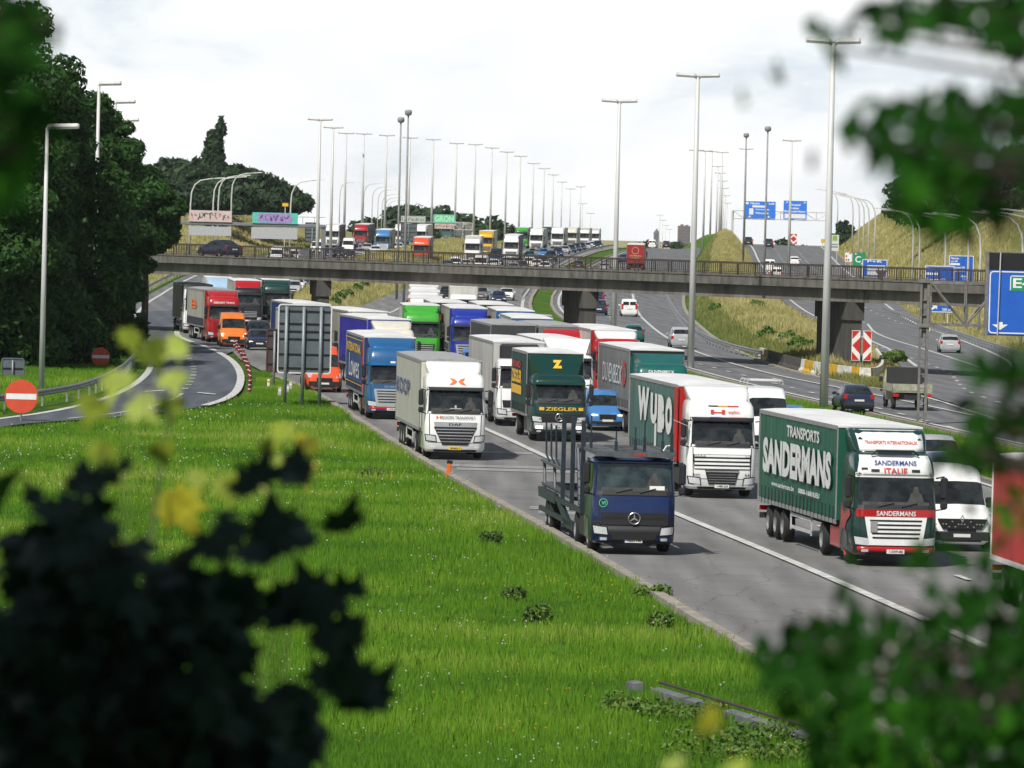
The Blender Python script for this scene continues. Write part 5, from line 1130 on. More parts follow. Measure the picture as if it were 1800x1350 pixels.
# Ziegler
o = root('box_lorry', 982, 777, label='dark green box lorry lettered ZIEGLER with a yellow Z over the cab', group=GL)
c, k = tractor(o, dict(cab=PDGR, hh=2.9, ws=(1.78, 2.52), grille='merc', bump=M_GREYD, bz=.82, defl2=PDGR, hz=.98, visorm=PDGR), lit=False)
m = MB(); c.text(m, 'ZIEGLER', -.62, .8, 1.36, 1.52, .03, .07); c.fp(m, rq(-.9, -.68, 1.37, 1.51), .03, 2, 1); c.fp(m, rq(.86, 1.08, 1.37, 1.51), .03, 2, 1); m.build('lettering', M_TXG, o)
m = MB(); text_on(m, 'Z', lambda u, v: (-.22+.44*u, .85+1.1*(.35+.42*v)-.04, 2.92+.86*(.35+.42*v)), bold=.09); m.build('lettering', M_TXG, o)
for sg in (-1, 1): m = MB(); c.fp(m, rq(*sorted((sg*.72, sg*1.05)), .55, .68), .05, 3, 1); m.build('headlight', M_LON, o)
plate_(c, o, .62, '1-DRB-702')
trailer(o, 2.4, 7.4, 3.95, TDGR, M_ROOF, rigid=True, head=TDGR, zb=1.1, letters=[('ZIEGLER', 9.3, 4.6, 2.4, 3.0, M_TXG, .05), (None, 9.3, 4.6, 1.9, 2.3, M_TXG, 0), ('ROAD', 9.0, 5.0, 3.1, 3.4, M_TXR, .04)])
# Lowes
o = root('articulated_lorry', 689, 738, label='blue and red lorry with navy trailer lettered Lowes beside the grass edge', group=GL)
c, k = tractor(o, dict(cab=PBLU, hh=3.4, ws=(1.78, 2.6), grille='scania', gm=PSIL, band=PBLU, bump=PRED, bz=.62, defl=PBLU, dtop=3.9, tank=PRED, visorm=PBLU, hz=.75))
m = MB(); c.text(m, 'SCANIA', -.4, .4, 1.53, 1.62, .04, .04); m.build('lettering', M_CHR, o)
m = MB(); c.fp(m, rq(-.12, .12, 2.72, 2.8), .05, 2, 1); c.fp(m, rq(.9, 1.0, 2.72, 2.8), .05, 2, 1); m.build('marker_lamp', PW, o)
plate_(c, o, .48, '1-KTR-904')
trailer(o, 2.75, 13.6, 3.98, TNV, M_ROOF, letters=[('INTERNATIONAL', 15.2, 4.5, 3.0, 3.45, M_TXG, .03), ('Lowes', 13.2, 5.5, 1.75, 2.9, M_TXW, .0), (None, 16.2, 2.9, 3.66, 3.7, M_TXG, 0), (None, 16.2, 2.9, 1.45, 1.49, M_TXG, 0)])
m = MB(); m.box(-1.31, -1.27, 2.75, 3.25, 1.2, 3.85); m.build('red_corner_panel', TRD, o)
# car transporter
o = root('car_transporter', 1113, 976, label='empty dark blue car transporter lorry with steel posts, nearest on the grass side', group=GL)
c, k = tractor(o, dict(cab=PNAVY, hh=2.78, ws=(1.84, 2.68), grille='merc', bump=M_PLS, bz=.86, hz=.70, tint=True, visor=False))
m = MB(); c.fp(m, ((-1.2, .86), (1.2, .86), (1.22, .98), (-1.22, .98)), .04, 12, 1); m.build('bumper_edge', M_PLS, o)
m = MB(); c.fp(m, trap(.6, .75, .42, .66), .05, 6, 1); m.build('air_intake', M_GDRK, o)
m = MB(); c.text(m, 'VI', -.98, -.86, 1.44, 1.56, .035, .05)
pts = [(-.92+.12*math.cos(R(a)), c.yf(-.92, 1.5)-.02, 1.5+.12*math.sin(R(a))) for a in range(0, 361, 20)]; m.tube(pts, .015, 4, cap=False); m.build('green_sticker', pm('sticker_green', (.1, .5, .25), .6), o)
plate_(c, o, .40, 'HZU 196'); m = MB(); c.fp(m, rq(-.30, -.22, .34, .46), .046, 1, 1); m.build('plate_strip', M_PBL, o)
m = MB(); c.fp(m, rq(.45, .9, 1.9, 2.02), .016, 4, 1); m.build('dashboard_papers', M_PLATE, o)
M_TRN = pm('transporter_steel', (.030, .042, .058), .5, metal=.3, var=.35, scale=4); M_TRL = pm('transporter_grey', (.11, .12, .13), .6, metal=.3, var=.35, scale=4)
m = MB()   # deck over the cab
for sg in (-1, 1): m.box(*sorted((sg*1.2, sg*1.0)), .1, 5.2, 2.92, 3.02); m.box(*sorted((sg*.95, sg*.45)), .1, 5.2, 2.98, 3.01)
for y in (.1, 1.2, 2.4, 3.6, 5.0): m.box(-1.2, 1.2, y, y+.12, 2.94, 3.02)
m.box(-1.18, 1.18, .02, .1, 2.88, 3.02); m.build('upper_deck', M_TRL, o)
m = MB(); text_on(m, 'LOHR', lambda u, v: (-.05+.36*u, .012, 2.9+.09*v), bold=.03); m.build('lettering', M_TXR, o)
for (x, y, h_) in ((-.5, .8, .6), (.15, 1.5, .7), (.3, .4, .95), (.85, .5, .7), (1.1, .3, 1.15), (-1.1, 2.2, 1.0)): m = MB(); m.tube([(x, y, 3.0), (x, y, 3.0+h_)], .025, 6); m.box(x-.045, x+.045, y-.04, y+.04, 3.0, 3.0+h_*.5, bev=.01); m.build('deck_post', M_TRN, o)
m = MB(); m.tube([(.85, .3, 3.05), (.95, .35, 3.2), (1.1, .35, 3.22), (1.2, .4, 3.05)], .03, 6); m.tube([(1.1, .3, 4.0), (1.55, .3, 3.82)], .01, 4); m.build('hose', M_GREYP, o)
m = MB()
for sg in (-1, 1):
    x = sg*1.2
    for y in ((3.4, 6.4, 9.2) if sg < 0 else ()): m.box(x-.065, x+.065, y-.07, y+.07, .95, 3.8)
    m.box(x-.06, x+.06, 3.3, 16.2, 1.0, 1.14); m.box(x-.05, x+.05, 6.0, 16.2, .45, .6)
    m.sideplate([(5.6, .35), (7.6, .35), (10.6, .98), (9.8, 1.14), (7.0, .62), (5.6, .62)], x-.05, x+.05)
    m.sideplate([(11.0, .9), (16.2, .9), (16.4, 1.2), (11.0, 1.2)], x-.07, x+.07)
m.build('trailer_frame', M_TRN, o)
m = MB()
for sg in (-1, 1): m.box(*sorted((sg*1.15, sg*.55)), 6.5, 16.5, 1.28, 1.34)
y = 6.6
while y < 16.4: m.box(-1.15, 1.15, y, y+.08, 1.22, 1.32); y += .6
m.box(-1.2, 1.2, 10, 16.4, 2.0, 2.08); 
for sg in (-1, 1):
    for y in (10.2, 12.5, 15.8): m.tube([(sg*1.1, y, 1.1), (sg*1.1, y+.4, 2.0)], .05, 6)
m.build('trailer_deck', M_TRL, o)
m = MB()
for y in (11.4, 13.0, 14.6): m.tube([(-1.1, y-.3, 2.05), (-1.2, y, 2.3), (-1.22, y+.05, 3.35)], .035, 6)
for y in (4.0, 4.9): m.tube([(-1.1, y, 1.2), (-1.1, y+1, 2.9)], .06, 6)
for z in (1.5, 1.75, 2.0, 2.25): m.tube([(-1.2, 3.4, z), (-1.2, 4.8, z)], .025, 5)
m.build('stake_poles', M_TRN, o)
for y in (5.1,): [wheel('truck', sg, sg*1.22, y, .5, o) for sg in (-1, 1)]
for y in (13.0, 14.1): [wheel('truck', sg, sg*1.22, y, .45, o) for sg in (-1, 1)]
# ================================================================== lorries further back
def lorry(px, py, cabm, label, top=True, side=TWH, roof=M_ROOF, hh=3.45, defl='cab', g='plain', gm=None, bump=None, h=4.0, L_=13.6, X=None, d=None, hd=None, kind='curtain', head=None, letters=(), lit=False, rigid=False, ftext=None, reefer=False, headm=None, name=None, group=GL, dtop=3.9, tank=M_PLS, band=None, defl2=None, det=False, textm=None, cab2=None):
    if X is None and d is None:
        p = G(px, py, h if top else 0); X, d = p.x, p.y-(2.7 if top else 0)
    elif X is None: X = at(px, 400, d).x
    o = root(name or ('box_lorry' if rigid else 'articulated_lorry'), X=X, d=d, hd=hd, label=label, group=group)
    st = dict(cab=cabm, hh=hh, grille=g, gm=gm or PSIL, bump=bump, defl=(cabm if defl == 'cab' else defl), dtop=dtop, tank=tank, band=band or cabm, defl2=defl2)
    c, k = tractor(o, st, lit, det)
    if headm: m = MB(); c.fp(m, ((-1.08, 2.85), (1.08, 2.85), (1.02, hh-.08), (-1.02, hh-.08)), .03, 8, 3); hp = m.build('head_panel', headm, o, True)
    if ftext:
        (t, x0, x1, z0, z1, mt) = ftext; m = MB(); (c if z1 < hh else k).text(m, t, x0, x1, z0, z1, .045, .03); m.build('lettering', mt, o)
    plate_(c, o, .48, None)
    if L_: trailer(o, 2.7 if not rigid else 2.35, L_, h, side, roof, kind, head, letters=letters, rigid=rigid, reefer=reefer, straps=det)
    return o
lorry(0, 0, PW, 'white refrigerated lorry with black cooling unit behind the dark green box lorry', X=.55, d=271, side=TWH, kind='box', defl=None, hh=3.1, reefer=True, det=True, g='merc')
lorry(0, 0, PW, 'white lorry with wide white deflector between the refrigerated lorry and the Duvenbeck lorry', X=2.95, d=290, h=3.75, defl=None, defl2=PW, hh=2.95, side=TWH, g='plain')
o = lorry(0, 0, PTEAL, 'grey and teal lorry lettered DUVENBECK behind the wybo lorry', X=6.95, d=261.5, side=TGR, head=PTEAL, defl=None, defl2=PTEAL, hh=3.3, det=True, g='scania', gm=PTEAL, letters=[('DUVENBECK', 13.8, 5.6, 2.2, 3.1, M_TXW, .0), ('D', 5.2, 3.9, 2.2, 3.35, M_TXR, .02)], ftext=('DUVENBECK', -.65, .55, 2.92, 3.06, M_TXW))
m = MB(); m.box(-1.26, 1.26, 2.64, 2.69, 3.72, 3.9); m.build('black_roof_edge', M_SBLK, o)
lorry(0, 0, PRED, 'white and red lorry with black FONTEIN plate in front of the middle bridge pier', X=5.75, d=309, side=TWH, head=PRED, defl=PW, headm=M_SBLK, ftext=('FONTEIN', -.6, .6, 3.0, 3.22, M_TXW), tank=PRED, det=False, hh=3.45, g='scania', gm=PRED)
lorry(0, 0, PRED, 'grey lorry with pink red deflector left of the FONTEIN lorry', X=3.0, d=316, side=TGR, roof=M_ROOFG, head=TGR, hh=3.3, dtop=3.8)
lorry(0, 0, PGRY, 'dark grey tarpaulin lorry with grey cab behind the refrigerated lorry', X=.25, d=317, side=TDG, head=TDG, roof=M_ROOFG, defl=None, hh=3.3)
lorry(0, 0, PW, 'lorry with white deflector and blue front board in the middle of the queue', X=1.25, d=341, side=TWH, head=PBLU, hh=3.4, dtop=3.75)
lorry(0, 0, PW, 'lorry with beige side and blue and white front left of the silver deflector', X=.25, d=368, side=TBG, head=PBLU, hh=3.4, dtop=3.7)
lorry(0, 0, PBLK, 'black cabbed lorry with flat white roof just behind the royal blue lorry', X=-1.15, d=393, side=TDG, head=PBLK, defl=None, hh=3.3)
lorry(0, 0, PROY, 'royal blue lorry with blue roof deflector and silver grille in the middle of the queue', X=-2.85, d=374, side=TBG, head=PROY, g='scania', gm=PSIL, det=True, hh=3.35, dtop=3.9)
lorry(0, 0, PDRED, 'dark red lorry under a black box with one lamp glowing', X=-4.4, d=394, side=TDG, head=PBLK, lit=True, defl=None, hh=3.1, h=4.05)
lorry(0, 0, PGRN, 'bright green lorry left of the dark red one', X=-6.15, d=383, side=TWH, head=PGRN, L_=7, rigid=True, hh=3.4, dtop=3.9, lit=False)
lorry(749, 523, PW, 'white lorry with orange stripe, nearest of three white ones in file behind the green lorry', side=TWH, head=PORR, hh=3.4)
lorry(747, 512, PW, 'white lorry, middle of three in file behind the green lorry', side=TWH)
lorry(746, 503, PW, 'white lorry, farthest of three in file and cut off by the bridge', side=TWH)
lorry(816, 503, PW, 'lone white box lorry with tall white nose under the middle of the bridge', side=TWH, defl=None, hh=3.2, L_=7, rigid=True)
lorry(0, 0, PCR, 'lorry with cream deflector and violet blue trailer behind the Lowes lorry', X=-6.75, d=325, hd=8.6, side=TBL, hh=3.35, dtop=3.85, det=True)
lorry(0, 0, PW, 'lorry with long cream side wall and low white deflector behind the violet blue one', X=-8.6, d=350, hd=8.8, side=TBG, hh=3.4, dtop=3.85, kind='box')
lorry(0, 0, PW, 'white lorry mostly hidden behind the large grey sign back', X=-12.3, d=350, hd=9, side=TWH, L_=7, rigid=True, hh=3.4, ftext=('MAN', -.4, .4, 1.5, 1.62, M_TXK))
lorry(0, 0, PDRK, 'dark blue lorry peeping out left of the large grey sign back', X=-13.0, d=375, hd=8.6, side=TNV, roof=M_ROOF, defl=None, hh=3.3)
lorry(393, 603, PRED, 'red lorry with beige trailer and orange letters behind the orange van', top=False, hd=8.8, side=TBG, roof=M_ROOFG, head=PRED, g='scania', gm=PRED, bump=PRED, letters=[('EB', 12.5, 8.5, 2.4, 3.1, M_TXO, .04), (None, 16, 3, 1.2, 1.75, M_TXK, 0)], ftext=('GERAERT TRANS', -.8, .8, 2.95, 3.1, M_TXW), det=True, tank=PRED)
lorry(354, 500, PW, 'white lorry with navy blue head panel behind the red lorry', hd=6.5, side=TDG, kind='box', headm=PNAVY, defl=None, hh=3.9)
lorry(388, 487, PLBL, 'pale blue and white lorry cut by the left end of the girder', hd=4, side=TWH)
lorry(440, 493, PBLK, 'black fronted lorry with bright red roof deflector under the left span', hd=5, side=TBG, defl=PRED, hh=3.3, dtop=3.95)
lorry(489, 491, PDGR, 'green lorry with yellow trim at the right edge of the left road', hd=4, side=TGR, head=PDGR, defl=PDGR)
# lorries beyond the bridge
GF = 'far lorries seen above the bridge deck'
def far(px, d, cabm, label, **k):
    return lorry(px, 0, cabm, label, d=d, group=GF, **k)
far(584, 985, PW, 'white lorry above the bridge at the leg of the graffiti gantry', side=TDG)
far(634, 1000, PRED, 'red lorry above the bridge, left of the blue one', side=TDG, head=TDG)
far(673, 930, PSKY, 'bright blue lorry above the bridge right of the red one', side=TGR, g='scania', gm=PW)
far(705, 1010, PW, 'pale lorry half hidden by the twin camera masts', side=TDG)
far(737, 1010, PW, 'white lorry above the bridge under the cream graffiti panel', side=TWH)
far(787, 1120, PTEAL, 'teal lorry on the far crest under the green graffiti panel', side=TWH, defl=None, hh=3.6)
far(803, 1140, PW, 'sliver of a white lorry right of the teal one on the far crest', side=TWH)
far(741, 850, PORR, 'orange red lorry behind the railing left of the middle of the bridge', side=TGR, ftext=('DHL', -.5, .5, 3.0, 3.2, M_TXW))
far(831, 880, PW, 'low white box lorry behind the railing right of the orange red one', side=TWH, L_=7, rigid=True, defl=None)
far(854, 960, PYEL, 'yellow sided lorry with white roof behind the low white one', side=TWH, head=PYEL, defl=None)
far(899, 905, PW, 'white lorry with dark tarpaulin behind the railing, foremost in its lane', side=TNV)
far(917, 1070, PGRN, 'green lorry in the far queue above the bridge', side=TGR, headm=PDGR)
far(943, 1030, PW, 'tall white lorry with blue bumper in the far queue right of the green one', side=TWH, bump=PNAVY)
far(963, 1120, PDGR, 'far lorry with bright green board between two white ones', side=TWH, head=PGRN)
far(980, 1085, PW, 'white lorry with dark windscreen in the far queue right of the green board', side=TWH)
far(1004, 1150, PCR, 'cream lorry in the far queue close to the crest', side=TWH)
far(1026, 1190, PW, 'white lorry near the end of the far queue', side=TWH, defl=None)
far(1044, 1225, PW, 'last white lorry of the far queue on the crest', side=TWH, L_=7, rigid=True, defl=None)
# red lorry driving away
o = root('articulated_lorry', X=at(1118, 400, 833).x, d=833, label='dark red lorry driving away beyond the bridge, rear doors in view', group='lorries on the outgoing roads', away=16.4)
tractor(o, dict(cab=PRED, hh=3.4, grille='plain', defl=PRED), detail=False); t = trailer(o, 2.7, 13.6, 4.0, TRD, M_ROOF, 'box', TRD, straps=False)
m = MB(); m.box(-1.2, 1.2, 16.3, 16.33, 1.2, 3.85); rd = m.build('rear_door', pm('door_red', (.33, .015, .02), .5), o)
m = MB(); m.tube([(.5*math.cos(R(a)), 16.35, 3.05+.5*math.sin(R(a))) for a in range(0, 361, 20)], .05, 4, cap=False); text_on(m, 'UNIVERSAL', lambda u, v: (.9-1.8*u, 16.36, 2.2+.2*v)); text_on(m, 'EXPRESS', lambda u, v: (.6-1.2*u, 16.36, 1.85+.18*v)); m.build('lettering', pm('rear_gold', (.55, .35, .15), .6), rd)
# red trailer cut by the right picture edge
o = root('articulated_lorry', X=14.15, d=152, hd=5.3, label='red and white lorry cut off by the right picture edge behind green leaves', group=GL)
o.location.y -= 16.4; o.location.x += 1.5
tractor(o, dict(cab=PRED, hh=3.4, grille='plain', defl=PRED), detail=False); trailer(o, 2.7, 13.6, 3.9, TRD, M_ROOF, 'box', TRD, straps=False, rail=PW)
# ------------------------------------------------------------------ cars and vans
# stations: (y, belt z, top z, top width factor); roof flags by index
CARS = {
 'hatch': dict(W=1.76, st=[(0, .50, .50, .80), (.06, .66, .68, .84), (.35, .76, .80, .86), (1.0, .88, .92, .84), (1.75, .93, 1.36, .70), (2.3, .94, 1.46, .70), (3.2, .96, 1.43, .69), (3.72, .98, 1.30, .67), (4.02, .96, 1.0, .84), (4.1, .80, .84, .88), (4.12, .5, .5, .86)], cowl=3, wst=4, rr=7, rg=8, wh=(.75, 3.35)),
 'sedan': dict(W=1.78, st=[(0, .50, .50, .80), (.06, .64, .66, .84), (.4, .74, .78, .86), (1.15, .86, .90, .84), (1.95, .90, 1.32, .70), (2.5, .92, 1.41, .70), (3.2, .94, 1.38, .69), (3.85, .95, 1.05, .80), (4.4, .93, 1.0, .82), (4.5, .8, .84, .86), (4.52, .5, .5, .84)], cowl=3, wst=4, rr=6, rg=7, wh=(.85, 3.6)),
 'mpv': dict(W=1.82, st=[(0, .52, .52, .82), (.06, .72, .74, .86), (.3, .84, .88, .88), (.85, .98, 1.02, .86), (1.6, 1.02, 1.50, .74), (2.2, 1.04, 1.64, .74), (3.6, 1.05, 1.62, .74), (4.15, 1.05, 1.48, .72), (4.35, 1.02, 1.1, .86), (4.42, .85, .9, .9), (4.44, .5, .5, .88)], cowl=3, wst=4, rr=7, rg=8, wh=(.8, 3.55)),
 'suv': dict(W=1.86, st=[(0, .6, .6, .84), (.06, .84, .86, .88), (.5, .96, 1.0, .88), (1.15, 1.04, 1.08, .86), (1.75, 1.08, 1.58, .76), (2.3, 1.1, 1.72, .75), (3.8, 1.1, 1.68, .75), (4.2, 1.1, 1.5, .74), (4.4, 1.05, 1.1, .88), (4.46, .9, .95, .9), (4.48, .55, .55, .88)], cowl=3, wst=4, rr=7, rg=8, wh=(.85, 3.6)),
 'smallvan': dict(W=1.80, st=[(0, .52, .52, .82), (.06, .78, .80, .86), (.3, .90, .94, .88), (.9, 1.04, 1.09, .86), (1.55, 1.08, 1.62, .78), (2.05, 1.1, 1.80, .80), (4.2, 1.1, 1.82, .80), (4.34, 1.1, 1.76, .80), (4.38, 1.08, 1.4, .86), (4.4, .85, .9, .92), (4.42, .5, .5, .9)], cowl=3, wst=4, rr=7, rg=8, wh=(.8, 3.5)),
 'van': dict(W=2.02, st=[(0, .62, .62, .84), (.06, .95, .98, .87), (.3, 1.12, 1.17, .88), (.85, 1.26, 1.32, .87), (1.5, 1.32, 2.08, .80), (1.95, 1.35, 2.36, .82), (2.6, 1.35, 2.48, .84), (5.2, 1.35, 2.46, .84), (5.38, 1.3, 2.3, .85), (5.4, .9, 1.2, .94), (5.42, .55, .55, .92)], cowl=3, wst=4, rr=7, rg=8, wh=(.95, 4.3)),
}
def car(kind, col, o, lit=False, rear=False, side_glass='all', det=True, roofbars=False, hscale=1.0, dark_bumper=False, plate=None, tall=0, emblem=None):
    K = CARS[kind]; W = K['W']/2; st = [(y, b, t+(tall if i >= K['wst'] and i <= K['rr'] else 0), f) for i, (y, b, t, f) in enumerate(K['st'])]; Lc = st[-1][0]; n = len(st)
    rows = []
    for i, (y, b, t, f) in enumerate(st):
        e = min(1, .82+.18*min(1, y/.55)) if y < .55 else (1-.10*max(0, (y-(Lc-.5))/.5)); w_ = W*e; cab = K['cowl'] < i <= K['rr']
        zb = .30 if 0 < i < n-1 else .34
        wt = W*f*(e if not cab else 1)
        half = [(w_*.80, .20+(.05 if i in (0, n-1) else 0)), (w_*.97, zb), (w_, .5), (w_*.985, min(b, max(.52, b*.82))), (w_*.96 if not cab else w_*.955, b), (wt, t-.03 if cab else t), (wt*.82, t+.012), (0, t+.03)]
        if i in (0, n-1): half = [(w_*.8, .25), (w_*.94, .30), (w_*.97, .36), (w_*.97, .42), (w_*.96, .46), (w_*.94, .50), (w_*.8, .51), (0, .52)]
        rows.append((y, half))
    V = []; 
    for (y, h) in rows:
        full = [(-x, z) for x, z in h]+[(x, z) for x, z in reversed(h[:-1])]
        V += [(x, y, z) for x, z in full]
    k = 15; FS = []
    for i in range(n-1):
        for j in range(k-1): FS.append((i*k+j, i*k+j+1, (i+1)*k+j+1, (i+1)*k+j))
        FS.append((i*k+k-1, i*k, (i+1)*k, (i+1)*k+k-1))
    FS.append(tuple(range(k-1, -1, -1))); FS.append(tuple((n-1)*k+j for j in range(k)))
    MB().add(V, FS).build('body', col, o, True)
    def strip(i0, i1, j0, j1, off, u0=0., u1=1.):
        """glass between rows i0..i1 and ring indices"""
        a = Vector(V[i0*k+j0]); b = Vector(V[i0*k+j1]); c = Vector(V[i1*k+j1]); d = Vector(V[i1*k+j0]); nn = (b-a).cross(d-a).normalized(); return a, b, c, d, nn
    cw, ws_, rr, rg = K['cowl'], K['wst'], K['rr'], K['rg']
    # windscreen: between cowl and windscreen top, across the top points 5..9
    def topglass(i0, i1, name, s0=.06, s1=.94):
        P0 = [Vector(V[i0*k+j]) for j in (5, 6, 7, 8, 9)]; P1 = [Vector(V[i1*k+j]) for j in (5, 6, 7, 8, 9)]
        P0[0].x *= .97; P0[-1].x *= .97
        A_ = [p.lerp(q, s0) for p, q in zip(P0, P1)]; B_ = [p.lerp(q, s1) for p, q in zip(P0, P1)]
        nn = (A_[4]-A_[0]).cross(B_[0]-A_[0]).normalized(); nn = nn if nn.z > 0 else -nn; VV = [p+nn*.014 for p in A_+B_]
        return MB().add(VV, [(i, i+1, 6+i, 5+i) for i in range(4)]).build(name, M_GLS, o)
    if not rear or det: topglass(cw, ws_, 'windscreen')
    if kind in ('van', 'smallvan'):
        if rear or det:
            m = MB(); a = st[rr]; z0, z1 = a[1]+.12, a[2]-.18; y = Lc-.03
            for sg in (-1, 1): m.box(*sorted((sg*.06, sg*W*.74)), y-.02, y+.012, z0, z1)
            m.build('rear_window', M_GLS, o)
    else: topglass(rg, rr, 'rear_window')
    # side glass
    last = {'all': rr, 'front': 5 if kind == 'van' else 5}[side_glass if kind not in ('van', 'smallvan') else 'front']
    for sg in (-1, 1):
        m = MB()
        for i in range(cw, last+(0 if kind in ('van', 'smallvan') else 1)):
            if i+1 > rr and kind in ('van', 'smallvan'): break
            if i+1 > rg: break
            j0, j1 = (4, 5) if sg < 0 else (10, 9)
            a, b, c, d = [Vector(V[q]) for q in (i*k+j0, i*k+j1, (i+1)*k+j1, (i+1)*k+j0)]
            e0 = .3 if i == cw else 0.03; e1 = .3 if i+1 == rg else 0.03
            aa = a.lerp(b, .12).lerp(d.lerp(c, .12), e0); bb = a.lerp(b, .86).lerp(d.lerp(c, .86), e0); dd = d.lerp(c, .12).lerp(a.lerp(b, .12), e1); cc = d.lerp(c, .86).lerp(a.lerp(b, .86), e1)
            off = Vector((sg*.012, 0, .004)); f = (0, 1, 2, 3) if sg < 0 else (3, 2, 1, 0); m.add([aa+off, bb+off, cc+off, dd+off], [f])
        m.build('side_window', M_GLS, o)
        yc = st[cw][0]+.45; zc = st[cw][1]; MB().box(*sorted((sg*(W*.95), sg*(W+.17))), yc, yc+.14, zc+.02, zc+(.34 if kind == 'van' else .17), bev=.03).build('mirror', M_PLS if kind == 'van' else col, o)
        wk = 'van' if kind == 'van' else ('card' if dark_bumper else 'car'); r = .35 if kind == 'van' else .32
        for y in K['wh']:
            wheel(wk, sg, sg*(W+.005), y, r, o)
            if det:
                arc = [(y+(r+.07)*math.cos(R(a)), r+(r+.07)*math.sin(R(a))) for a in range(0, 181, 20)]; mm = MB(); mm.add([(sg*(W+.004), yy, zz) for yy, zz in arc], [tuple(range(10))]); mm.build('wheel_arch', M_GDRK, o)
    # front and rear
    zf = st[1][1]; hz = zf-.06
    for sg in (-1, 1):
        x0, x1 = sorted((sg*W*.50, sg*W*.86)); m = MB()
        if kind == 'van': x0, x1 = sorted((sg*W*.62, sg*W*.88)); m.add([(x0, .0, .78), (x1, .08, .80), (x1+.0, .16, 1.06), (x0+sg*.1, .07, 1.0), (x0, .2, .78), (x1, .3, .8), (x1, .36, 1.04), (x0, .3, 1.0)], [(0, 1, 2, 3), (3, 2, 6, 7), (1, 5, 6, 2), (4, 0, 3, 7)])
        else: m.box(x0, x1, .03, .3, hz-.06, hz+.05, bev=.025)
        m.build('headlight', M_LON if lit else M_LAMP, o)
        x0, x1 = sorted((sg*W*.70, sg*W*.93)); zr = st[-3][1] if kind not in ('van', 'smallvan') else 1.05
        h0, h1 = (.72, .98) if kind not in ('van', 'smallvan', 'suv') else (.75, 1.35)
        MB().box(x0, x1, Lc-.22, Lc+.01, h0, h1, bev=.03).build('tail_light', M_TAIL, o)
    m = MB(); m.box(-W*.44, W*.44, -.012, .1, .5, min(zf-.02, .78), bev=.01); m.box(-W*.6, W*.6, -.008, .1, .27, .40, bev=.01); g_ = m.build('grille', M_GDRK, o)
    m = MB(); m.box(-.26, .26, -.03, .0, .42, .52); m.build('number_plate', M_PLATE, o)
    m = MB(); m.box(-.26, .26, Lc, Lc+.03, .62 if kind not in ('van', 'smallvan') else .8, .72 if kind not in ('van', 'smallvan') else .9); m.build('number_plate', M_PLATE, o)
    if dark_bumper or kind == 'van':
        m = MB(); m.box(-W*.86, W*.86, -.02, .35, .28, .62 if kind == 'van' else .48, bev=.06); m.box(-W*.92, W*.92, Lc-.2, Lc+.03, .3, .5, bev=.04); m.build('bumper', M_PLS, o)
    if roofbars:
        m = MB(); zt = st[6][2]+tall
        for y in (2.3, 3.4, 4.6): m.tube([(-W*.8, y, zt), (-W*.78, y, zt+.16), (W*.78, y, zt+.16), (W*.8, y, zt)], .025, 5)
        m.tube([(-W*.7, 2.2, zt+.2), (-W*.7, 4.8, zt+.2)], .025, 5); m.tube([(W*.7, 2.2, zt+.2), (W*.7, 4.8, zt+.2)], .025, 5); m.build('roof_rack', M_GREYP, o)
    return o
GC = 'cars and vans queueing on the incoming roads'; GO = 'cars and vans on the outgoing roads'; GFC = 'far cars in the queue above the bridge'
HT = {'hatch': 1.46, 'sedan': 1.4, 'mpv': 1.64, 'suv': 1.7, 'smallvan': 1.82, 'van': 2.47}
def queue_car(kind, col, px, py, label, top=True, group=GC, hd=None, X=None, d=None, dy=1.9, cat=None, nm=None, **k):
    if X is None:
        p = G(px, py, (HT[kind]+k.get('tall', 0)) if top else 0); X, d = p.x, p.y-(dy if top else 0)
    o = root(nm or ('van' if 'van' in kind else 'car'), X=X, d=d, hd=hd, label=label, cat=cat or ('van' if 'van' in kind else 'car'), group=group); return car(kind, col, o, **k)
def away_car(kind, col, px, py, label, group=GO, hd=None, d=None, **k):
    if d: X = at(px, 400, d).x
    else: p = G(px, py); X, d = p.x, p.y
    o = root('van' if 'van' in kind else 'car', X=X, d=d, hd=hd, label=label, cat='van' if 'van' in kind else 'car', group=group, away=CARS[kind]['st'][-1][0]); return car(kind, col, o, rear=True, **k)
# near
v = queue_car('van', PW, 1690, 970, 'white panel van beside the SANDERMANS lorry, half behind green leaves', top=False)
m = MB(); m.add([(0, -.05, .86), (.07, -.045, .99), (0, -.03, 1.12), (-.07, -.045, .99), (0, -.05, .93), (.03, -.05, .99), (0, -.04, 1.05), (-.03, -.05, .99)], [(0, 1, 5, 4), (1, 2, 6, 5), (2, 3, 7, 6), (3, 0, 4, 7)]); m.build('emblem', M_CHR, v)
m = MB(); m.plate([(-.6, .66), (.6, .66), (.78, .98), (-.78, .98)], -.035, .05); gq = m.build('wide_grille', M_GDRK, v)
m = MB()
for k_ in range(14): x = -.62+.095*k_; m.box(x, x+.05, -.045, -.03, .72+.08*(k_ % 2)+(.0 if k_ % 3 else .08), .75+.08*(k_ % 2)+(.0 if k_ % 3 else .08))
m.build('grille_studs', M_CHR, gq)
queue_car('smallvan', PSKY, 1068, 758, 'light blue small van with one headlight on between the green lorries', top=False, dark_bumper=True, lit=True)
queue_car('van', PW, 1353, 683, 'white van with roof rack between the wybo and SANDERMANS lorries', roofbars=True, tall=.15, dy=2.4)
queue_car('hatch', PSKY, 1395, 714, 'blue car roof showing right of the white van with roof rack')
queue_car('mpv', PSIL, 1655, 768, 'silver blue car above the roof of the white panel van')
queue_car('mpv', PDRK, 1682, 800, 'dark teal car directly behind the white panel van', dy=1.2)
queue_car('smallvan', PSKY, 840, 614, 'small blue van behind the roof of the KOOPS lorry, left of the refrigerated lorry')
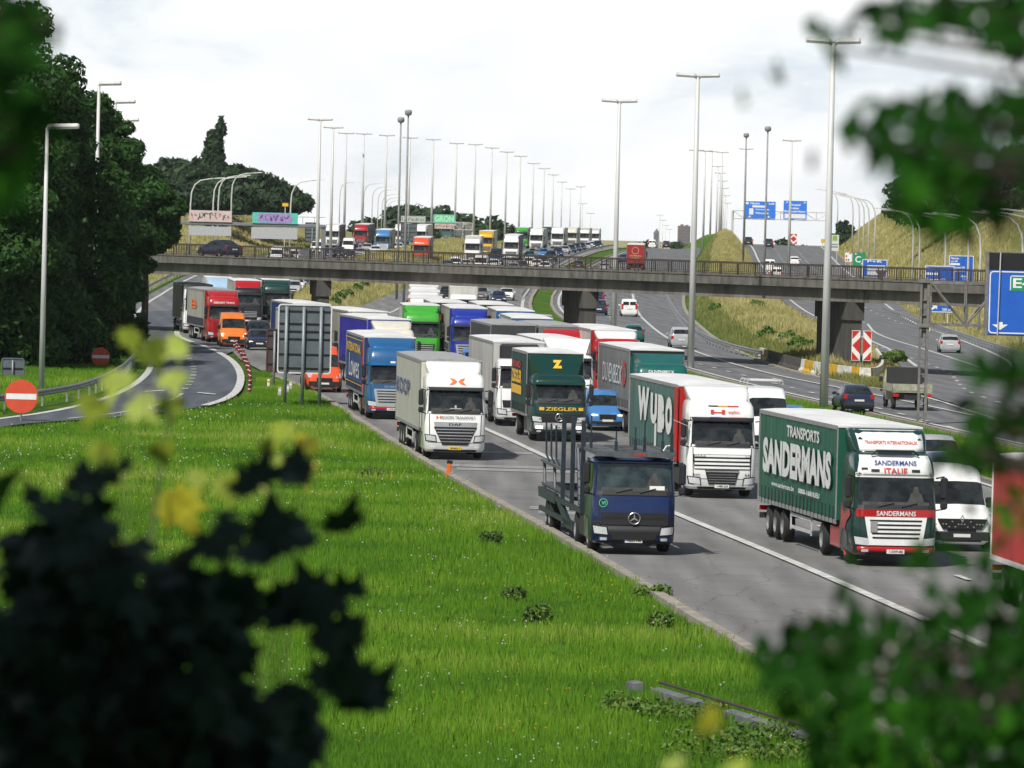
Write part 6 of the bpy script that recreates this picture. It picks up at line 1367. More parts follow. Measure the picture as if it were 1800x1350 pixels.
queue_car('van', PORG, 411, 611, 'orange panel van with lit headlights at the ramp nose', top=False, lit=True, hd=6)
queue_car('hatch', PDRK, 456, 616, 'dark blue hatchback beside the orange van', top=False, lit=True, hd=6)
queue_car('smallvan', PBLK, 461, 565, 'black van behind the dark hatchback', hd=6)
queue_car('van', PORR, 570, 690, 'orange van mostly hidden behind the large grey sign back', top=False, hd=6.5)
queue_car('suv', PDRK, 482, 505, 'dark car with blue windscreen on the left road below the green lorry', hd=4, det=False)
queue_car('mpv', PSIL, 479, 517, 'silver car just below the dark one on the left road', hd=4, det=False)
queue_car('hatch', PLBL, 466, 530, 'pale blue car beside the black fronted lorry with red deflector', hd=4, det=False)
queue_car('mpv', PSIL, 517, 493, 'silver car under the girder right of the green lorry', det=False)
queue_car('hatch', PW, 524, 489, 'white car under the girder just right of the silver one', det=False)
queue_car('hatch', PDRK, 533, 485, 'dark car rightmost under the girder on the left road', det=False)
queue_car('hatch', PNAVY, 812, 527, 'blue car behind the royal blue lorry, below the lone white box lorry', det=False)
queue_car('smallvan', PW, 822, 540, 'white van roof right above the royal blue lorry', det=False)
queue_car('sedan', PNAVY, 877, 512, 'dark blue saloon alone in the lane beside the green median strip', lit=True, det=False)
queue_car('hatch', PW, 891, 506, 'white car behind the dark blue saloon under the girder', det=False)
queue_car('suv', PBLK, 787, 504, 'black car right of the three white lorries in file', det=False)
queue_car('hatch', PGRY, 846, 505, 'grey car right of the lone white box lorry', det=False)
queue_car('suv', PSIL, 957, 554, 'silver car left of the middle bridge pier', det=False, lit=True)
# outgoing
away_car('hatch', PDRK, 1510, 727, 'dark hatchback with tall red tail lights behind the SANDERMANS lorry', hd=6, dark_bumper=True)
away_car('hatch', PSIL, 1670, 621, 'silver hatchback driving away below the long guardrail on the right')
away_car('smallvan', PW, 1106, 557, 'white van driving away under the bridge right of the middle pier')
away_car('mpv', PDRK, 1053, 555, 'dark car partly hidden by the middle bridge pier')
away_car('suv', PNAVY, 1049, 538, 'dark blue car farther up beside the middle bridge pier', det=False)
away_car('mpv', PSIL, 1198, 613, 'silver car with lit roof right behind the DUVENBECK lorry')
away_car('hatch', PTEAL, 1114, 603, 'teal car peeping out right of the FONTEIN lorry')
away_car('hatch', PNAVY, 1097, 457, 'dark blue car left of the far red lorry above the bridge', d=900)
away_car('hatch', PBLK, 1018, 472, 'dark car behind the railing on the outgoing road, left one', d=830)
away_car('hatch', PSIL, 1064, 472, 'silver car behind the railing between the lamp post and the dark one', d=820)
away_car('smallvan', PW, 1147, 438, 'white van on the crest right of the far red lorry', d=1230, det=False)
away_car('mpv', PBLK, 1172, 440, 'black car on the crest right of the white van', d=1250, det=False)
away_car('suv', PBLK, 1316, 434, 'black car on the right road crest, left of the lamp mast', d=1120, det=False)
away_car('suv', PDRK, 1352, 439, 'dark car on the right road crest, right of the lamp mast', d=1080, det=False)
away_car('hatch', PW, 1398, 468, 'white hatchback on the right road above the bridge railing', d=915)
away_car('smallvan', PW, 1355, 480, 'white van behind the railing left of the white hatchback', d=860)
away_car('smallvan', PW, 1367, 488, 'white van with dark rear window just above the bridge edge', d=800)
away_car('hatch', PW, 1303, 490, 'small white car behind the railing on the left lane of the right road', d=780)
# flatbed
p = G(1603, 722); o = root('flatbed_truck', X=p.x, d=p.y, label='old beige flatbed pickup truck driving away beside the truss gantry leg', cat='pickup truck', group=GO, away=5.2, hd=4)
k0 = Cab([(.45, .95, .1, .3), (1.15, 1.0, .0, .3), (1.2, .98, .1, .2), (2.05, .90, .5, .2), (2.15, .8, .7, .2)], 1.75); k0.body().build('cab', paint('beige', (.40, .38, .28)), o, True)
m = MB(); m.box(-.85, .85, 1.74, 1.78, 1.25, 2.0); m.build('rear_window', M_GLS, o); m = MB(); k0.fp(m, trap(.85, .8, 1.25, 2.0), .01, 6, 2); m.build('windscreen', M_GLS, o)
MB().box(-1.1, 1.1, 1.9, 5.2, .95, 1.05).box(-1.12, 1.12, 5.14, 5.2, 1.0, 1.42).box(-1.12, -1.07, 1.9, 5.2, 1.0, 1.4).box(1.07, 1.12, 1.9, 5.2, 1.0, 1.4).build('load_bed', pm('old_boards', (.36, .36, .27), .8, var=.35, scale=4), o)
m = MB(); m.box(-1.0, 1.0, 1.86, 1.92, 1.0, 2.25); m.build('mesh_frame', pm('mesh', (.03, .03, .03), .8), o); MB().box(-.45, .45, .5, 5.1, .55, .9).build('chassis', M_CHS, o)
for sg in (-1, 1):
    MB().box(*sorted((sg*.75, sg*1.05)), 5.18, 5.24, .72, .88).build('tail_light', M_TAIL, o); MB().box(*sorted((sg*1.05, sg*1.25)), .7, .8, 1.4, 1.7, bev=.03).build('mirror', M_PLS, o)
    for y in (.9, 4.1): wheel('van', sg, sg*1.0, y, .35, o)
# saloon crossing the bridge
a_ = at(329, 430, 459); lx = (Vector((a_.x, a_.y))-BA).dot(BD); q = BA+BD*(lx+2.2)+BN*2.6
o = empty('car', (q.x, q.y, 6.30), math.atan2(BD.y, BD.x)+math.pi/2, 'dark blue saloon crossing the left end of the bridge', 'car', 'cars on the bridge')
o.rotation_euler = (0, 0, math.atan2(BD.y, BD.x)-math.pi/2); o.location = (*(BA+BD*(lx-2.25)+BN*2.6), 6.30); car('sedan', PDRK, o, lit=False)
# far cars in the queue above the bridge
FC = [('van', PW, 487, 434, 'white van roof behind the railing left of the middle of the graffiti gantry'), ('smallvan', PW, 516, 439, 'white van roof behind the railing under the turquoise graffiti'), ('hatch', PDRED, 508, 447, 'dark red car low behind the railing under the turquoise graffiti'), ('van', PW, 557, 421, 'white van above the railing left of the first tall lamp post'),
      ('mpv', PDRK, 596, 434, 'dark car between the first and second tall lamp posts'), ('hatch', PDRK, 615, 440, 'dark car low behind the railing, left of the third lamp post'), ('hatch', PNAVY, 622, 430, 'blue car above the railing beside the third lamp post'), ('hatch', PSIL, 645, 428, 'silver car right under the bright blue far lorry'), ('hatch', PW, 660, 432, 'white car low in front of the bright blue far lorry'),
      ('van', PW, 845, 448, 'white van behind the railing below the yellow sided lorry'), ('hatch', PW, 818, 456, 'pale car low behind the railing left of the white van'), ('van', PDRK, 872, 437, 'dark minibus between the yellow sided and the foremost white lorry'), ('hatch', PDRK, 917, 459, 'dark car right of the foremost white far lorry'), ('hatch', PTEAL, 931, 441, 'teal car left of the long line of dark cars'),
      ('hatch', PW, 943, 456, 'white car low behind the railing at the start of the green median'), ('suv', PDRK, 968, 441, 'dark car nearest in the lane beside the far green median'), ('mpv', PNAVY, 980, 435, 'blue car second in the lane beside the far green median'), ('hatch', PSIL, 992, 432, 'silver car third in the lane beside the far green median'), ('hatch', PDRK, 1003, 430, 'dark car fourth in the lane beside the far green median'), ('hatch', PNAVY, 1012, 428, 'blue car fifth in the lane beside the far green median'), ('hatch', PDRK, 1021, 427, 'dark car sixth in the lane beside the far green median'), ('hatch', PSIL, 1031, 426, 'silver car last in the lane beside the far green median'),
      ('hatch', PW, 957, 460, 'white car low beside the far green median start')]
FC += [('hatch', PSIL, 902, 462, 'silver car low behind the railing below the foremost white far lorry'), ('mpv', PW, 930, 452, 'white car in the far queue below the green lorry'), ('hatch', PDRK, 953, 449, 'dark car in the far queue below the tall white lorry with blue bumper'), ('hatch', PSKY, 955, 437, 'blue car in the far queue just right of the teal one'), ('hatch', PW, 1040, 424, 'white car at the very end of the far queue'), ('mpv', PDRK, 1050, 423, 'dark car at the very end of the far queue'),
       ('hatch', PW, 700, 427, 'white car on the left road right of the bright blue far lorry'), ('mpv', PDRK, 712, 424, 'dark car on the left road below the cream graffiti panel'), ('hatch', PNAVY, 578, 436, 'blue car low behind the railing left of the second tall lamp post'), ('van', PW, 612, 419, 'white van on the left road between the white and red far lorries'), ('hatch', PSIL, 633, 436, 'silver car low behind the railing below the red far lorry'), ('hatch', PW, 868, 456, 'white car low behind the railing below the dark minibus'), ('smallvan', PW, 800, 452, 'small white van behind the railing left of the low white box lorry'), ('hatch', PDRK, 786, 458, 'dark car low behind the railing between orange red and white lorries')]
for kd, cl, x, y, lb in FC: queue_car(kd, cl, x, y, lb, group=GFC, det=False, lit=(x % 3 == 0))
# ------------------------------------------------------------------ vegetation
rng = np.random.default_rng(11)
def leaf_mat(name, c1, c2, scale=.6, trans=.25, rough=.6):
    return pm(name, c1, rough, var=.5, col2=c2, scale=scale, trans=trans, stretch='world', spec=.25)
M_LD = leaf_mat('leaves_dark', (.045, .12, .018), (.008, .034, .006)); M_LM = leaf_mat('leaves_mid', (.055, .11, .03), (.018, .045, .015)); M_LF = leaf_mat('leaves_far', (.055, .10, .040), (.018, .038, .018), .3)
M_LB = leaf_mat('leaves_bush', (.15, .24, .04), (.05, .11, .02), 1.5); M_BARK = pm('bark', (.06, .045, .032), .95, var=.4, scale=2)
def cloud(blobs, n, size, flat=.35, seed=0, droop=.0):
    """leaf sprays (small quads) over the shells of blobs (x,y,z,rx,ry,rz)"""
    rg = np.random.default_rng(seed); B = np.array(blobs, float); wgt = (B[:, 3]*B[:, 5]); wgt /= wgt.sum()
    k = rg.choice(len(B), n, p=wgt); v = rg.normal(size=(n, 3)); v /= np.linalg.norm(v, axis=1)[:, None]
    rad = .55+.5*rg.random(n)**.45 + rg.normal(size=n)*.03
    c = B[k, :3]+v*B[k, 3:]*rad[:, None]
    nn = v*1.0+rg.normal(size=(n, 3))*.75; nn[:, 2] += .45; nn /= np.linalg.norm(nn, axis=1)[:, None]
    a = np.cross(nn, rg.normal(size=(n, 3))); a /= np.linalg.norm(a, axis=1)[:, None]; b = np.cross(nn, a)
    s = size*(.55+.9*rg.random(n))[:, None]
    V = np.stack([c-a*s*.5, c-b*s*.26+nn*s*.04, c+a*s*.62, c+b*s*.26+nn*s*.04], 1)
    return V.reshape(-1, 3), np.arange(n*4).reshape(-1, 4)
def crown_blobs(R_, Hh, n, seed, low=.25, squash=.8):
    rd = random.Random(seed); bl = []
    for i in range(n):
        t = rd.random(); z = Hh*(low+(1-low)*t*.93); prof = math.sin(math.pi*min(1, (.18+.80*t)))**.6; a = rd.uniform(0, 2*math.pi); rr = R_*prof*rd.uniform(.35, .9); s = R_*rd.uniform(.22, .40)*(1.15-.4*t)
        bl.append((rr*math.cos(a), rr*math.sin(a), z, s*1.15, s*1.15, s*squash))
    bl.append((0, 0, Hh*(low+1)/2, R_*.5, R_*.5, Hh*(1-low)*.38)); return bl
def tree(x, y, R_, Hh, label, mat, n=9000, leaf=.5, seed=0, blobs=None, low=.2, group=None, z=None, nb=26, name='tree', trunk=True, cat='tree'):
    z = float(H(x, y)) if z is None else z; o = empty(name, (x, y, z), 0, label, cat, group)
    bl = blobs or crown_blobs(R_, Hh, nb, seed, low); V, Q = cloud(bl, n, leaf, seed=seed); npmesh('crown', V, Q, mat, per=4, parent=o)
    if trunk:
        m = MB(); m.tube([(0, 0, -.5), (.1, 0, Hh*.3), (0, .1, Hh*.6), (.1, 0, Hh*.85)], [R_*.09+.06, R_*.07+.04, R_*.045, .03], 8)
        rd = random.Random(seed)
        for b_ in rd.sample(bl, min(7, len(bl))): h0 = Hh*rd.uniform(.25, .55); m.tube([(0, 0, h0), (b_[0]*.5, b_[1]*.5, (h0+b_[2])/2+.3), (b_[0]*.9, b_[1]*.9, b_[2])], [R_*.035+.02, R_*.022, .02], 5)
        m.build('trunk', M_BARK, o)
    return o
# big dark trees on the left
GT = 'big dark trees on the left bank'
for i, (px, d, R_, h, lb, n) in enumerate(((-10, 352, 5.2, 25, 'very tall dark green tree at the left picture edge', 30000), (78, 362, 5.0, 21.6, 'tall dark tree directly behind the white single headed lamp post', 30000), (146, 392, 4.2, 18.8, 'dark tree behind the second no entry sign', 26000), (186, 404, 3.3, 17.6, 'dark tree swallowing the box headed lamp posts', 26000),
                                           (254, 418, 2.8, 13.4, 'dark tree with ragged airy top overlapping the left end of the bridge', 20000), (20, 382, 6, 25.0, 'dark tree behind the leftmost one, filling the upper left', 20000), (126, 418, 4.5, 18.2, 'dark tree seen between the crowns above the second no entry sign', 16000))):
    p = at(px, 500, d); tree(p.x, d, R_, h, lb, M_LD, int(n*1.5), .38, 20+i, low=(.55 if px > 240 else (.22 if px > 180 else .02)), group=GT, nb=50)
for i, (px, py, lb) in enumerate(((60, 642, 'low dark bush at the foot of the trees behind the lamp post'), (196, 612, 'low dark bush at the foot of the trees near the second no entry sign'), (112, 632, 'low dark bush between the no entry signs below the trees'))):
    p = G(px, py); tree(p.x, p.y+4, 2.4, 3.6, lb, M_LD, 5000, .4, 60+i, low=.0, group='low bushes under the big trees', trunk=False, name='bush', cat='bush')
# wood on the left hill
GL2 = 'trees of the wood behind the green field'
for i, (px, top, d, R_) in enumerate(((300, 262, 1010, 7), (332, 260, 990, 6.5), (352, 275, 960, 6), (402, 272, 1000, 6), (425, 280, 980, 6), (448, 288, 970, 6), (470, 300, 990, 5.5), (490, 312, 1010, 5.5), (508, 326, 1020, 5), (524, 346, 1030, 3.2), (340, 310, 940, 6), (380, 305, 950, 6), (415, 315, 945, 6), (460, 328, 950, 5), (495, 340, 985, 4))):
    p = at(px, min(top+18, 350), d); z = at(px, 363, d).z; tree(p.x, d, R_*.85, p.z-z, f'dark broadleaf tree of the wood behind the green field, {("%s from the left" % ordn[i]) if i < 10 else ("front row, %s from the left" % ordn[i-10])}', M_LF, 3000, 1.25, 100+i, low=0, group=GL2, z=z, nb=20)
p = at(376, 214, 985); z = at(376, 363, 985).z; hh = p.z-z
tree(p.x, 985, 3, hh, 'tall slim poplar with bent pointed tip rising over the dark wood', M_LF, 6000, .9, 131, blobs=[(0+.5*(t-.5)+(1.0 if t > .85 else 0), 0, hh*(.05+.93*t), 2.6*(1-t)**.6+.45, 2.4*(1-t)**.6+.4, hh*.085) for t in np.linspace(0, 1, 13)], z=z)
tree(at(362, 300, 975).x, 975, 2, 9, 'narrow lighter green poplar just left of the tall bent one', M_LM, 2600, .8, 132, blobs=[(0, 0, 8.5*(.1+.88*t), 1.5*(1-t)**.5+.3, 1.4, 1.5) for t in np.linspace(0, 1, 9)], z=at(362, 363, 975).z)
# far trees in the middle
GM = 'far trees on the horizon behind the lorries'
for i, (px, top, d, R_) in enumerate(((640, 392, 1500, 8), (662, 376, 1480, 8), (690, 368, 1500, 9), (716, 364, 1450, 9), (742, 359, 1450, 10), (768, 361, 1430, 9), (790, 366, 1440, 9), (815, 374, 1440, 9), (838, 381, 1430, 9), (862, 383, 1400, 8), (880, 393, 1400, 6), (895, 410, 1500, 5))):
    p = at(px, top, d); z = -4; tree(p.x, d, R_, p.z-z, f'grey green tree of the far clump behind the queue, {ordn[i]} from the left', M_LF, 2600, 1.7, 160+i, low=.0, group=GM, z=z, nb=22, trunk=False)
GH = 'small far trees on the skyline near the crest'
for i, (px, top, d, R_, lb) in enumerate(((1122, 417, 2200, 6, 'small far tree left of the church tower'), (1138, 421, 2200, 5, 'small far tree just left below the church tower'), (1195, 417, 1900, 5, 'small far tree in front of the reddish tower block'), (1206, 421, 1900, 5, 'small far tree right below the reddish tower block'), (1332, 428, 1700, 4, 'tiny far bush between two dark cars on the crest'), (1374, 415, 1600, 7, 'dark far tree left of the tiny diamond board'), (1382, 420, 1600, 6, 'low dark far tree touching the tiny diamond board'), (1412, 430, 1700, 5, 'tiny far bush right of the tiny diamond board'), (1430, 429, 1800, 8, 'low far tree line left of the tallest lamp post'), (1050, 424, 1800, 6, 'far bush behind the last lorries of the queue'), (1075, 430, 2000, 5, 'far bush at the end of the green median'))):
    p = at(px, top, d); z = -12; tree(p.x, d, R_, p.z-z, lb, M_LF, 1500, 1.6, 180+i, low=.0, group=GH, z=z, nb=12, trunk=False)
# trees behind the hill on the right
GR = 'trees on top of the right hill'
for i, (px, top, d, R_, h, lb) in enumerate(((1478, 388, 1150, 1.6, 6, 'slim dark conifer like tree at the foot of the right hill'), (1486, 386, 1140, 1.6, 6, 'second slim dark tree at the foot of the right hill'), (1496, 394, 1130, 1.3, 5, 'low dark tree right of the slim pair at the hill foot'),
                                       (1612, 300, 800, 4.2, 7, 'round dark tree leftmost on the right hilltop behind blurred leaves'), (1650, 285, 800, 5, 8, 'dark tree second from the left on the right hilltop'), (1690, 300, 780, 4, 7, 'paler grey green tree in the middle of the right hilltop'), (1735, 298, 780, 4.5, 7, 'grey green tree right of the pale one on the hilltop'), (1780, 252, 760, 5, 10, 'tall dark tree at the right picture edge on the hilltop'), (1830, 240, 760, 6, 11, 'dark tree cut off by the right picture edge on the hilltop'))):
    p = at(px, top, d); z = p.z-h; tree(p.x, d, R_, h, lb, M_LM if 'grey' in lb else M_LF, 4500, .75, 200+i, low=0, group=GR, z=z, nb=24)
# bushes on the verges
GB2 = 'green bushes on the dry verges'
bz = [(600, 528), (612, 520), (628, 512), (640, 505), (588, 536), (652, 500), (1258, 545), (1325, 540), (1405, 608), (1385, 598), (1420, 612), (1350, 590), (1560, 640), (1572, 636)]
for i, (px, py) in enumerate(bz):
    p = G(px, py, 0, False); lb = f'small green bush {"on the verge right of the left bridge pier" if px < 700 else ("on the dry verge left of the right pier" if px < 1500 else "right behind the diamond board at the pier")}, {ordn[i]} counted rightwards'
    tree(p.x, p.y, 1.0, .9 if 700 < px < 1500 else 1.1, lb, M_LB, 900, .28, 240+i, low=0, group=GB2, z=float(H(p.x, p.y))-.2, nb=8, trunk=False, name='bush', cat='bush')
# ------------------------------------------------------------------ grass
def blade_mat(name, dry):
    m = bpy.data.materials.new(name); m.use_nodes = True; t = m.node_tree; b = t.nodes['Principled BSDF']; b.inputs['Roughness'].default_value = .7; b.inputs['Specular IOR Level'].default_value = .2
    a = N(t, 'ShaderNodeAttribute', attribute_name='tone'); r = N(t, 'ShaderNodeValToRGB'); el = r.color_ramp.elements
    cols = [(.035, .11, .010), (.095, .235, .014), (.18, .34, .022), (.36, .42, .09)] if not dry else [(.13, .17, .04), (.36, .34, .12), (.54, .47, .22), (.64, .57, .32)]
    el[0].color = (*cols[0], 1); el[1].color = (*cols[3], 1); e1 = el.new(.4); e1.color = (*cols[1], 1); e2 = el.new(.75); e2.color = (*cols[2], 1)
    L(t, a.outputs['Fac'], r.inputs[0]); L(t, r.outputs[0], b.inputs['Base Color'])
    tr = N(t, 'ShaderNodeBsdfTranslucent'); ms = N(t, 'ShaderNodeMixShader'); ms.inputs[0].default_value = .35; L(t, r.outputs[0], tr.inputs[0]); L(t, b.outputs[0], ms.inputs[1]); L(t, tr.outputs[0], ms.inputs[2]); L(t, ms.outputs[0], t.nodes['Material Output'].inputs[0])
    return m
def vnoise(X, Y, s, seed=0):
    rg = np.random.default_rng(seed); T = rg.random((256, 256)); x = np.asarray(X)/s; y = np.asarray(Y)/s; xi = np.floor(x).astype(int); yi = np.floor(y).astype(int); fx = x-xi; fy = y-yi; fx = fx*fx*(3-2*fx); fy = fy*fy*(3-2*fy)
    g = lambda a, b: T[a % 256, b % 256]
    return (g(xi, yi)*(1-fx)+g(xi+1, yi)*fx)*(1-fy)+(g(xi, yi+1)*(1-fx)+g(xi+1, yi+1)*fx)*fy
def blades(name, X, Y, hgt, wd, tone, mat, lean=.35, zoff=-.12, parent=None):
    n = len(X); rg = np.random.default_rng(5); Z = H(X, Y)+zoff; a = rg.random(n)*2*math.pi; l = rg.random(n)*lean*hgt; b = rg.random(n)*2*math.pi
    bx, by = np.cos(a)*wd, np.sin(a)*wd*.5; tx, ty = X+np.cos(b)*l, Y+np.sin(b)*l
    V = np.stack([np.stack([X-bx, Y-by, Z], -1), np.stack([X+bx, Y+by, Z], -1), np.stack([X+bx*.55+(tx-X)*.45, Y+by*.55+(ty-Y)*.45, Z+hgt*.6], -1), np.stack([tx, ty, Z+hgt], -1)], 1)
    T = np.arange(n*4).reshape(-1, 4)
    o = npmesh(name, V, T, mat, per=4, parent=parent); at2 = o.data.attributes.new('tone', 'FLOAT', 'FACE'); at2.data.foreach_set('value', np.clip(tone, 0, 1).astype(np.float32)); return o
def edge_mask(X, Y):
    m = (interp(KERB, Y)-.05-X+.25*(vnoise(X, Y, .8, 9)-.5)) > 0
    return m
NG = 620000
v = rng.random(NG); Yg = 96+ (300-96)*v**1.15; half = Yg*.093
Xg = -half+rng.random(NG)*(2*half)
ramp_near = np.array([(p.x, p.y) for p in RR]); ok = edge_mask(Xg, Yg)
# keep off the exit ramp: its near edge runs from RR
rp = [(G(x, y).x, G(x, y).y) for x, y in ((-150, 790), (0, 748), (150, 738), (270, 728), (369, 714), (402, 703), (424, 686))]
rl = np.interp(Xg, [p[0] for p in rp], [p[1] for p in rp]); ok &= (Yg < rl-.3)
Xg, Yg = Xg[ok], Yg[ok]
# grass on the nose between ramp and motorway
n2 = 60000; Y2 = 278+rng.random(n2)*75; xr = np.interp(Y2, [283, 299, 316, 348, 355], [-15.0, -14.3, -14.4, -15.5, -15.5]); xk = interp(KERB, Y2)-.2; X2 = xr+rng.random(n2)*np.maximum(xk-xr, 0.01); Xg = np.concatenate([Xg, X2]); Yg = np.concatenate([Yg, Y2])
# medians and other green strips
n3 = 70000; Y3 = 215+rng.random(n3)**.8*260; a3 = np.interp(Y3, [p.y for p in MEDL], [p.x for p in MEDL])+.35; b3 = np.interp(Y3, [p[1] for p in C3Lp], [p[0] for p in C3Lp])-.35; X3 = a3+rng.random(n3)*(b3-a3); Xg = np.concatenate([Xg, X3]); Yg = np.concatenate([Yg, Y3])
n4 = 50000; Y4 = 262+rng.random(n4)*140; e4 = interp(C1L, Y4)-.6; X4 = e4-rng.random(n4)**1.3*9; Xg = np.concatenate([Xg, X4]); Yg = np.concatenate([Yg, Y4])
p1 = vnoise(Xg, Yg, 1.1, 1); p2 = vnoise(Xg, Yg, 5, 2); p3 = vnoise(Xg, Yg, .45, 3); p4 = vnoise(Xg, Yg*.6, 14, 4)
hg = (.10+.20*p1**1.5+.12*p3)*(.6+.7*rng.random(len(Xg)))*(.75+.7*p2)*.80; tn = .50*p2+.30*p1+.45*p4+.34*rng.random(len(Xg))-.28
wdg = .012*(1+np.maximum(0, Yg-110)/140)
gb = blades('grass', Xg, Yg, hg, wdg, tn, blade_mat('grass_blades', False)); tag(gb, 'long bright green grass with daisies covering the verge', 'grass', kind='stuff')
# dry grass of the verges and hill foot
def scat(n, fa, fb, y0, y1, pw=1.0):
    Y = y0+rng.random(n)**pw*(y1-y0); a = fa(Y); b = fb(Y); X = a+rng.random(n)*np.maximum(b-a, .01); return X, Y
S = [scat(70000, lambda Y: interp(C3R, Y)+.7, lambda Y: interp(C4L, Y)-.7, 352, 1150, 1.5), scat(60000, lambda Y: interp(C1R, Y)+.6, lambda Y: interp(C2L, Y)-.6, 425, 1080, 1.4), scat(80000, lambda Y: interp(C4R, Y)+.8, lambda Y: interp(C4R, Y)+26, 400, 1150, 1.3), scat(50000, lambda Y: interp(C1L, Y)-24, lambda Y: interp(C1L, Y)-1, 560, 1050, 1.2)]
Xd = np.concatenate([s[0] for s in S]); Yd = np.concatenate([s[1] for s in S])
q1 = vnoise(Xd, Yd, 3, 5); q2 = vnoise(Xd, Yd, 9, 6); hd_ = (.25+.5*q1)*(.6+.7*rng.random(len(Xd))); td = .45*q2+.25*q1+.45*rng.random(len(Xd))-.05
lowg = (Xd < interp(C3R, Yd)+3)&(Xd > interp(C3R, Yd)); td = np.where(lowg, td*.35, td)
db = blades('dry_grass', Xd, Yd, hd_, .03+.00006*Yd, td, blade_mat('dry_blades', True), .5); tag(db, 'straw coloured dry grass on the verges and the hill foot', 'grass', kind='stuff')
# flowers
def flowers(name, n, col, seed, label, thr):
    rg = np.random.default_rng(seed); Y = 100+rg.random(n*8)**1.2*190; X = -Y*.09+rg.random(n*8)*Y*.18; k = edge_mask(X, Y)&(vnoise(X, Y, 2.2, seed) > thr)&(Y < np.interp(X, [p[0] for p in rp], [p[1] for p in rp])-1); X, Y = X[k][:n], Y[k][:n]
    Z = H(X, Y)+.16+.22*rg.random(len(X)); r = (.009+.013*rg.random(len(X)))*(1+np.maximum(0, Y-110)/200); V = []; m = len(X)
    ang = rg.random(m)*6.28; c = np.stack([X, Y, Z], -1); vs = []
    for k_ in range(5):
        a = ang+k_*2*math.pi/5; vs.append(c+np.stack([np.cos(a)*r, -np.sin(a)*r*.35, np.sin(a)*r*.9], -1))
    V = np.stack(vs, 1); return tag(npmesh(name, V, np.arange(m*5).reshape(-1, 5), col, per=5), label, 'flowers', kind='stuff')
flowers('daisies', 950, pm('petal_white', (.8, .8, .76), .7, var=0), 31, 'white daisies sprinkled over the grass verge', .62)
flowers('buttercups', 600, pm('petal_yellow', (.75, .55, .02), .7, var=0), 32, 'yellow buttercups sprinkled over the grass verge', .66)
# weeds in the grass
GW = 'dark green weed clumps in the grass'
for i, (px, py, r_, h, lb) in enumerate(((1170, 1105, .35, .45, 'round dark weed clump in the grass near the kerb'), (1150, 1045, .45, .35, 'low weeds leaning over the kerb edge'), (945, 1095, .3, .5, 'dark thistle clump in the middle of the grass'), (905, 1050, .25, .3, 'small dark weed left of the thistle clump'), (655, 835, .5, .3, 'flat dark clump in the grass below the KOOPS lorry'), (860, 950, .4, .3, 'flat weed patch left of the car transporter'),
                                     (1130, 1245, .7, .3, 'leafy weeds in front of the gutter stones, left'), (1200, 1255, .7, .3, 'leafy weeds in front of the gutter stones, middle'), (1290, 1300, .9, .35, 'leafy weeds in front of the gutter stones, right'), (1400, 1330, .9, .35, 'leafy weeds below the gutter stones in the corner'), (1250, 1325, .8, .3, 'leafy weeds at the bottom edge below the gutter stones'))):
    p = G(px, py); bl = [(random.uniform(-r_, r_), random.uniform(-r_, r_), h*random.uniform(.1, .5), r_*.45, r_*.45, h*.5) for _ in range(7)]
    tree(p.x, p.y, r_, h, lb, M_LB, 700, .11, 300+i, blobs=bl, group=GW, z=float(H(p.x, p.y)), trunk=False, name='weed', cat='weed')
# ------------------------------------------------------------------ near foliage around the camera
MAPLE = [(0, -.12), (.06, -.02), (.30, -.10), (.26, .04), (.52, .12), (.34, .24), (.44, .44), (.20, .38), (.14, .52), (0, .86), (-.14, .52), (-.20, .38), (-.44, .44), (-.34, .24), (-.52, .12), (-.26, .04), (-.30, -.10), (-.06, -.02)]
OVAL = [(0, -.1), (.18, .08), (.24, .32), (.17, .58), (0, .85), (-.17, .58), (-.24, .32), (-.18, .08)]
M_NY = pm('leaf_yellow', (.72, .66, .05), .6, var=.3, scale=30, trans=.15, stretch='world'); M_NYG = pm('leaf_yellow_green', (.28, .36, .025), .6, var=.3, scale=30, trans=.2, stretch='world')
M_ND = pm('leaf_deep', (.012, .032, .018), .6, var=.4, scale=20, trans=.06, stretch='world', spec=.18); M_NG = pm('leaf_green', (.014, .070, .006), .8, var=.5, scale=14, trans=.3, stretch='world', spec=.1); M_NGB = pm('leaf_green_bright', (.030, .135, .006), .75, var=.4, scale=14, trans=.35, stretch='world', spec=.12)
M_PAL = pm('blossom_pale', (.30, .28, .26), .7, var=.2, scale=20, stretch='world')
def leaves_at(shape, pts, sizes, facing=.5, seed=0, droop=0.0):
    """fans for each leaf; returns verts, polys"""
    rg = np.random.default_rng(seed); V = []; FS = []; S2 = np.array(shape); k = len(S2)
    for p, s in zip(pts, sizes):
        nrm = np.array([rg.normal()*.6, -1.0*facing, rg.normal()*.6+.35]); nrm /= np.linalg.norm(nrm); up = np.array([rg.normal()*.5, rg.normal()*.4, (-1 if droop else 1)*1.0+rg.normal()*.35]); u = up-nrm*up.dot(nrm); u /= np.linalg.norm(u); r = np.cross(u, nrm)
        n0 = len(V)
        for (a, b) in S2: V.append(np.array(p)+r*a*s+u*b*s+nrm*(.10*s*abs(a)*-1.2+.05*s*math.sin(b*3)))
        FS.append(tuple(range(n0, n0+k)))
    return V, FS
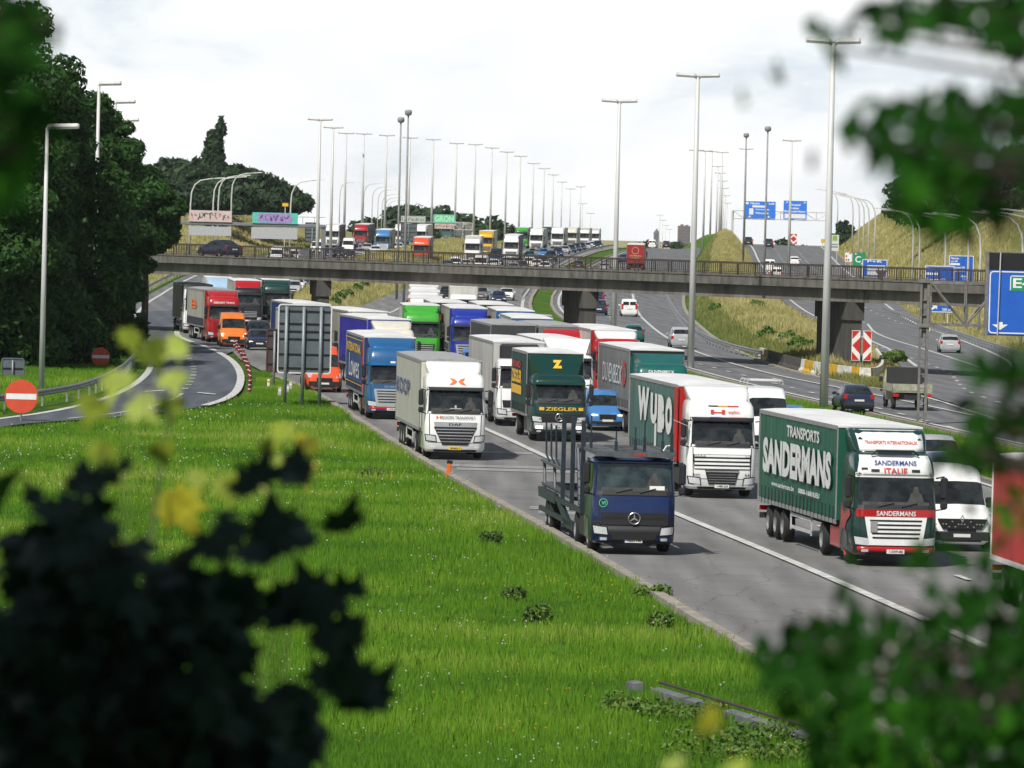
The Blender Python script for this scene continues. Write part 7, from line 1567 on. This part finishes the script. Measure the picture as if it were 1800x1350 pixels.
def near_plant(name, label, D, regions, trunk_base, seed, shape=MAPLE, cat='tree', size=.12, twig=True, jit=1.2, gaps=()):
    """regions: list of (polygon in picture px, count, material, droop) scattered at depth D +- jit"""
    rd = random.Random(seed); o = empty(name, (trunk_base[0], trunk_base[1], trunk_base[2]), 0, label, cat); O = Vector(trunk_base); byM = {}; tips = []
    for (poly, cnt, mat, sz, droop) in regions:
        xs_ = [p[0] for p in poly]; ys_ = [p[1] for p in poly]; pts = []
        while len(pts) < cnt:
            x, y = rd.uniform(min(xs_), max(xs_)), rd.uniform(min(ys_), max(ys_)); ins = False; j = len(poly)-1
            for i in range(len(poly)):
                if (poly[i][1] > y) != (poly[j][1] > y) and x < (poly[j][0]-poly[i][0])*(y-poly[i][1])/(poly[j][1]-poly[i][1])+poly[i][0]: ins = not ins
                j = i
            if any((x-gx)**2+(y-gy)**2 < gr_*gr_ for gx, gy, gr_ in gaps): ins = False
            if ins: pts.append(at(x, y, D+rd.uniform(-jit, jit)))
        szs = [sz*rd.uniform(.55, 1.15) for _ in pts]; V, FS = leaves_at(shape, [tuple(p-O) for p in pts], szs, .6, seed+len(pts), droop); mb = byM.setdefault(mat.name, (MB(), mat))[0]; mb.add(V, FS); tips += pts[::max(1, cnt//7)]
    for mb, mt in byM.values(): mb.build('leaves', mt, o)
    if twig:
        m = MB(); hub_ = (sum(tips, Vector())/len(tips)); base = O
        for t in tips[:26]:
            a = Vector((base.x, base.y, t.z-.25)); q = a.lerp(t, .5)+Vector((0, 0, .05)); m.tube([tuple(base-O), tuple(a-O), tuple(q-O), tuple(t-O)], [.035, .02, .009, .003], 5)
        m.build('branches', M_BARK, o)
    return o
def gz(x, y): return float(H(x, y))
# dark maple bush lower left
b0 = at(210, 1300, 11.5)
near_plant('maple_bush', 'dark out of focus maple bush filling the lower left corner', 11.5, [([(0, 1080), (60, 1040), (220, 1000), (330, 985), (420, 1010), (440, 1040), (400, 1080), (470, 1170), (440, 1290), (500, 1400), (-60, 1400), (-60, 1070)], 900, M_ND, .10, 1), ([(60, 920), (230, 870), (400, 870), (420, 940), (240, 1010), (80, 1040)], 62, M_ND, .10, 1), ([(440, 1180), (560, 1210), (540, 1400), (440, 1400)], 60, M_ND, .10, 1), ([(0, 960), (80, 900), (120, 990), (0, 1040)], 26, M_ND, .10, 1),
    ([(420, 930), (620, 925), (625, 945), (520, 990), (430, 985)], 14, M_ND, .12, 0), ([(440, 1050), (640, 1040), (650, 1055), (540, 1105), (440, 1100)], 16, M_ND, .12, 0), ([(560, 1190), (680, 1195), (640, 1260), (560, 1240)], 8, M_ND, .14, 0), ([(60, 870), (170, 850), (190, 905), (70, 910)], 10, M_ND, .12, 0),
    ([(470, 1060), (640, 1130), (560, 1150)], 6, M_ND, .12, 0), ([(130, 820), (540, 820), (520, 870), (140, 880)], 14, M_ND, .09, 0), ([(500, 1130), (600, 1120), (600, 1160)], 5, M_ND, .12, 0)], (b0.x, 11.5, gz(b0.x, 11.5)), 71, cat='bush', jit=.55, gaps=((297, 885, 95), (520, 1010, 40), (250, 1010, 26), (440, 1180, 30)))
# yellow green maple shoots
def shoot(label, spots, D, base, seed):
    o = empty('maple_shoot', base, 0, label, 'branch', 'yellow green young maple shoots'); O = Vector(base); byM = {}
    m = MB()
    for i, (x, y, s, mt) in enumerate(spots):
        p = at(x, y, D+((i*37) % 10-5)*.06); V, FS = leaves_at(MAPLE, [tuple(p-O)], [s*D/F*.85], 1.4, seed+i*3, 1); byM.setdefault(mt.name, (MB(), mt))[0].add(V, FS)
        m.tube([(0, 0, 0), tuple((p-O)*.6+Vector((0, 0, .01))), tuple(p-O)], [.003, .002, .0012], 5)
    for mb, mt in byM.values(): mb.build('leaves', mt, o)
    m.build('stem', pm('stem_green', (.10, .15, .03), .7), o)
Y_, YG = M_NY, M_NYG
bs = at(290, 1150, 12); shoot('bright yellow maple leaf glowing above the dark bush', [(297, 870, 150, Y_)], 13.6, (at(290, 1150, 13.6).x, 13.6, bs.z-.3), 400)
bs = at(215, 1150, 12.5); shoot('blurred yellow green shoot with starry leaves in front of the exit ramp', [(265, 600, 100, YG), (225, 580, 80, YG), (300, 655, 80, YG), (210, 655, 95, YG), (320, 600, 80, YG), (235, 705, 90, YG), (170, 700, 90, YG), (300, 700, 80, YG), (180, 780, 80, YG), (280, 780, 70, YG)], 12.5, (bs.x, 12.5, bs.z-.3), 430)
bs = at(480, 1200, 12.6); shoot('blurred yellow green shoot with small leaves over the grass in the middle', [(500, 745, 75, YG), (545, 770, 75, Y_), (470, 775, 65, YG), (530, 815, 70, Y_), (400, 838, 90, YG), (440, 845, 70, YG), (350, 830, 60, YG), (500, 800, 60, YG)], 12.6, (bs.x, 12.6, bs.z-.3), 450)
bs = at(1240, 1420, 9); shoot('very blurred yellow leaf at the bottom edge near the gutter stones', [(1235, 1262, 75, Y_), (1180, 1335, 60, YG), (1290, 1340, 70, YG)], 8.5, (bs.x, 8.5, bs.z), 470)
# leafy branches on the right and top
b1 = (at(1900, 1000, 9).x+.75, 9.5, gz(1.5, 9.5))
near_plant('leafy_bush', 'out of focus green bush with pale blossoms filling the lower right corner', 9, [([(1330, 1180), (1400, 1120), (1500, 1110), (1600, 1100), (1700, 1060), (1850, 1000), (1850, 1400), (1450, 1400), (1400, 1290), (1310, 1200)], 760, M_NG, .052, 0),
    ([(1340, 1130), (1500, 1090), (1560, 1200), (1400, 1230)], 30, M_NG, .06, 0), ([(1440, 1080), (1700, 1110), (1800, 1250), (1500, 1260)], 30, M_PAL, .026, 0), ([(1480, 1240), (1800, 1230), (1850, 1350), (1500, 1350)], 150, M_NGB, .058, 0), ([(1700, 860), (1850, 820), (1850, 1060), (1700, 1060)], 24, M_NG, .05, 0)], b1, 81, OVAL, cat='bush', jit=1.0)
near_plant('leafy_branch', 'out of focus green branch hanging in front of the white van and right roads', 8.2, [([(1640, 780), (1700, 700), (1850, 640), (1850, 800), (1760, 830), (1700, 800)], 44, M_NG, .06, 1), ([(1650, 760), (1700, 780), (1700, 830), (1650, 830)], 6, M_NGB, .05, 1), ([(1690, 660), (1850, 620), (1850, 700)], 22, M_NG, .07, 0), ([(1740, 850), (1850, 800), (1850, 980), (1760, 960)], 8, M_NGB, .05, 1), ([(1590, 900), (1680, 980), (1700, 1050), (1600, 1060)], 8, M_NG, .05, 1), ([(1460, 960), (1500, 960), (1520, 1080), (1470, 1100)], 6, M_NG, .05, 1)], (at(1950, 700, 8).x+.7, 8.2, gz(1.5, 8.2)), 83, OVAL, cat='branch', jit=.8)
TB = (1.9, 8.4, gz(1.9, 8.4))
near_plant('overhanging_tree', 'out of focus tree with dark green leaves hanging into the upper right corner', 7.0, [([(1490, 190), (1560, 170), (1640, 150), (1850, 130), (1850, 260), (1700, 330), (1560, 290), (1490, 260)], 250, M_NG, .042, 1), ([(1590, 270), (1720, 260), (1700, 400), (1600, 370)], 60, M_NGB, .045, 1), ([(1500, 20), (1560, -20), (1850, -20), (1850, 60), (1700, 50), (1640, 30), (1560, 60)], 60, M_NG, .06, 1), ([(1410, 30), (1500, 30), (1520, 70), (1440, 90)], 8, M_NG, .045, 1), ([(1640, -10), (1850, -20), (1850, 110), (1760, 80)], 26, M_NG, .06, 1),
    ([(1400, 290), (1430, 285), (1430, 310)], 1, M_NG, .035, 0), ([(1330, 130), (1380, 110), (1390, 150), (1350, 160)], 3, M_NG, .028, 0), ([(1285, 170), (1310, 165), (1310, 190)], 2, M_NG, .022, 0), ([(1700, 330), (1850, 260), (1850, 420), (1740, 400)], 22, M_NG, .05, 1), ([(1540, 335), (1600, 340), (1640, 400), (1560, 380)], 8, M_NG, .045, 1), ([(1610, 390), (1680, 390), (1650, 430)], 5, M_NG, .04, 1)], TB, 85, OVAL, jit=.7)
near_plant('tree', 'very blurred tree with bright green leaves at the upper left corner', 6.2, [([(-60, -30), (70, -30), (95, 60), (60, 130), (90, 190), (60, 280), (40, 350), (-60, 400)], 90, M_NG, .06, 1), ([(-60, 180), (60, 190), (70, 330), (-60, 360)], 22, M_NGB, .055, 1), ([(30, 0), (110, 40), (80, 90)], 5, M_NGB, .05, 1)], (-1.15, 6.6, gz(-1.1, 6.6)), 87, OVAL, jit=.6)
# the wood the photographer stands in: crowns behind and above the camera that shade the bush
for i, (x, y, R_, h, lb) in enumerate(((-6.5, -3, 4.2, 15, 'tree behind the camera on the left'), (-9, 1.5, 3.2, 14, 'tree on the bank left of the camera'), (2.5, -6, 3.6, 14, 'tree behind the camera'))):
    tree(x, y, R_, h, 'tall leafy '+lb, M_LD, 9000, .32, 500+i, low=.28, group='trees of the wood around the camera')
bl = []  # added unseen leaf screen, top sloped along the sun to shade the maple bush
rq_ = random.Random(5)
for y_ in (10.1, 9.7, 9.3, 8.9, 8.5):
    for x_ in (-1.48, -2.0, -2.6, -3.2):
        top = 9.15+1.38*(12-y_); n_ = int((top-8.2)/.8)+1
        for k in range(n_): bl.append((x_+2.4, y_-9.4, 8.2+(top-8.2)*(k+.45)/n_-8.0, .48, .3, .5))
tree(-2.4, 9.4, 1, 4, 'dense leaf screen added just outside the left picture edge to shade the maple bush', M_LD, 20000, .16, 601, blobs=bl, z=8.0, name='bush', cat='bush', trunk=True)

# ------------------------------------------------------------------ haze
hz_ = MB().box(-3000, 3000, -700, 6500, -45, 62).build('haze', [], None); tag(hz_, kind='stuff')
hm = bpy.data.materials.new('haze'); hm.use_nodes = True; t_ = hm.node_tree; t_.nodes.clear(); pv = N(t_, 'ShaderNodeVolumePrincipled'); pv.inputs['Density'].default_value = .00003; pv.inputs['Color'].default_value = (.86, .90, .94, 1); ou = N(t_, 'ShaderNodeOutputMaterial'); L(t_, pv.outputs[0], ou.inputs['Volume']); hz_.data.materials.append(hm)
